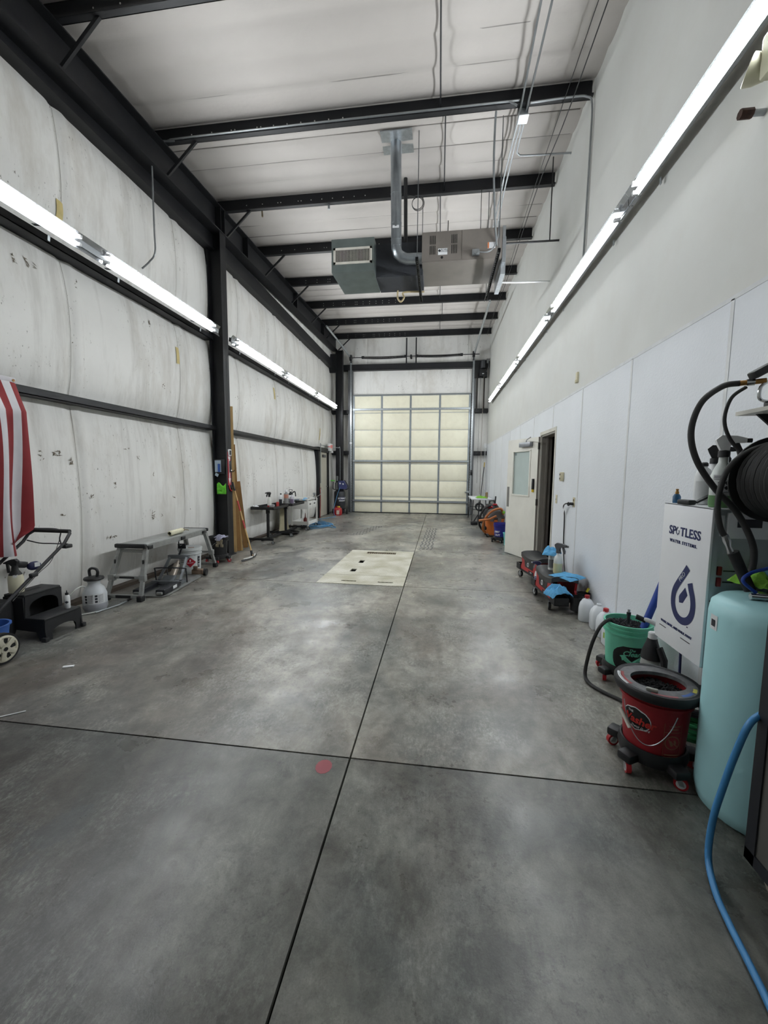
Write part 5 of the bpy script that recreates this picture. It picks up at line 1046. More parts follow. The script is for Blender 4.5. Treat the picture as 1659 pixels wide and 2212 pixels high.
solo('tool_tray', B().box((0, 0, 0.012), (0.16, 0.24, 0.024), None, 0.006).box((0, 0.03, 0.03), (0.08, 0.1, 0.015), None, 0.004), M('tray_blue_grey', (120, 134, 150), 0.5), 'low grey tray of small tools at the near end of the white cart', 'tray', (-3.62, 10.0, 0.766))
t = thing('oil_can', 'dark red oil can on the lower tray of the white cart', 'can', (-3.46, 10.12, 0.1405)); part('can', B().lathe([(0.05, 0), (0.05, 0.12), (0.015, 0.17), (0.006, 0.28), (0.001, 0.28)], 16), M('can_dark_red', (110, 36, 34), 0.5), t)
# ------------------------------------------------------------------ blue air hose on the floor
AH = M('air_hose_blue', (70, 132, 176), 0.45)
b = B(); pts = []
c0 = fl(680, 1138); 
for k in range(46):
    a = k*0.75; rx = 0.36+0.22*mnoise.noise((k*0.3, 1, 1)); ry = 0.42+0.4*mnoise.noise((k*0.23, 5, 2)); pts.append((c0.x+0.05+rx*cos(a)+0.12*mnoise.noise((k*0.5, 9, 0)), c0.y+0.1+ry*sin(a), 0.012+0.0012*k))
pts += [tuple(fl(725, 1140, 0.012)), tuple(fl(705, 1128, 0.012)), tuple(fl(690, 1122, 0.012)), tuple(fl(720, 1117, 0.012)), (-3.47, 13.28, 0.012), (-3.56, 13.42, 0.05), (-3.56, 13.44, 0.3), (-3.5, 13.7, 0.75), (-3.44, 13.86, 0.98)]
b.tube(smooth_path(pts, 5), 0.009, n=6); solo('air_hose', b, AH, 'blue air hose coiled on the floor and rising to the compressor', 'hose')
# ------------------------------------------------------------------ side door in the left wall
LEAF = M('door_leaf_cream', (196, 192, 178), 0.5, 0, 0.05, 4, 0, dirt=(160, 152, 134), dirt_amt=0.3)
d2 = link(bpy.data.objects.new('door_2', None)); d2.location = (-3.90, 12.75, 0); d2['kind'] = 'structure'
part('jamb', B().bb((-0.12, -0.17, 0), (0.06, 0.0, 2.3)), STEEL, d2); part('jamb', B().bb((-0.12, 1.0, 0), (0.05, 1.10, 2.3)), STEEL, d2); part('head_jamb', B().bb((-0.12, -0.1, 2.16), (0.06, 1.1, 2.3)), STEEL, d2)
part('leaf', B().bb((-0.05, 0.01, 0.01), (-0.005, 0.99, 2.15)), LEAF, d2); part('closer', B().box((0.03, 0.55, 2.03), (0.06, 0.28, 0.09), None, 0.01), M('closer_grey', (90, 90, 92), 0.5), d2); part('handle', B().ring((-0.005, 0.9, 1.0), (0.05, 0.9, 1.0), 0.02, n=12).ring((0.045, 0.9, 1.0), (0.045, 0.8, 1.0), 0.009, n=8), CHROME, d2)
b = B(); b.tube(smooth_path([(0.08, -0.10, 1.0), (0.085, -0.08, 0.5), (0.08, -0.14, 0.02)], 5), 0.012, n=6); solo('red_rope', b, M('rope_red', (150, 44, 48), 0.8), 'dark red strap hanging beside the left side door', 'strap', (-3.90, 12.75, 0))
ex = thing('exit_sign', 'white emergency EXIT sign above the left side door', 'sign', (-3.80, 13.86, 2.18)); part('body', B().bb((-0.06, -0.16, 0.04), (0.04, 0.16, 0.30), 0.008), WHT, ex); part('base_lamp', B().box((0, 0.1, 0.02), (0.12, 0.16, 0.07), None, 0.015), WHT, ex)
lettering('EXIT', 0.14, M('exit_red', (196, 60, 54), 0.5, emit=0.3), ex, (0.042, 0, 0.19), (0, 1, 0), (0, 0, 1), bold=0.004); lettering('EXIT', 0.045, M('exit_red', (196, 60, 54)), ex, (0.0, -0.162, 0.19), (1, 0, 0), (0, 0, 1), bold=0.002)
conduit([(-3.80, 12.68, 0.95), (-3.80, 12.68, 2.30), (-3.80, 12.75, 2.36), (-3.80, 13.6, 2.36)], 'conduit rising beside the left side door to the exit sign')
conduit([(-3.84, 11.9, 0.72), (-3.78, 12.3, 0.74), (-3.76, 12.55, 0.82), (-3.78, 12.68, 0.98)], 'cable sweeping from the white cart to the switch by the side door')
conduit([(-3.74, 14.0, 2.36), (-3.6, 14.2, 2.36), (-3.55, 14.25, 2.3), (-3.55, 14.25, 1.2)], 'conduit looping from the exit sign down to the compressor')
solo('switch_box', B().box((0, 0, 0), (0.05, 0.06, 0.14), None, 0.006).box((0.03, 0, -0.1), (0.05, 0.03, 0.04), None, 0.006), M('switch_cream', (196, 192, 176), 0.5), 'cream switch box on the jamb of the left side door', 'switch', (-3.79, 12.66, 1.06))
# ------------------------------------------------------------------ compressor and fuel can
cm = thing('air_compressor', 'upright black air compressor with blue pump cover in the far left corner', 'compressor', (-3.50, 14.0, 0))
CB = M('compressor_black', (34, 36, 42), 0.4, 0, 0.1, 8)
part('tank', B().lathe([(0.001, 0.14), (0.14, 0.15), (0.20, 0.20), (0.205, 0.25), (0.205, 0.76), (0.19, 0.81), (0.12, 0.85), (0.001, 0.86)], 28), CB, cm); part('base', B().box((0, 0.02, 0.10), (0.30, 0.26, 0.10), None, 0.01).box((-0.05, -0.15, 0.05), (0.05, 0.05, 0.10)), CB, cm)
part('wheel', B().ring((0.22, 0.05, 0.095), (0.27, 0.05, 0.095), 0.095, n=22), RUB, cm); part('wheel', B().ring((-0.27, 0.05, 0.095), (-0.22, 0.05, 0.095), 0.095, n=22), RUB, cm)
part('pump_cover', B().prism([(0.0, 0.90), (0.27, 0.90), (0.30, 1.0), (0.17, 1.19), (-0.02, 1.19)], -0.16, 0.10, 1), M('cover_blue', (52, 58, 104), 0.4), cm); part('gauge', B().ring((0.05, -0.165, 1.10), (0.05, -0.175, 1.10), 0.03, n=14).ring((0.16, -0.165, 1.08), (0.16, -0.175, 1.08), 0.03, n=14), PAPER, cm)
part('frame_tube', B().tube(smooth_path([(-0.22, -0.05, 1.15), (-0.23, -0.05, 0.95), (-0.18, -0.05, 0.88), (0.25, -0.05, 0.88), (0.31, -0.05, 1.0), (0.18, -0.05, 1.22)], 5), 0.014, n=7), BLK, cm); part('pump', B().ring((-0.1, 0, 0.88), (-0.1, 0, 1.12), 0.08, n=14).ring((-0.1, 0, 1.18), (-0.1, 0, 1.36), 0.04, n=12), M('pump_grey', (110, 112, 112), 0.4, 0.4), cm)
b_ = wrap_patch(NAVY, cm, 0.205, 0.205, 0.52, 0.62, R(-85), R(-15), 'badge'); wrap_patch(PAPER, cm, 0.205, 0.205, 0.475, 0.50, R(-85), R(-15), 'print_line'); wrap_text('KOBALT', 0.085, PAPER, cm, 0.207, R(-50), 0.57, bold=0.002)
rag('green_glove', 'lime green glove resting on the compressor frame', (-3.74, 13.95, 1.165), 0.16, 0.10, M('cloth_lime', (96, 186, 72), 0.9, 0, 0.15, 30), 0.04, 0.2, 21)
gc = thing('fuel_can', 'red fuel can with yellow cap in front of the compressor', 'fuel can', (-3.48, 13.62, 0)); part('body', B().lathe([(0.13, 0), (0.14, 0.02), (0.14, 0.20), (0.11, 0.25), (0.05, 0.27)], 20, sq=0.5), M('can_red', (170, 34, 40), 0.45), gc); part('cap', B().lathe([(0.05, 0.27), (0.052, 0.31), (0.04, 0.315), (0.001, 0.315)], 16, c=(0.03, 0, 0)), M('cap_yellow', (196, 172, 62), 0.5), gc); part('grip', B().tube([(-0.09, 0, 0.23), (-0.08, 0, 0.30), (0.0, 0, 0.31)], 0.013, n=6), MATS['can_red'], gc)
part('label_patch', B().box((0.04, -0.142, 0.11), (0.10, 0.003, 0.14)), M('label_cream', (206, 190, 178), 0.6), gc)
b = B(); b.bb((-0.035, -0.012, 0), (0.035, 0.012, 0.008)); q = fl(148, 1441); solo('paper_scrap', b, PAPER, 'tiny white paper scrap on the concrete near the mower', 'scrap', (q.x, q.y, 0.0005), R(25))
b = B(); b.ring((0, 0, 0.004), (0.16, 0.13, 0.004), 0.004, n=6); q = fl(8, 1552); solo('cable_tie', b, WHT, 'white cable tie lying by the joint at the left edge', 'cable tie', (q.x-0.1, q.y-0.05, 0))
# ------------------------------------------------------------------ store room door, standing open
DLEAF = M('door_paint_offwhite', (232, 230, 220), 0.45, 0, 0.03, 3, 0, dirt=(180, 174, 160), dirt_amt=0.15); GLASSF = M('frosted_glass', (190, 204, 200), 0.25, 0, 0.03, 6, spec=0.6)
d3 = link(bpy.data.objects.new('door_3', None)); d3['kind'] = 'structure'; d3.location = (XR-0.025, OY1+0.02, 0); d3.rotation_euler = (0, 0, math.atan2(0.815, -0.345))
LW = 0.885
# local: x from the hinge to the free edge, +y is the side seen by the camera
b = B()
for x0, x1, z0, z1 in ((0, 0.20, 0.012, 2.1), (0.70, LW, 0.012, 2.1), (0.20, 0.70, 0.012, 1.12), (0.20, 0.70, 1.88, 2.1)): b.bb((x0, -0.022, z0), (x1, 0.022, z1))
part('leaf', b, DLEAF, d3)
part('glass', B().bb((0.2, -0.004, 1.12), (0.70, 0.004, 1.88)), GLASSF, d3, 'frosted window pane')
b = B()
for x0, x1, z0, z1 in ((0.185, 0.715, 1.095, 1.125), (0.185, 0.715, 1.875, 1.90), (0.185, 0.21, 1.095, 1.90), (0.69, 0.715, 1.095, 1.90)): b.bb((x0, 0.018, z0), (x1, 0.036, z1), 0.003)
part('glazing_bead', b, DLEAF, d3); part('pane_sticker', B().bb((0.63, 0.004, 1.82), (0.69, 0.006, 1.865)), M('sticker_grey', (140, 152, 156), 0.5), d3)
part('closer', B().bb((0.14, 0.024, 1.95), (0.46, 0.085, 2.03), 0.006), M('closer_silver', (136, 138, 142), 0.4, 0.4), d3); part('closer_arm', B().tube([(0.28, 0.06, 2.03), (0.28, 0.06, 2.06), (0.10, 0.16, 2.065), (-0.18, 0.30, 2.07)], 0.008, n=6), M('closer_silver', (136, 138, 142)), d3)
part('push_plate', B().bb((0.80, 0.0225, 0.88), (0.865, 0.026, 1.25)), M('plate_grey', (140, 138, 134), 0.35, 0.5), d3); part('pull_bar', B().tube([(LW+0.01, -0.03, 0.95), (LW+0.02, -0.06, 0.98), (LW+0.02, -0.06, 1.18), (LW+0.01, -0.03, 1.2)], 0.007, n=6), CHROME, d3)
for z in (0.12, 1.02, 1.95):
    part('hinge', B().bb((-0.012, -0.024, z-0.055), (0.0, 0.03, z+0.055)).ring((-0.012, 0.026, z-0.055), (-0.012, 0.026, z+0.055), 0.008, n=8), M('hinge_dark', (84, 82, 80), 0.4, 0.5), d3)
part('edge_strip', B().bb((-0.004, -0.022, 0.012), (0.0, 0.022, 2.1)), GREYF, d3)
t = thing('clip_holder', 'black and yellow tape measure clipped on the open door', 'tape measure', (0, 0, 0)); Rz3 = Matrix.Rotation(d3.rotation_euler.z, 4, 'Z'); t.matrix_world = Matrix.Translation(Vector(d3.location)) @ Rz3 @ Matrix.Translation((0.075, 0.024, 1.30))
part('body', B().bb((-0.02, 0, -0.07), (0.02, 0.03, 0.11), 0.005), BLK, t); part('tip', B().bb((-0.015, 0.0, -0.115), (0.02, 0.028, -0.06), 0.005), M('tool_yellow', (222, 190, 40), 0.45), t)
# ------------------------------------------------------------------ wall plates, outlet and cord
q = atx(1216, 1029, XR); t = thing('thermostat', 'ivory thermostat beside the doorway', 'thermostat', (XR-0.006, q.y, q.z)); part('back_plate', B().box((-0.004, 0.04, 0), (0.01, 0.09, 0.075), None, 0.002), IVORY, t); part('body', B().box((-0.022, -0.04, -0.005), (0.045, 0.055, 0.12), None, 0.006), IVORY, t)
for z in (0.025, -0.03): part('window', B().box((-0.046, -0.04, z), (0.003, 0.03, 0.025)), INK, t)
q = atx(1203, 1078, XR); t = thing('light_switch', 'ivory light switch low beside the doorway', 'switch', (XR-0.005, q.y, q.z)); part('plate', B().box((-0.003, 0, 0), (0.006, 0.075, 0.12), None, 0.002), IVORY, t); part('toggle', B().box((-0.01, 0, 0), (0.016, 0.012, 0.025), None, 0.003), WHT, t)
q = atx(1241, 1085, XR); t = thing('wall_outlet', 'ivory wall outlet with a black plug in the white panels', 'outlet', (XR-0.005, q.y, q.z)); part('plate', B().box((-0.003, 0, 0), (0.006, 0.075, 0.12), None, 0.002), IVORY, t); part('socket', B().box((-0.007, 0, 0.025), (0.005, 0.035, 0.03), None, 0.003), M('socket_brown', (120, 104, 78)), t)
cdq = thing('power_cord', 'black power cord hanging from the wall outlet down behind the stools', 'cord', (XR, q.y, q.z))
part('plug', B().ring((-0.014, 0, -0.02), (-0.05, 0.015, -0.02), 0.018, n=10).torus((-0.06, 0.03, -0.025), (1, 0.3, 0), 0.018, 0.008, 12, 6), BLK, cdq)
part('cable', B().tube(smooth_path([(-0.05, 0.02, -0.02), (-0.07, 0.12, -0.03), (-0.05, 0.26, -0.08), (-0.02, 0.30, -0.2), (-0.02, 0.28, -0.55), (-0.03, 0.18, -0.80), (-0.05, 0.02, -1.0), (-0.1, -0.15, q.z*0-1.13)], 6), 0.008, n=6), BLK, cdq)
part('tag', B().box((-0.05, 0.24, -0.11), (0.002, 0.05, 0.09), Matrix.Rotation(0.5, 3, 'X')), PAPER, cdq, 'white printed cord tag')
# ------------------------------------------------------------------ rolling mechanic seats
SEATB = M('seat_vinyl', (40, 41, 43), 0.4, 0, 0.08, 10); CRED = M('frame_red', (178, 40, 44), 0.4, 0, 0.08, 10)
def seat(label, x, y, rz, bins=()):
    t = thing('creeper_seat', label, 'creeper seat', (x, y, 0), rz, 'rolling creeper seats by the doorway')
    b = B(); b.grid(10, 18, lambda u, v: ((u-0.5)*0.31*(1-0.08*(2*v-1)**2), (v-0.5)*0.58, 0.325+0.035*(2*v-1)**2+0.022*(1-(2*u-1)**4)), (0, 0, -0.055)); part('seat_pad', b, SEATB, t, 'black padded seat')
    for s in (-1, 1):
        b = B(); b.prism([(-0.27, 0.31), (-0.17, 0.295), (0.17, 0.295), (0.27, 0.31), (0.25, 0.22), (0.30, 0.14), (0.30, 0.10), (-0.30, 0.10), (-0.30, 0.14), (-0.25, 0.22)], s*0.13-0.012, s*0.13+0.012, 0); sd = part('side_panel', b, CRED, t, 'red side panel')
        b = B(); b.prism([(-0.16, 0.28), (0.16, 0.28), (0.13, 0.18), (-0.13, 0.18)], s*0.143-0.002, s*0.143+0.002, 0); part('recess', b, BLK, sd)
        part('badge', B().torus((s*0.147, 0.02, 0.23), (1, 0, 0), 0.026, 0.006, 18, 6), WHT, sd); part('nameplate', B().box((s*0.144, -0.08, 0.14), (0.004, 0.16, 0.04)), INK, sd)
        lettering('OEM', 0.028, PAPER, sd, (s*0.147, -0.08, 0.14), (0, s, 0), (0, 0, 1))
    part('tray_deck', B().bb((-0.15, -0.30, 0.10), (0.15, 0.30, 0.125)), BLK, t)
    for e in (-1, 1):
        b = B(); y0 = e*0.36; xe = 0.0 if (bins and e < 0) else 0.15
        [b.bb(lo, hi) for lo, hi in (((-0.15, y0-0.075, 0.10), (xe, y0+0.075, 0.112)), ((-0.15, y0-0.075, 0.10), (-0.14, y0+0.075, 0.185)), ((xe-0.01, y0-0.075, 0.10), (xe, y0+0.075, 0.185)), ((-0.15, y0-0.075, 0.10), (xe, y0-0.065, 0.185)), ((-0.15, y0+0.065, 0.10), (xe, y0+0.075, 0.185)))]; part('end_tray', b, BLK, t)
        for s in (-1, 1): caster(t, s*0.142, e*0.27, 0.10, 0.045, RUB, 0.025, R(90)+0.2*e, rim=CHROME)
    for bx_, by_, r, h in bins:
        cb = part('cup_bin', B().lathe([(0.001, 0.05), (r*0.8, 0.05), (r, 0.05+h), (r*1.08, 0.05+h), (r*1.08, 0.038+h), (r*0.93, 0.038+h), (r*0.74, 0.06), (0.001, 0.06)], 8, c=(bx_, by_, 0)), BLK, t, 'black octagonal bin')
        part('hanger', B().bb((bx_-0.02, by_, 0.06+h*0.4), (bx_+0.02, -0.24, 0.08+h*0.4)), BLK, cb)
    if bins: part('yellow_tag', B().box((bins[1][0]+0.03, bins[1][1]-0.03, 0.25), (0.02, 0.012, 0.05), Matrix.Rotation(0.5, 3, 'Y')), M('tag_yellow', (214, 200, 60), 0.5), t)
    return t
seat('nearer red and black creeper seat with blue towels on top', 1.365, 4.79, R(3), ((0.085, -0.40, 0.068, 0.15), (0.20, -0.29, 0.066, 0.16))); seat('farther red and black creeper seat, beside the open door', 1.40, 5.72, R(10))
MF = M('microfibre_blue', (96, 168, 214), 0.95, 0, 0.12, 40, 0.4, 160)
rag('blue_towel', 'flat blue towel hanging over the near end of the creeper seat', (1.43, 4.60, 0.362), 0.30, 0.26, MF, 0.02, R(40), 31, lambda x, y, z, u, v: (x, y, z-1.3*max(0, -y-0.05)**2*4*0.5))
rag('blue_towel', 'bunched blue towel in the near tray of the creeper seat', (1.30, 4.45, 0.17), 0.24, 0.18, MF, 0.075, R(20), 37, lambda x, y, z, u, v: (x, y, z+0.05*(1-(2*u-1)**2)))
cn = tuple(fl(1190, 1231, 0.35)); bn = tuple(fl(1204, 1238, 0.35))
rag('blue_towel', 'blue towel draped over the tall white spray can', (cn[0], cn[1]-0.01, 0.575), 0.20, 0.17, MF, 0.05, R(60), 41, lambda x, y, z, u, v: (x, y, z-0.9*abs(x)**1.3))
rag('blue_towel', 'small blue towel in the far tray beside the purple bottle', (1.40, 5.155, 0.17), 0.12, 0.12, MF, 0.05, 0.3, 43)
t = thing('spray_can', 'tall white spray can standing on the nearer creeper seat', 'spray can', (cn[0], cn[1], 0.352)); part('can', B().lathe([(0.033, 0), (0.034, 0.19), (0.025, 0.205), (0.001, 0.207)], 18), M('can_white', (206, 208, 206), 0.4), t); wrap_patch(GRYL, t, 0.034, 0.034, 0.03, 0.13, R(-160), R(-60), 'print_block'); part('cap', B().lathe([(0.026, 0.2), (0.026, 0.235), (0.001, 0.237)], 14), INK, t)
LIQY = M('liquid_straw', (206, 204, 160), 0.3); TG = M('trigger_grey', (84, 84, 86), 0.5)
bottle('spray_bottle', 'clear spray bottle with straw liquid and grey trigger on the creeper seat', (bn[0], bn[1], 0.350), [(r*1.25, z*1.15) for r, z in SPRAY], M('clear_bottle', (214, 218, 214), 0.25), TG, (LIQY, 0.5), yaw=R(-40), hs=1.5)
t = bottle('spray_bottle', 'white spray bottle with purple printed label in the far tray', (1.26, 5.17, 0.114), [(r*1.15, z*0.95) for r, z in SPRAY], WHT, M('trigger_navy', (38, 36, 72), 0.5), stick=[(M('label_purple', (84, 78, 130), 0.5), 0.02, 0.10, R(-170), R(-40))], yaw=R(160), hs=1.2, lever=M('lever_grey', (150, 150, 154), 0.4))
for z in (0.04, 0.06, 0.08): wrap_patch(PAPER, t, 0.0437, 0.0437, z, z+0.008, R(-150), R(-60), 'print_line', off=0.0025)
# ------------------------------------------------------------------ plastic jugs
JUG = M('jug_plastic', (222, 226, 230), 0.35, 0, 0.03, 5)
def jug(label, x, y, rz, cap, lab=None):
    t = thing('water_jug', label, 'jug', (x, y, 0), rz, 'plastic gallon jugs along the right wall')
    part('body', B().lathe([(0.001, 0), (0.066, 0.0), (0.074, 0.012), (0.075, 0.13), (0.066, 0.175), (0.042, 0.215), (0.022, 0.228), (0.02, 0.245)], 24, sq=0.28), JUG, t)
    part('grip', B().tube(smooth_path([(0.066, 0, 0.12), (0.083, 0, 0.15), (0.070, 0, 0.19), (0.03, 0, 0.222)], 5), 0.014, n=8), JUG, t)
    if cap: part('cap', B().lathe([(0.024, 0.235), (0.024, 0.262), (0.02, 0.266), (0.001, 0.266)], 16), M('cap_red', (176, 40, 48), 0.45), t)
    if lab: wrap_patch(lab[0], t, 0.076, 0.076, lab[1], lab[2], lab[3]-rz, lab[4]-rz, 'label_patch', n=5)
    return t
jug('translucent jug with red cap nearest the creeper seat', 1.525, 4.245, R(70), True); jug('open jug with blue label between the two red-capped jugs', 1.56, 4.03, R(80), False, (M('label_blue', (70, 112, 176), 0.5), 0.03, 0.075, R(190), R(215)))
jug('white jug with red cap second from the green bucket', 1.55, 3.84, R(80), True); jug('open white jug with a green label next to the green bucket', 1.53, 3.635, R(95), False, (M('label_green', (150, 186, 72), 0.5), 0.07, 0.12, R(185), R(225)))
# ------------------------------------------------------------------ mint bucket on dolly with wash brush
gx, gy = 1.392, 3.06; gb = thing('wash_bucket', 'mint green bucket on a dolly with a black wrench emblem', 'bucket', (gx, gy, 0)); MINT = M('mint_plastic', (112, 204, 172), 0.45, 0, 0.06, 6)
pail(gb, 0.130, 0.152, 0.355, MINT, 0.075); dolly(gb, 0.135, RED, 0.05, a0=R(200))
AG = math.atan2(-gy, -gx)+R(14)
wrap_patch(M('emblem_black', (18, 20, 22), 0.5), gb, 0.1335, 0.1447, 0.105, 0.285, AG-0.85, AG+0.85, 'emblem', n=24, shape=lambda u, v: (0.5+(u-0.5)*(1-abs(2*v-1)**3.0*0.55 if v > 0.5 else 1-(0.3*(1-2*v)**3)), v))
wrap_text('The', 0.026, MINT, gb, 0.144, AG, 0.262, shear=0.35); wrap_text('Clean', 0.05, MINT, gb, 0.144, AG+0.0, 0.235, shear=0.35, bold=0.0008)
def on_wall(parent, name, mat, polys, r, ang):
    for pts in polys:
        b = B(); cx_ = sum(p[0] for p in pts)/len(pts); cy_ = sum(p[1] for p in pts)/len(pts)
        vs = [(cx_, cy_)]+list(pts); n = len(pts); b.add([((r)*cos(ang+x/r), r*sin(ang+x/r), z) for x, z in vs], [(0, 1+i, 1+(i+1) % n) for i in range(n)]); part(name, b.mesh(name, mat, False), mat, parent)
def bar2(x0, z0, x1, z1, w):
    d = Vector((x1-x0, z1-z0)).normalized(); nn = Vector((-d.y, d.x))*w/2; return [(x0+nn.x, z0+nn.y), (x0-nn.x, z0-nn.y), (x1-nn.x, z1-nn.y), (x1+nn.x, z1+nn.y)]
on_wall(gb, 'wrench_mark', MINT, [bar2(-0.055, 0.205, 0.06, 0.125, 0.028), bar2(0.06, 0.205, -0.045, 0.125, 0.028), [(-0.075, 0.215), (-0.045, 0.225), (-0.03, 0.208), (-0.05, 0.19), (-0.058, 0.18), (-0.062, 0.2)], [(0.055, 0.218), (0.062, 0.232), (0.052, 0.20), (0.045, 0.195)], [(0.075, 0.20), (0.088, 0.215), (0.08, 0.19), (0.055, 0.19)], [(-0.07, 0.14), (-0.05, 0.145), (-0.035, 0.13), (-0.05, 0.125)], [(-0.06, 0.118), (-0.035, 0.135), (-0.03, 0.115), (-0.045, 0.108)]], 0.1475, AG)
def shag(name, label, loc, r, mat, n=240, h=0.03):
    """wash mitt of noodles: short curly strands on a low mound"""
    b = B(); b.ball((0, 0, 0), (r*2, r*2, 0.05), 18)
    for k in range(n):
        a = random.uniform(0, 2*pi); rr = r*math.sqrt(random.random())*0.95; p = Vector((rr*cos(a), rr*sin(a), 0.022*(1-(rr/r)**2))); d = Vector((random.uniform(-1, 1), random.uniform(-1, 1), random.uniform(0.5, 1.4))).normalized(); b.tube([p, p+d*h*0.6, p+d*h*0.6+Vector((random.uniform(-1, 1)*0.012, random.uniform(-1, 1)*0.012, -0.004))], 0.0042, n=4)
    return solo(name, b, mat, label, 'wash mitt', loc)
MITT = M('mitt_charcoal', (52, 53, 56), 0.9, 0, 0.25, 60); shag('wash_mitt', 'charcoal shaggy wash mitt filling the mint bucket', (gx, gy, 0.385), 0.135, MITT)
pl0 = Vector((gx+0.06, gy-0.075, 0.38)); pl1 = atx(1433, 1255, 1.60); bp2 = thing('brush_pole', 'blue foam covered pole standing in the mint bucket', 'pole', tuple(pl0)); dv = Vector(pl1)-pl0
part('foam_sleeve', B().ring((0, 0, 0), dv, 0.024, n=14), M('foam_blue', (26, 62, 148), 0.6), bp2); part('ferrule', B().ring(dv*-0.06, dv*0.05, 0.028, n=12), BLK, bp2)
t = thing('hose_nozzle', 'upright black nozzle with steel tip in the mint bucket', 'nozzle', (gx+0.0, gy-0.0, 0.40)); part('stem', B().ring((0, 0, 0), (0.004, 0.01, 0.07), 0.011, n=12), BLK, t); part('collar', B().ring((0.004, 0.01, 0.065), (0.005, 0.012, 0.09), 0.015, n=8), BLK, t); part('tip', B().ring((0.005, 0.012, 0.09), (0.006, 0.013, 0.11), 0.009, n=10), CHROME, t)
def P3(px, py, z): return tuple(fl(px, py, z))
b = B(); b.tube(smooth_path([(gx-0.11, gy-0.05, 0.415), P3(1318, 1338, 0.445), P3(1298, 1352, 0.40), P3(1282, 1382, 0.30), P3(1270, 1420, 0.16), P3(1264, 1455, 0.03), P3(1272, 1475, 0.014), P3(1300, 1493, 0.014), P3(1340, 1512, 0.014), P3(1375, 1530, 0.014), P3(1410, 1540, 0.014)], 7), 0.0125, n=8); solo('rubber_hose', b, M('hose_black', (40, 40, 40), 0.65, 0, 0.1, 20), 'black rubber hose looping from the mint bucket to the floor', 'hose')
# grey foam sprayer between the two buckets
t = thing('foam_sprayer', 'grey pump sprayer with black shoulder and white trigger between the buckets', 'sprayer', (1.415, 2.77, 0)); t.scale = (1.0, 1.0, 1.22); part('body', B().lathe([(0.001, 0), (0.056, 0.002), (0.06, 0.02), (0.06, 0.20), (0.052, 0.25)], 22), M('sprayer_grey', (170, 172, 170), 0.4), t); part('shoulder', B().lathe([(0.062, 0.235), (0.056, 0.27), (0.036, 0.32), (0.028, 0.345)], 20), BLK, t); part('side_grip', B().tube([(0.02, -0.05, 0.31), (0.04, -0.075, 0.25), (0.045, -0.08, 0.18)], [0.02, 0.022, 0.014], n=8), BLK, t); part('neck', B().lathe([(0.026, 0.345), (0.026, 0.375), (0.02, 0.38)], 16), WHT, t)
part('trigger_arm', B().tube(smooth_path([(0.02, -0.01, 0.365), (0.015, -0.03, 0.42), (-0.04, -0.01, 0.445), (-0.07, 0.01, 0.44)], 5), [0.012]*16, n=8), WHT, t); part('nozzle', B().ring((-0.05, 0.0, 0.44), (-0.10, 0.02, 0.455), 0.014, n=10), BLK, t)
for z in (0.09, 0.12, 0.15): part('graduation', B().box((0.035, -0.052, z), (0.04, 0.006, 0.012), Matrix.Rotation(R(35), 3, 'Z'), 0.003), WHT, t)
# ------------------------------------------------------------------ red wash bucket
rx, ry = 1.128, 2.135; rb = thing('wash_bucket', 'red bucket with black gamma lid on a dolly in front of the tank', 'bucket', (rx, ry, 0)); BRED = M('bucket_red', (150, 30, 38), 0.5, 0, 0.08, 6, 0, dirt=(104, 40, 40), dirt_amt=0.4)
pail(rb, 0.132, 0.155, 0.355, BRED, 0.085); dolly(rb, 0.137, RED, 0.06, rim=WHT, a0=R(209))
LIDG = M('lid_worn', (98, 98, 100), 0.55, 0, 0.25, 14, dirt=(160, 158, 156), dirt_amt=0.4, ds=18)
part('lid', B().lathe([(0.160, 0.40), (0.186, 0.402), (0.192, 0.415), (0.192, 0.438), (0.186, 0.447), (0.176, 0.444), (0.168, 0.446)], 40, caps=False), BLK, rb)
def ringhole(n=40):
    b = B(); vs = []
    for i in range(n):
        a = 2*pi*i/n; ro = 0.178; ri = 0.112+0.012*cos(2*a)
        vs += [(ro*cos(a), ro*sin(a), 0.444), (ri*cos(a)+0.004, ri*sin(a), 0.444), (ri*cos(a)+0.004, ri*sin(a), 0.425)]
    fs = []
    for i in range(n):
        j = (i+1) % n; fs += [(3*i, 3*j, 3*j+1, 3*i+1), (3*i+1, 3*j+1, 3*j+2, 3*i+2)]
    b.add(vs, fs, False); return b
lid2 = part('seat_ring', ringhole(), LIDG, rb, 'scuffed grey lid ring')
for a0, a1, r_, m_ in ((150, 200, 0.155, M('print_red', (150, 62, 60))), (152, 198, 0.168, PAPER), (285, 315, 0.15, M('print_blue', (74, 104, 166))), (318, 335, 0.155, M('print_yellow', (200, 190, 90))), (235, 275, 0.16, M('print_rose', (150, 84, 88)))):
    b = B(); n = 8
    b.add([((r_+(0.008 if k % 2 else -0.008))*cos(R(a0+(a1-a0)*(k//2)/n)), (r_+(0.008 if k % 2 else -0.008))*sin(R(a0+(a1-a0)*(k//2)/n)), 0.4455) for k in range(2*n+2)], [(2*k, 2*k+1, 2*k+3, 2*k+2) for k in range(n)]); part('lid_print', b.mesh('lid_print', m_, False), m_, lid2)
part('lid_tab', B().box((0.19, -0.02, 0.435), (0.05, 0.03, 0.012), None, 0.003), BLK, rb); part('lid_clip', B().box((-0.08, -0.115, 0.452), (0.05, 0.02, 0.016), Matrix.Rotation(-0.5, 3, 'Z'), 0.005), M('clip_grey', (150, 150, 142), 0.5), rb)
shag('wash_mitt', 'black shaggy wash mitt inside the red bucket', (rx+0.01, ry+0.01, 0.375), 0.125, M('mitt_black', (26, 26, 28), 0.95, 0, 0.3, 60), 200, 0.03)
AR = math.atan2(-ry, -rx)
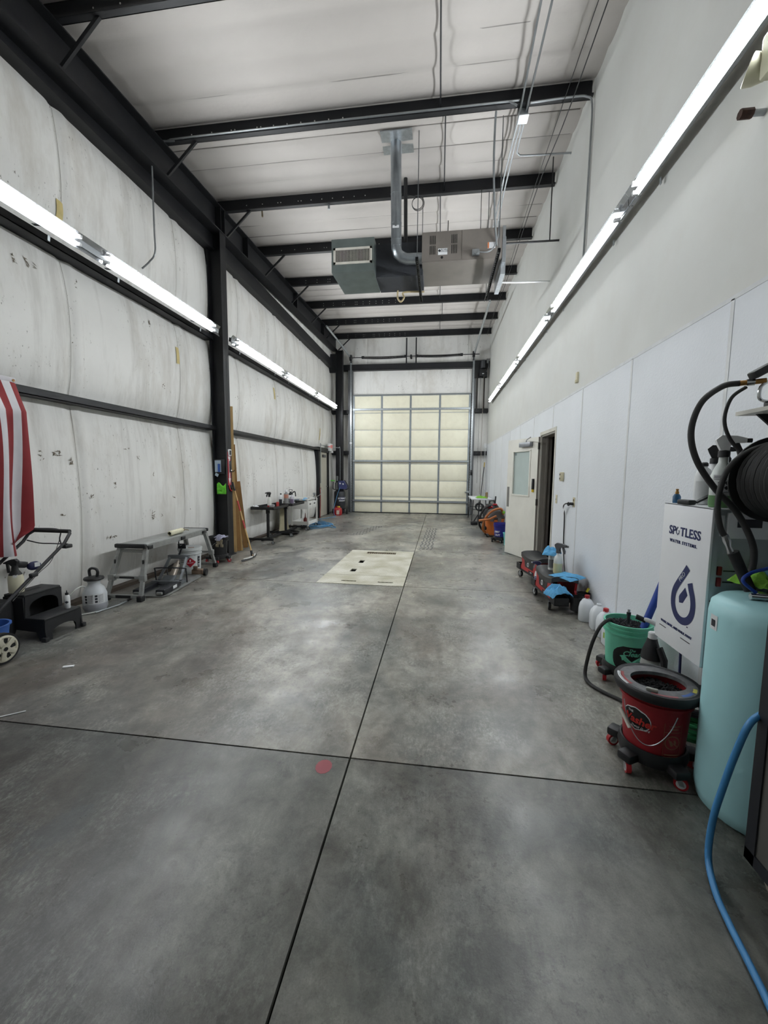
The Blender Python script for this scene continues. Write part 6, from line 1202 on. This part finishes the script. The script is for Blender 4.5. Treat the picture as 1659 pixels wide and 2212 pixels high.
wrap_patch(PAPER, rb, 0.1412, 0.1490, 0.215, 0.335, AR-1.05, AR-0.06, 'badge_rim', n=20, off=0.001, shape=lambda u, v: (0.5+(u-0.5)*math.sqrt(max(0, 1-(2*v-1)**2)), v)); wrap_patch(M('badge_black', (22, 20, 22), 0.5), rb, 0.1416, 0.1487, 0.220, 0.330, AR-1.02, AR-0.09, 'badge', n=20, off=0.002, shape=lambda u, v: (0.5+(u-0.5)*math.sqrt(max(0, 1-(2*v-1)**2)), v))
BR_ = M('print_bright_red', (196, 50, 44), 0.5)
wrap_text('Washer', 0.052, BR_, rb, 0.147, AR-0.52, 0.27, bold=0.0016, shear=0.2); wrap_text('THE', 0.016, PAPER, rb, 0.148, AR-0.72, 0.305); wrap_text('DETAIL GUARDZ' if False else 'Detail Guard', 0.016, PAPER, rb, 0.147, AR-0.38, 0.238, shear=0.2)
PRT = M('print_tan', (150, 100, 74), 0.6)
for z0, z1, a0, a1 in ((0.115, 0.118, 0.30, 0.86), (0.30, 0.303, 0.30, 0.86), (0.255, 0.258, 0.30, 0.86), (0.285, 0.292, 0.45, 0.82), (0.27, 0.276, 0.45, 0.75), (0.125, 0.133, 0.34, 0.8), (0.14, 0.146, 0.34, 0.82)): wrap_patch(PRT, rb, 0.141, 0.141, z0, z1, AR+a0, AR+a1, 'print_line', off=0.004)
for a0 in (0.30, 0.85): wrap_patch(PRT, rb, 0.1385, 0.1455, 0.115, 0.303, AR+a0, AR+a0+0.014, 'print_line', n=2, off=0.003)
on_wall(rb, 'warning_ring', PRT, [[(0.036*cos(t_*0.42)*1.0, 0.205+0.036*sin(t_*0.42)) for t_ in range(15)]], 0.1455, AR+0.575); on_wall(rb, 'warning_disc', BRED, [[(0.031*cos(t_*0.42), 0.205+0.031*sin(t_*0.42)) for t_ in range(15)]], 0.1463, AR+0.575); on_wall(rb, 'warning_figure', PRT, [bar2(-0.022, 0.222, 0.022, 0.188, 0.005), bar2(-0.012, 0.215, -0.002, 0.19, 0.012), bar2(0.008, 0.22, 0.012, 0.2, 0.01)], 0.1470, AR+0.575)
hp = []
for k in range(13):
    u = k/12; a = AR-0.95+(1.55)*u; hp.append((0.162*cos(a), 0.162*sin(a), 0.345-0.17*sin(pi*u)**0.8))
part('bail_handle', B().tube(smooth_path(hp, 3), 0.0025, n=5), GALV, rb); a = AR-0.80; part('handle_grip', B().ring(Vector((0.172*cos(a-0.22), 0.172*sin(a-0.22), 0.29)), Vector((0.17*cos(a+0.2), 0.17*sin(a+0.2), 0.225)), 0.0095, n=10), M('grip_white', (216, 212, 200), 0.5), rb)
# ------------------------------------------------------------------ hoses stored behind the red bucket
def coil(label, c, r, t_, mat, n=3, name='garden_hose', jit=0.03, z0=0.0):
    pts = []
    for k in range(n*14+1):
        a = 2*pi*k/14; rr = r+jit*mnoise.noise((k*0.4, c[0]*9, 1)); pts.append((c[0]+rr*cos(a), c[1]+rr*0.8*sin(a), z0+t_+k*(2.05*t_)/14))
    b = B(); b.tube(smooth_path(pts, 3), t_, n=8); return solo(name, b, mat, label, 'hose')
coil('green garden hose coiled behind the red bucket', (1.46, 2.40), 0.14, 0.013, M('hose_green', (40, 120, 72), 0.5), 4); coil('dark hose coiled on top of the green hose', (1.47, 2.41), 0.11, 0.014, M('hose_dark_plum', (46, 40, 46), 0.6), 2, 'drain_hose', z0=0.125)
# ------------------------------------------------------------------ water filter cabinet on the wall
CX0, CY0, CY1, CZ0, CZ1 = 1.30, 2.106, 2.525, 0.54, 1.334
fc = thing('water_filter_cabinet', 'white wall cabinet printed SPOTLESS with a navy water drop', 'cabinet', (CX0, CY0, 0)); FCW = M('cabinet_white', (240, 242, 245), 0.4, 0, 0.02, 4); FCG = M('cabinet_side_grey', (172, 178, 182), 0.45, 0.1, 0.04, 4); INKN = M('ink_navy', (32, 42, 96), 0.5)
CWD = XR-0.01-CX0; CL = CY1-CY0
part('body', B().bb((0.012, 0.012, CZ0), (CWD, CL, CZ1-0.004)), FCG, fc); part('front_cover', B().bb((0, 0, CZ0), (0.012, CL, CZ1), 0.002), FCW, fc); part('top_panel', B().bb((0.0, 0.0, CZ1-0.006), (CWD, CL, CZ1)), FCW, fc); part('cover_flange', B().bb((0.012, 0.0, CZ0), (0.035, 0.012, CZ1)), FCG, fc)
for z in (CZ0+0.10, CZ0+0.34, CZ1-0.06): part('screw', B().ring((0.022, 0.002, z), (0.022, -0.004, z), 0.005, n=8), INK, fc)
# printing on the front (faces -x): text runs towards the camera, i.e. along -y
def fp(w, z): return Vector((-0.0016, CL-w, z))          # w metres from the far (left) edge
lettering('SP', 0.066, INKN, fc, fp(0.103, 1.185), (0, -1, 0), (0, 0, 1), bold=0.0012, space=1.05); lettering('TLESS', 0.066, INKN, fc, fp(0.262, 1.185), (0, -1, 0), (0, 0, 1), bold=0.0012, space=1.05); lettering('WATER SYSTEMS.', 0.024, INKN, fc, fp(0.205, 1.128), (0, -1, 0), (0, 0, 1), bold=0.0006, space=1.35)
def drop_outline(n=40, s=1.0):
    pts = []
    for k in range(n):
        a = 2*pi*k/n; rr = 0.5*(1-sin(a)); pts.append((s*0.5*cos(a)*(abs(cos(a))**0.15)*(0.9 if sin(a) < 0 else 1-sin(a)*0.62), s*(0.5*sin(a) if sin(a) < 0 else 1.0*sin(a)**1.15)))
    return pts
def flat(name, polys, mat, z0, w0, x=-0.0015, sc=1.0):
    for pts in polys:
        b = B(); b.prism([(CL-w0-p[0]*sc, z0+p[1]*sc) for p in pts], x, -0.0002, 0); part(name, b, mat, fc)
def band(line, w):
    """thick polyline as quads, returned as one closed polygon"""
    L_, R_ = [], []
    for i, p in enumerate(line):
        a = Vector(line[max(i-1, 0)]); c = Vector(line[min(i+1, len(line)-1)]); d = (c-a).normalized(); nn = Vector((-d.y, d.x))*(w[i] if hasattr(w, '__len__') else w)/2; L_.append((p[0]+nn.x, p[1]+nn.y)); R_.append((p[0]-nn.x, p[1]-nn.y))
    return L_+R_[::-1]
# big drop: left limb from the tip round the belly up to the right cut, a kernel inside
Wd, Zd = 0.245, 0.845
line = [(0.024, 0.165), (-0.012, 0.115), (-0.050, 0.065), (-0.078, 0.020), (-0.087, -0.025), (-0.080, -0.072), (-0.050, -0.112), (0.0, -0.128), (0.050, -0.112), (0.080, -0.072), (0.087, -0.025), (0.078, 0.020), (0.060, 0.058), (0.048, 0.088)]
sp_ = [tuple(v)[:2] for v in smooth_path([(x, z, 0) for x, z in line], 4)]
def strip(name, pts, w, mat):
    b = B(); pl_ = band(pts, w); n = len(pts); vs = [(-0.0015, CL-Wd-p[0], Zd+p[1]) for p in pl_]; fs = [(i, i+1, 2*n-2-i, 2*n-1-i) for i in range(n-1)]; b.add(vs, fs); part(name, b.mesh(name, mat, False), mat, fc)
strip('water_drop', sp_, 0.040, INKN); flat('drop_kernel', [[(0.012, 0.055), (0.035, 0.02), (0.0, -0.032), (-0.030, -0.038), (-0.036, -0.008), (-0.03, 0.005)]], INKN, Zd, Wd)
lettering('PRO', 0.034, PAPER, fc, Vector((-0.0022, CL-Wd+0.020, Zd+0.105)), (0, -0.60, 0.80), (0, 0.8, 0.6), bold=-0.0003)
strip('water_drop', [(0, 0)]*0+[(-0.0945+0.0, 0.365), (-0.106, 0.348), (-0.106, 0.333), (-0.094, 0.322), (-0.081, 0.333), (-0.084, 0.348)], 0.006, INKN)
lettering('WASH, RINSE, AND WALK AWAY', 0.019, INKN, fc, fp(0.20, 0.655), (0, -1, 0), (0, 0, 1), bold=0.0003); part('print_line', B().bb((-0.0015, CL-0.11, 0.622), (0, CL-0.045, 0.626)), INK, fc); part('print_line', B().bb((-0.0015, CL-0.33, 0.622), (0, CL-0.25, 0.626)), INK, fc); lettering('TM', 0.008, INKN, fc, fp(0.30, 0.70), (0, -1, 0), (0, 0, 1))
# the side towards the camera: meter, switches, notes
part('meter', B().bb((0.07, 0.0, 1.19), (0.27, 0.014, 1.315), 0.003), FCW, fc); part('display', B().bb((0.11, -0.002, 1.245), (0.215, 0.0, 1.285)), INK, fc)
for z in (1.03, 0.975): sw = part('rocker_switch', B().bb((0.045, 0.002, z-0.022), (0.065, 0.014, z+0.022), 0.003), M('switch_red', (120, 26, 30), 0.4), fc); part('switch_note', B().bb((0.075, 0.010, z-0.003), (0.15, 0.0125, z+0.003)), INK, fc)
part('note', B().bb((0.042, 0.010, 1.20), (0.06, 0.0125, 1.30)), PAPER, fc); part('side_cable', B().tube(smooth_path([(0.31, 0.0, 1.22), (0.305, -0.01, 1.12), (0.30, -0.015, 1.05), (0.31, -0.01, 0.97), (0.325, 0.0, 0.9)], 5), 0.006, n=6).box((0.302, -0.012, 1.06), (0.025, 0.025, 0.06), None, 0.006), BLK, fc); part('drain_line', B().ring((0.08, CL-0.12, CZ0), (0.09, CL-0.12, 0.20), 0.007, n=8), NAVY, fc)
ctz = CZ1+0.0005
def ct(px, py): q_ = fl(px, py, CZ1); return (min(max(q_.x, CX0+0.03), XR-0.05), min(max(q_.y, CY0+0.03), CY1-0.03), ctz)
bottle('chemical_bottle', 'white bottle with black and red cap at the back of the cabinet top', (1.42, 2.40, ctz), [(0.001, 0), (0.038, 0.002), (0.04, 0.015), (0.04, 0.15), (0.030, 0.185), (0.014, 0.20), (0.014, 0.205)], WHT, cap=(BLK, 0.017, 0.022), stick=[(M('label_offwhite', (204, 206, 206), 0.6), 0.02, 0.125, R(-170), R(-80))])
part('red_tip', B().lathe([(0.009, 0), (0.009, 0.018), (0.001, 0.02)], 12, c=(1.42, 2.40, ctz+0.227)), RED, bpy.data.objects['water_filter_cabinet']) if False else None
LG = M('liquid_green', (92, 132, 84), 0.3)
t = bottle('spray_bottle', 'clear spray bottle of green liquid with warning label on the cabinet', (1.375, 2.185, ctz), [(0.001, 0), (0.044, 0.002), (0.046, 0.02), (0.046, 0.155), (0.034, 0.19), (0.020, 0.22), (0.019, 0.245)], M('bottle_clear_grey', (206, 212, 208), 0.3), WHT, (LG, 0.24), stick=[(M('label_offwhite', (204, 206, 206)), 0.065, 0.16, R(-165), R(-75))], yaw=R(-20), hs=1.35, collar=BLK, lever=BLK)
for i in range(2):
    for j in range(2): on_wall(t, 'hazard_mark', INK, [[(0, 0.011), (0.011, 0), (0, -0.011), (-0.011, 0)]], 0.049, R(-132+i*30)) if False else wrap_patch(INK, t, 0.046, 0.046, 0.087+j*0.024, 0.107+j*0.024, R(-140+i*30), R(-116+i*30), 'hazard_mark', n=4, off=0.0026, shape=diamond)
for z in (0.075, 0.137, 0.145, 0.152): wrap_patch(INK, t, 0.046, 0.046, z, z+0.002, R(-160), R(-80), 'print_line', off=0.0026)
q = ct(1474, 1085); t = thing('blue_fitting', 'small blue bottle with brass fitting on the cabinet corner', 'fitting', (1.335, 2.475, ctz)); part('body', B().lathe([(0.001, 0), (0.019, 0), (0.02, 0.035), (0.012, 0.05)], 14), M('fitting_blue', (30, 84, 122), 0.45), t); part('tip', B().lathe([(0.009, 0.05), (0.010, 0.06), (0.006, 0.068), (0.008, 0.078), (0.001, 0.08)], 10), BRASS, t)
t = thing('scraper_clip', 'black scraper clip overhanging the cabinet front edge', 'scraper', (1.325, 2.335, ctz), R(15)); part('jaw', B().box((-0.02, 0, 0.014), (0.045, 0.075, 0.026), None, 0.006), BLK, t); part('lever', B().box((0.05, -0.03, 0.035), (0.10, 0.02, 0.012), Matrix.Rotation(R(-25), 3, 'Y'), 0.003), BLK, t)
t = thing('tool_tray', 'black tray with glasses and small bottles on the cabinet', 'tray', (1.52, 2.30, ctz)); part('tray', B().bb((-0.09, -0.15, 0), (0.09, 0.15, 0.012), 0.003), BLK, t); part('glasses', B().torus((-0.03, -0.08, 0.03), (0.3, -1, 0), 0.02, 0.004, 16, 5).torus((0.02, -0.085, 0.03), (0.3, -1, 0), 0.02, 0.004, 16, 5), BLK, t); part('tube', B().ring((0.0, -0.03, 0.028), (0.07, 0.0, 0.028), 0.016, n=12), WHT, t)
t = bottle('spray_bottle', 'tall white spray bottle with black trigger behind the green one', (1.50, 2.45, ctz), [(0.001, 0), (0.036, 0.002), (0.036, 0.16), (0.02, 0.20), (0.018, 0.22)], WHT, BLK, yaw=R(-30), hs=1.3)
# ------------------------------------------------------------------ pale blue resin tank
tk = thing('water_tank', 'pale blue cylindrical water tank standing in front of the filter cabinet', 'tank', (1.425, 1.862, 0)); TKB = M('tank_blue', (174, 224, 229), 0.45, 0, 0.03, 5)
part('shell', B().lathe([(0.001, 0.0), (0.19, 0.0), (0.212, 0.02), (0.222, 0.07), (0.222, 0.88), (0.215, 0.93), (0.19, 0.955), (0.10, 0.968), (0.001, 0.97)], 40), TKB, tk)
wrap_patch(PAPER, tk, 0.222, 0.222, 0.82, 0.885, R(168), R(181), 'barcode_sticker', n=4); wrap_patch(INK, tk, 0.2225, 0.2225, 0.835, 0.865, R(171), R(178), 'barcode', n=3, off=0.002)
vq = Vector((-0.06, 0.0, 0.968)); part('valve', B().ring(vq, vq+Vector((0, 0, 0.03)), 0.022, n=12).ring(vq+Vector((-0.05, -0.01, 0.015)), vq+Vector((0.05, -0.03, 0.015)), 0.014, n=12), CHROME, tk); part('valve_outlet', B().ring(vq+Vector((0.04, -0.03, 0.015)), vq+Vector((0.06, -0.055, 0.012)), 0.016, n=12), CHROME, tk)
tkx, tky = 1.425, 1.862
LIME = M('cloth_lime2', (128, 186, 62), 0.9, 0, 0.15, 40, 0.3, 120)
rag('green_towel', 'lime green towel hanging over the back edge of the blue tank', (1.47, 2.0, 0.972), 0.22, 0.16, LIME, 0.05, 0.4, 51, lambda x, y, z, u, v: (x, y, z+0.02)); rag('teal_towel', 'teal towel bunched on top of the lime towel', (1.53, 1.93, 1.0), 0.20, 0.18, M('cloth_teal', (86, 136, 150), 0.9, 0, 0.15, 40), 0.08, 0.2, 57)
t = thing('pump_block', 'black pump block on top of the blue tank', 'pump', (1.53, 1.84, 0.9685)); part('body', B().box((0, 0, 0.05), (0.20, 0.20, 0.10), None, 0.02), BLK, t); part('cable', B().tube(smooth_path([(-0.1, -0.05, 0.03), (-0.15, -0.08, 0.01), (-0.05, -0.16, 0.012), (0.06, -0.14, 0.02)], 5), 0.008, n=6), BLK, t)
# ------------------------------------------------------------------ hoses above the tank
HB = M('hose_black', (40, 40, 40))
def aY(px, py, y): return tuple(aty(px, py, y))
def hose_thing(label, pts, r, mat, name='pressure_hose', k=8): b = B(); b.tube(smooth_path(pts, k), r, n=10); return solo(name, b, mat, label, 'hose')
hose_thing('thick black hose curving from the spray gun down to the sleeve', [aY(1598, 828, 2.10), aY(1560, 835, 2.10), aY(1515, 870, 2.09), aY(1493, 930, 2.08), aY(1503, 990, 2.06), aY(1540, 1050, 2.04), aY(1590, 1105, 2.02), aY(1622, 1165, 2.0), aY(1628, 1210, 1.99), aY(1612, 1268, 1.98)], 0.0135, HB)
hose_thing('thin black hose loop between the spray gun and the reel', [aY(1612, 836, 2.14), aY(1580, 860, 2.15), aY(1565, 905, 2.15), aY(1575, 945, 2.14), aY(1602, 978, 2.12), aY(1640, 1010, 2.08)], 0.008, HB)
hose_thing('black hose leaving the reel and hanging to the steel coupling', [aY(1659, 960, 1.98), aY(1612, 978, 1.98), aY(1575, 1010, 1.97), aY(1556, 1055, 1.96), aY(1550, 1100, 1.95), aY(1556, 1140, 1.94), aY(1567, 1160, 1.94)], 0.0115, HB)
sl = thing('hose_sleeve', 'black rubber sleeve and steel coupling above the blue tank', 'coupling', (0, 0, 0)); part('coupling', B().tube([aY(1565, 1155, 1.94), aY(1570, 1168, 1.94), aY(1573, 1180, 1.94), aY(1579, 1195, 1.94)], [0.013, 0.016, 0.010, 0.014], n=8), CHROME, sl); part('sleeve', B().tube([aY(1583, 1192, 1.94), aY(1600, 1230, 1.94), aY(1620, 1275, 1.93)], 0.022, n=12), RUB, sl)
hose_thing('thin blue hose arching from the tank valve', [(tkx-0.09, tky-0.01, 1.0), aY(1605, 1255, 1.86), aY(1622, 1238, 1.87), aY(1659, 1228, 1.9)], 0.007, M('tube_blue', (30, 66, 160), 0.45), 'water_line')
# reel on the wall (axis along the wall)
hr = thing('hose_reel', 'black hose reel full of hose on the right wall', 'hose reel', (1.475, 1.86, 1.475))
part('flange', B().ring((0, 0.14, 0), (0, 0.148, 0), 0.19, n=36), BLK, hr); part('flange', B().ring((0, -0.148, 0), (0, -0.14, 0), 0.19, n=36), BLK, hr); part('drum', B().ring((0, -0.14, 0), (0, 0.14, 0), 0.10, n=24), BLK, hr); part('bracket', B().bb((-0.02, -0.16, -0.02), (XR-1.475, -0.15, 0.02)).bb((-0.02, 0.15, -0.02), (XR-1.475, 0.16, 0.02)).bb((XR-1.475-0.012, -0.16, -0.1), (XR-1.475-0.004, 0.16, 0.1)), STEEL, hr)
b = B(); pts = []
for k in range(10*24+1):
    a = 2*pi*k/24; pts.append(((0.16+0.006*mnoise.noise((k*0.1, 1, 1)))*cos(a), -0.125+0.25*k/240, (0.16+0.006*mnoise.noise((k*0.1, 4, 1)))*sin(a)))
b.tube(pts, 0.0135, n=7); part('wound_hose', b, HB, hr, 'layers of wound black hose')
# shelf with the spray gun
sf = thing('wall_shelf', 'small white shelf on the right wall above the reel', 'shelf', (1.425, 2.05, 1.78)); part('board', B().bb((0, -0.35, 0), (XR-1.428, 0.16, 0.018)), M('shelf_white', (210, 208, 198), 0.5), sf)
for y in (0.10, -0.25): part('bracket', B().prism([(0.05, 0.0), (XR-1.43, 0.0), (XR-1.43, -0.16)], y-0.006, y+0.006, 1), STEEL, sf)
sgp = Vector(aty(1630, 830, 2.08)); sg2 = thing('pressure_gun', 'spray gun with brass swivel resting on the white shelf', 'spray gun', (1.45, 2.05, 1.7985))
part('barrel', B().ring(Vector(aty(1598, 828, 2.09))-Vector((1.45, 2.05, 1.7985)), Vector(aty(1655, 822, 2.06))-Vector((1.45, 2.05, 1.7985)), 0.012, n=10), BRASS, sg2); part('collar', B().ring(Vector(aty(1612, 827, 2.085))-Vector((1.45, 2.05, 1.7985)), Vector(aty(1630, 825, 2.075))-Vector((1.45, 2.05, 1.7985)), 0.016, n=10), CHROME, sg2)
q5 = Vector(aty(1648, 800, 2.06))-Vector((1.45, 2.05, 1.7985)); part('body', B().box(q5, (0.10, 0.05, 0.035), Matrix.Rotation(R(-30), 3, 'Y'), 0.008), BLK, sg2); q6 = Vector(aty(1648, 850, 2.06))-Vector((1.45, 2.05, 1.7985)); part('guard', B().tube(smooth_path([q6+Vector((0.03, 0, 0.06)), q6+Vector((-0.01, 0, 0.03)), q6+Vector((-0.012, 0, -0.02)), (q6+Vector((0.02, 0, -0.035))), q6+Vector((0.06, 0, -0.03))], 5), 0.007, n=7), CHROME, sg2); part('rest_block', B().bb((-0.0, -0.03, 0.0), (0.12, 0.03, 0.03), 0.006), BLK, sg2)
# ------------------------------------------------------------------ grey machine box and its blue hose
mb = thing('pressure_washer', 'grey machine cabinet with black edge frame at the right edge', 'machine', (1.18, 1.57, 0)); MG = M('machine_grey', (104, 102, 98), 0.5, 0.1, 0.05, 6); MK = M('machine_frame', (34, 36, 42), 0.5, 0.1)
part('panel', B().bb((0.006, -0.80, 0.09), (0.44, -0.02, 1.12)), MG, mb); b = B()
for lo, hi in (((0, -0.045, 0.05), (0.045, 0.0, 1.15)), ((0, -0.84, 0.05), (0.045, -0.80, 1.15)), ((0, -0.84, 0.05), (0.045, 0, 0.095)), ((0, -0.84, 1.11), (0.45, 0, 1.15)), ((0.41, -0.045, 0.05), (0.45, 0, 1.15)), ((0.0, -0.045, 0.05), (0.45, 0, 0.095))): b.bb(lo, hi)
part('frame', b, MK, mb, 'black edge frame')
for x in (0.06, 0.38):
    for y in (-0.09, -0.74): part('foot', B().lathe([(0.001, 0), (0.035, 0), (0.045, 0.03), (0.03, 0.05), (0.001, 0.05)], 18, c=(x, y, 0)), M('foot_cream', (176, 168, 152), 0.5), mb)
hose_thing('light blue hose sweeping from the machine cabinet across the floor', [(1.24, 1.60, 0.62), aY(1622, 1560, 1.56), aY(1590, 1625, 1.56), aY(1562, 1700, 1.57), aY(1540, 1770, 1.57), P3(1530, 1850, 0.05), P3(1545, 1925, 0.014), P3(1575, 1995, 0.014), P3(1615, 2075, 0.014), P3(1659, 2165, 0.014), P3(1700, 2260, 0.014)], 0.0115, M('hose_sky', (66, 136, 192), 0.4), 'blue_hose')
# ------------------------------------------------------------------ far right corner: folding table and what stands by it
ft = thing('folding_table', 'white folding table in the far right corner', 'table', (1.285, 12.95, 0)); part('table_top', B().box((0, 0, 0.725), (0.62, 1.5, 0.04), None, 0.01), M('table_white', (214, 217, 220), 0.45), ft)
for e in (-1, 1):
    for s in (-1, 1):
        part('leg', B().tube([(s*0.24, e*0.55, 0.71), (s*0.26, e*0.58, 0.45), (s*0.29, e*0.72, 0.012)], 0.013, n=8), BLK, ft)
    part('cross_brace', B().tube([(-0.265, e*0.60, 0.40), (0.265, e*0.60, 0.40)], 0.009, n=6).tube([(0, e*0.6, 0.40), (0, e*0.1, 0.70)], 0.008, n=6), BLK, ft)
rag('green_towel', 'lime green towel crumpled on the folding table', (1.28, 12.45, 0.7455), 0.32, 0.24, LIME, 0.05, 0.2, 61)
bottle('chemical_bottle', 'tan bottle with white tip on the folding table', (1.43, 12.42, 0.7455), [(0.001, 0), (0.036, 0.001), (0.038, 0.01), (0.038, 0.17), (0.016, 0.19)], M('bottle_tan', (132, 110, 78), 0.5), cap=(WHT, 0.014, 0.04))
b = B(); b.ring((0, 0, 0), (0.17, 0.3, 1.72), 0.013, n=8); pp = thing('extension_pole', 'black pole with yellow tip leaning in the far right corner', 'pole', (1.38, 14.2, 0.0)); part('pole', b, BLK, pp); part('tip', B().ring((0.17, 0.3, 1.72), (0.185, 0.326, 1.88), 0.016, n=8), M('tip_yellow', (200, 170, 70), 0.5), pp)
ts = thing('tripod_stand', 'folded black tripod light stand under the folding table', 'stand', (1.16, 12.0, 0)); part('pole', B().ring((0, 0, 0.06), (0.03, 0.1, 0.66), 0.02, n=8), BLK, ts)
for k in range(4): a = k*pi/2+0.5; part('leg', B().tube([(0, 0, 0.30), (0.22*cos(a), 0.3*sin(a), 0.02)], 0.012, n=6), BLK, ts)
part('base', B().box((-0.12, -0.1, 0.05), (0.2, 0.16, 0.10), None, 0.02).box((0.08, 0.05, 0.12), (0.18, 0.2, 0.16), None, 0.04), BLK, ts); part('coil', B().torus((0.02, 0.05, 0.52), (0.2, 1, 0), 0.10, 0.02, 18, 7).torus((0.05, 0.08, 0.5), (0.2, 1, 0.2), 0.11, 0.02, 18, 7), BLK, ts)
# ------------------------------------------------------------------ shop vacuums and bucket by the open door
ORV = M('vac_orange', (204, 112, 48), 0.45, 0, 0.06, 6); OHS = M('vac_hose_orange', (176, 104, 52), 0.5)
vc = thing('shop_vacuum', 'orange shop vacuum with dark lid and orange hose', 'vacuum', (1.33, 9.78, 0)); part('drum', B().lathe([(0.001, 0.05), (0.185, 0.05), (0.20, 0.07), (0.215, 0.40), (0.225, 0.41), (0.225, 0.44)], 28, sq=0.12), ORV, vc); part('lid', B().lathe([(0.23, 0.44), (0.235, 0.47), (0.20, 0.52), (0.17, 0.60), (0.12, 0.64), (0.001, 0.65)], 28), M('vac_lid', (62, 58, 56), 0.5), vc); part('dark_band', B().lathe([(0.226, 0.425), (0.232, 0.435), (0.232, 0.45)], 28), BLK, vc)
for a in (-1.2, 1.2, 1.95, -1.95): part('latch', B().box((0.225*cos(a), 0.225*sin(a), 0.42), (0.03, 0.09, 0.09), Matrix.Rotation(a, 3, 'Z'), 0.008), M('latch_grey', (110, 104, 100), 0.5), vc)
part('drain_port', B().ring((-0.19, -0.06, 0.20), (-0.235, -0.075, 0.20), 0.045, n=14), BLK, vc)
for sx in (-1, 1):
    for sy in (-1, 1): caster(vc, sx*0.18, sy*0.17, 0.085, 0.035, RUB, 0.03, 0.5)
part('hose', B().tube(smooth_path([(0.18, -0.1, 0.55), (0.10, -0.24, 0.68), (-0.08, -0.28, 0.64), (-0.22, -0.28, 0.50), (-0.28, -0.24, 0.34), (-0.28, -0.16, 0.18), (-0.22, -0.12, 0.10)], 6), 0.028, n=10), OHS, vc, 'orange vacuum hose'); part('wand', B().tube([(0.0, -0.3, 0.52), (-0.16, -0.33, 0.44), (-0.40, -0.36, 0.41)], 0.026, n=10), OHS, vc); part('green_tag', B().ball((0.17, -0.24, 0.60), (0.07, 0.05, 0.07), 10), LIME, vc)
v2 = thing('shop_vacuum', 'black and red shop vacuum behind the orange one', 'vacuum', (1.34, 10.45, 0)); part('drum', B().lathe([(0.001, 0.05), (0.19, 0.05), (0.21, 0.42)], 24), BLK, v2); part('head', B().lathe([(0.22, 0.42), (0.23, 0.50), (0.20, 0.62), (0.13, 0.72), (0.001, 0.74)], 24), BLK, v2); part('red_trim', B().box((-0.08, -0.18, 0.66), (0.16, 0.05, 0.05), Matrix.Rotation(0.5, 3, 'X'), 0.012).box((0.06, -0.12, 0.72), (0.1, 0.06, 0.04), None, 0.01), RED, v2); part('carry_handle', B().tube(smooth_path([(-0.06, 0, 0.72), (-0.05, 0, 0.80), (0.05, 0, 0.80), (0.06, 0, 0.72)], 5), 0.014, n=7).ring((0.08, 0, 0.74), (0.09, 0, 0.92), 0.018, n=8), BLK, v2); part('hose', B().tube(smooth_path([(-0.05, -0.2, 0.70), (-0.20, -0.22, 0.62), (-0.30, -0.18, 0.42), (-0.30, -0.05, 0.20), (-0.22, 0.05, 0.06)], 6), 0.026, n=9), M('hose_charcoal', (44, 42, 42), 0.6), v2)
for sx in (-1, 1):
    for sy in (-1, 1): caster(v2, sx*0.17, sy*0.16, 0.085, 0.035, RUB, 0.03, 0.5)
bl = thing('wash_bucket', 'deep blue bucket with white lettering on a dolly by the open door', 'bucket', (1.36, 8.98, 0)); BLU = M('bucket_royal', (36, 36, 132), 0.45); pail(bl, 0.128, 0.15, 0.34, BLU, 0.08); dolly(bl, 0.132, RUB, 0.055, a0=R(190)); AB = math.atan2(-8.98, -1.36)
wrap_text('DIRT', 0.055, PAPER, bl, 0.142, AB+0.05-0.62, 0.235, bold=0.002); wrap_text('OUT', 0.055, PAPER, bl, 0.138, AB-0.5, 0.165, bold=0.002)
tl = thing('bucket', 'turquoise bucket mostly hidden behind the open door', 'bucket', (1.47, 8.60, 0)); pail(tl, 0.09, 0.11, 0.26, M('bucket_turquoise', (110, 196, 196), 0.45), 0.0, ribs=False)
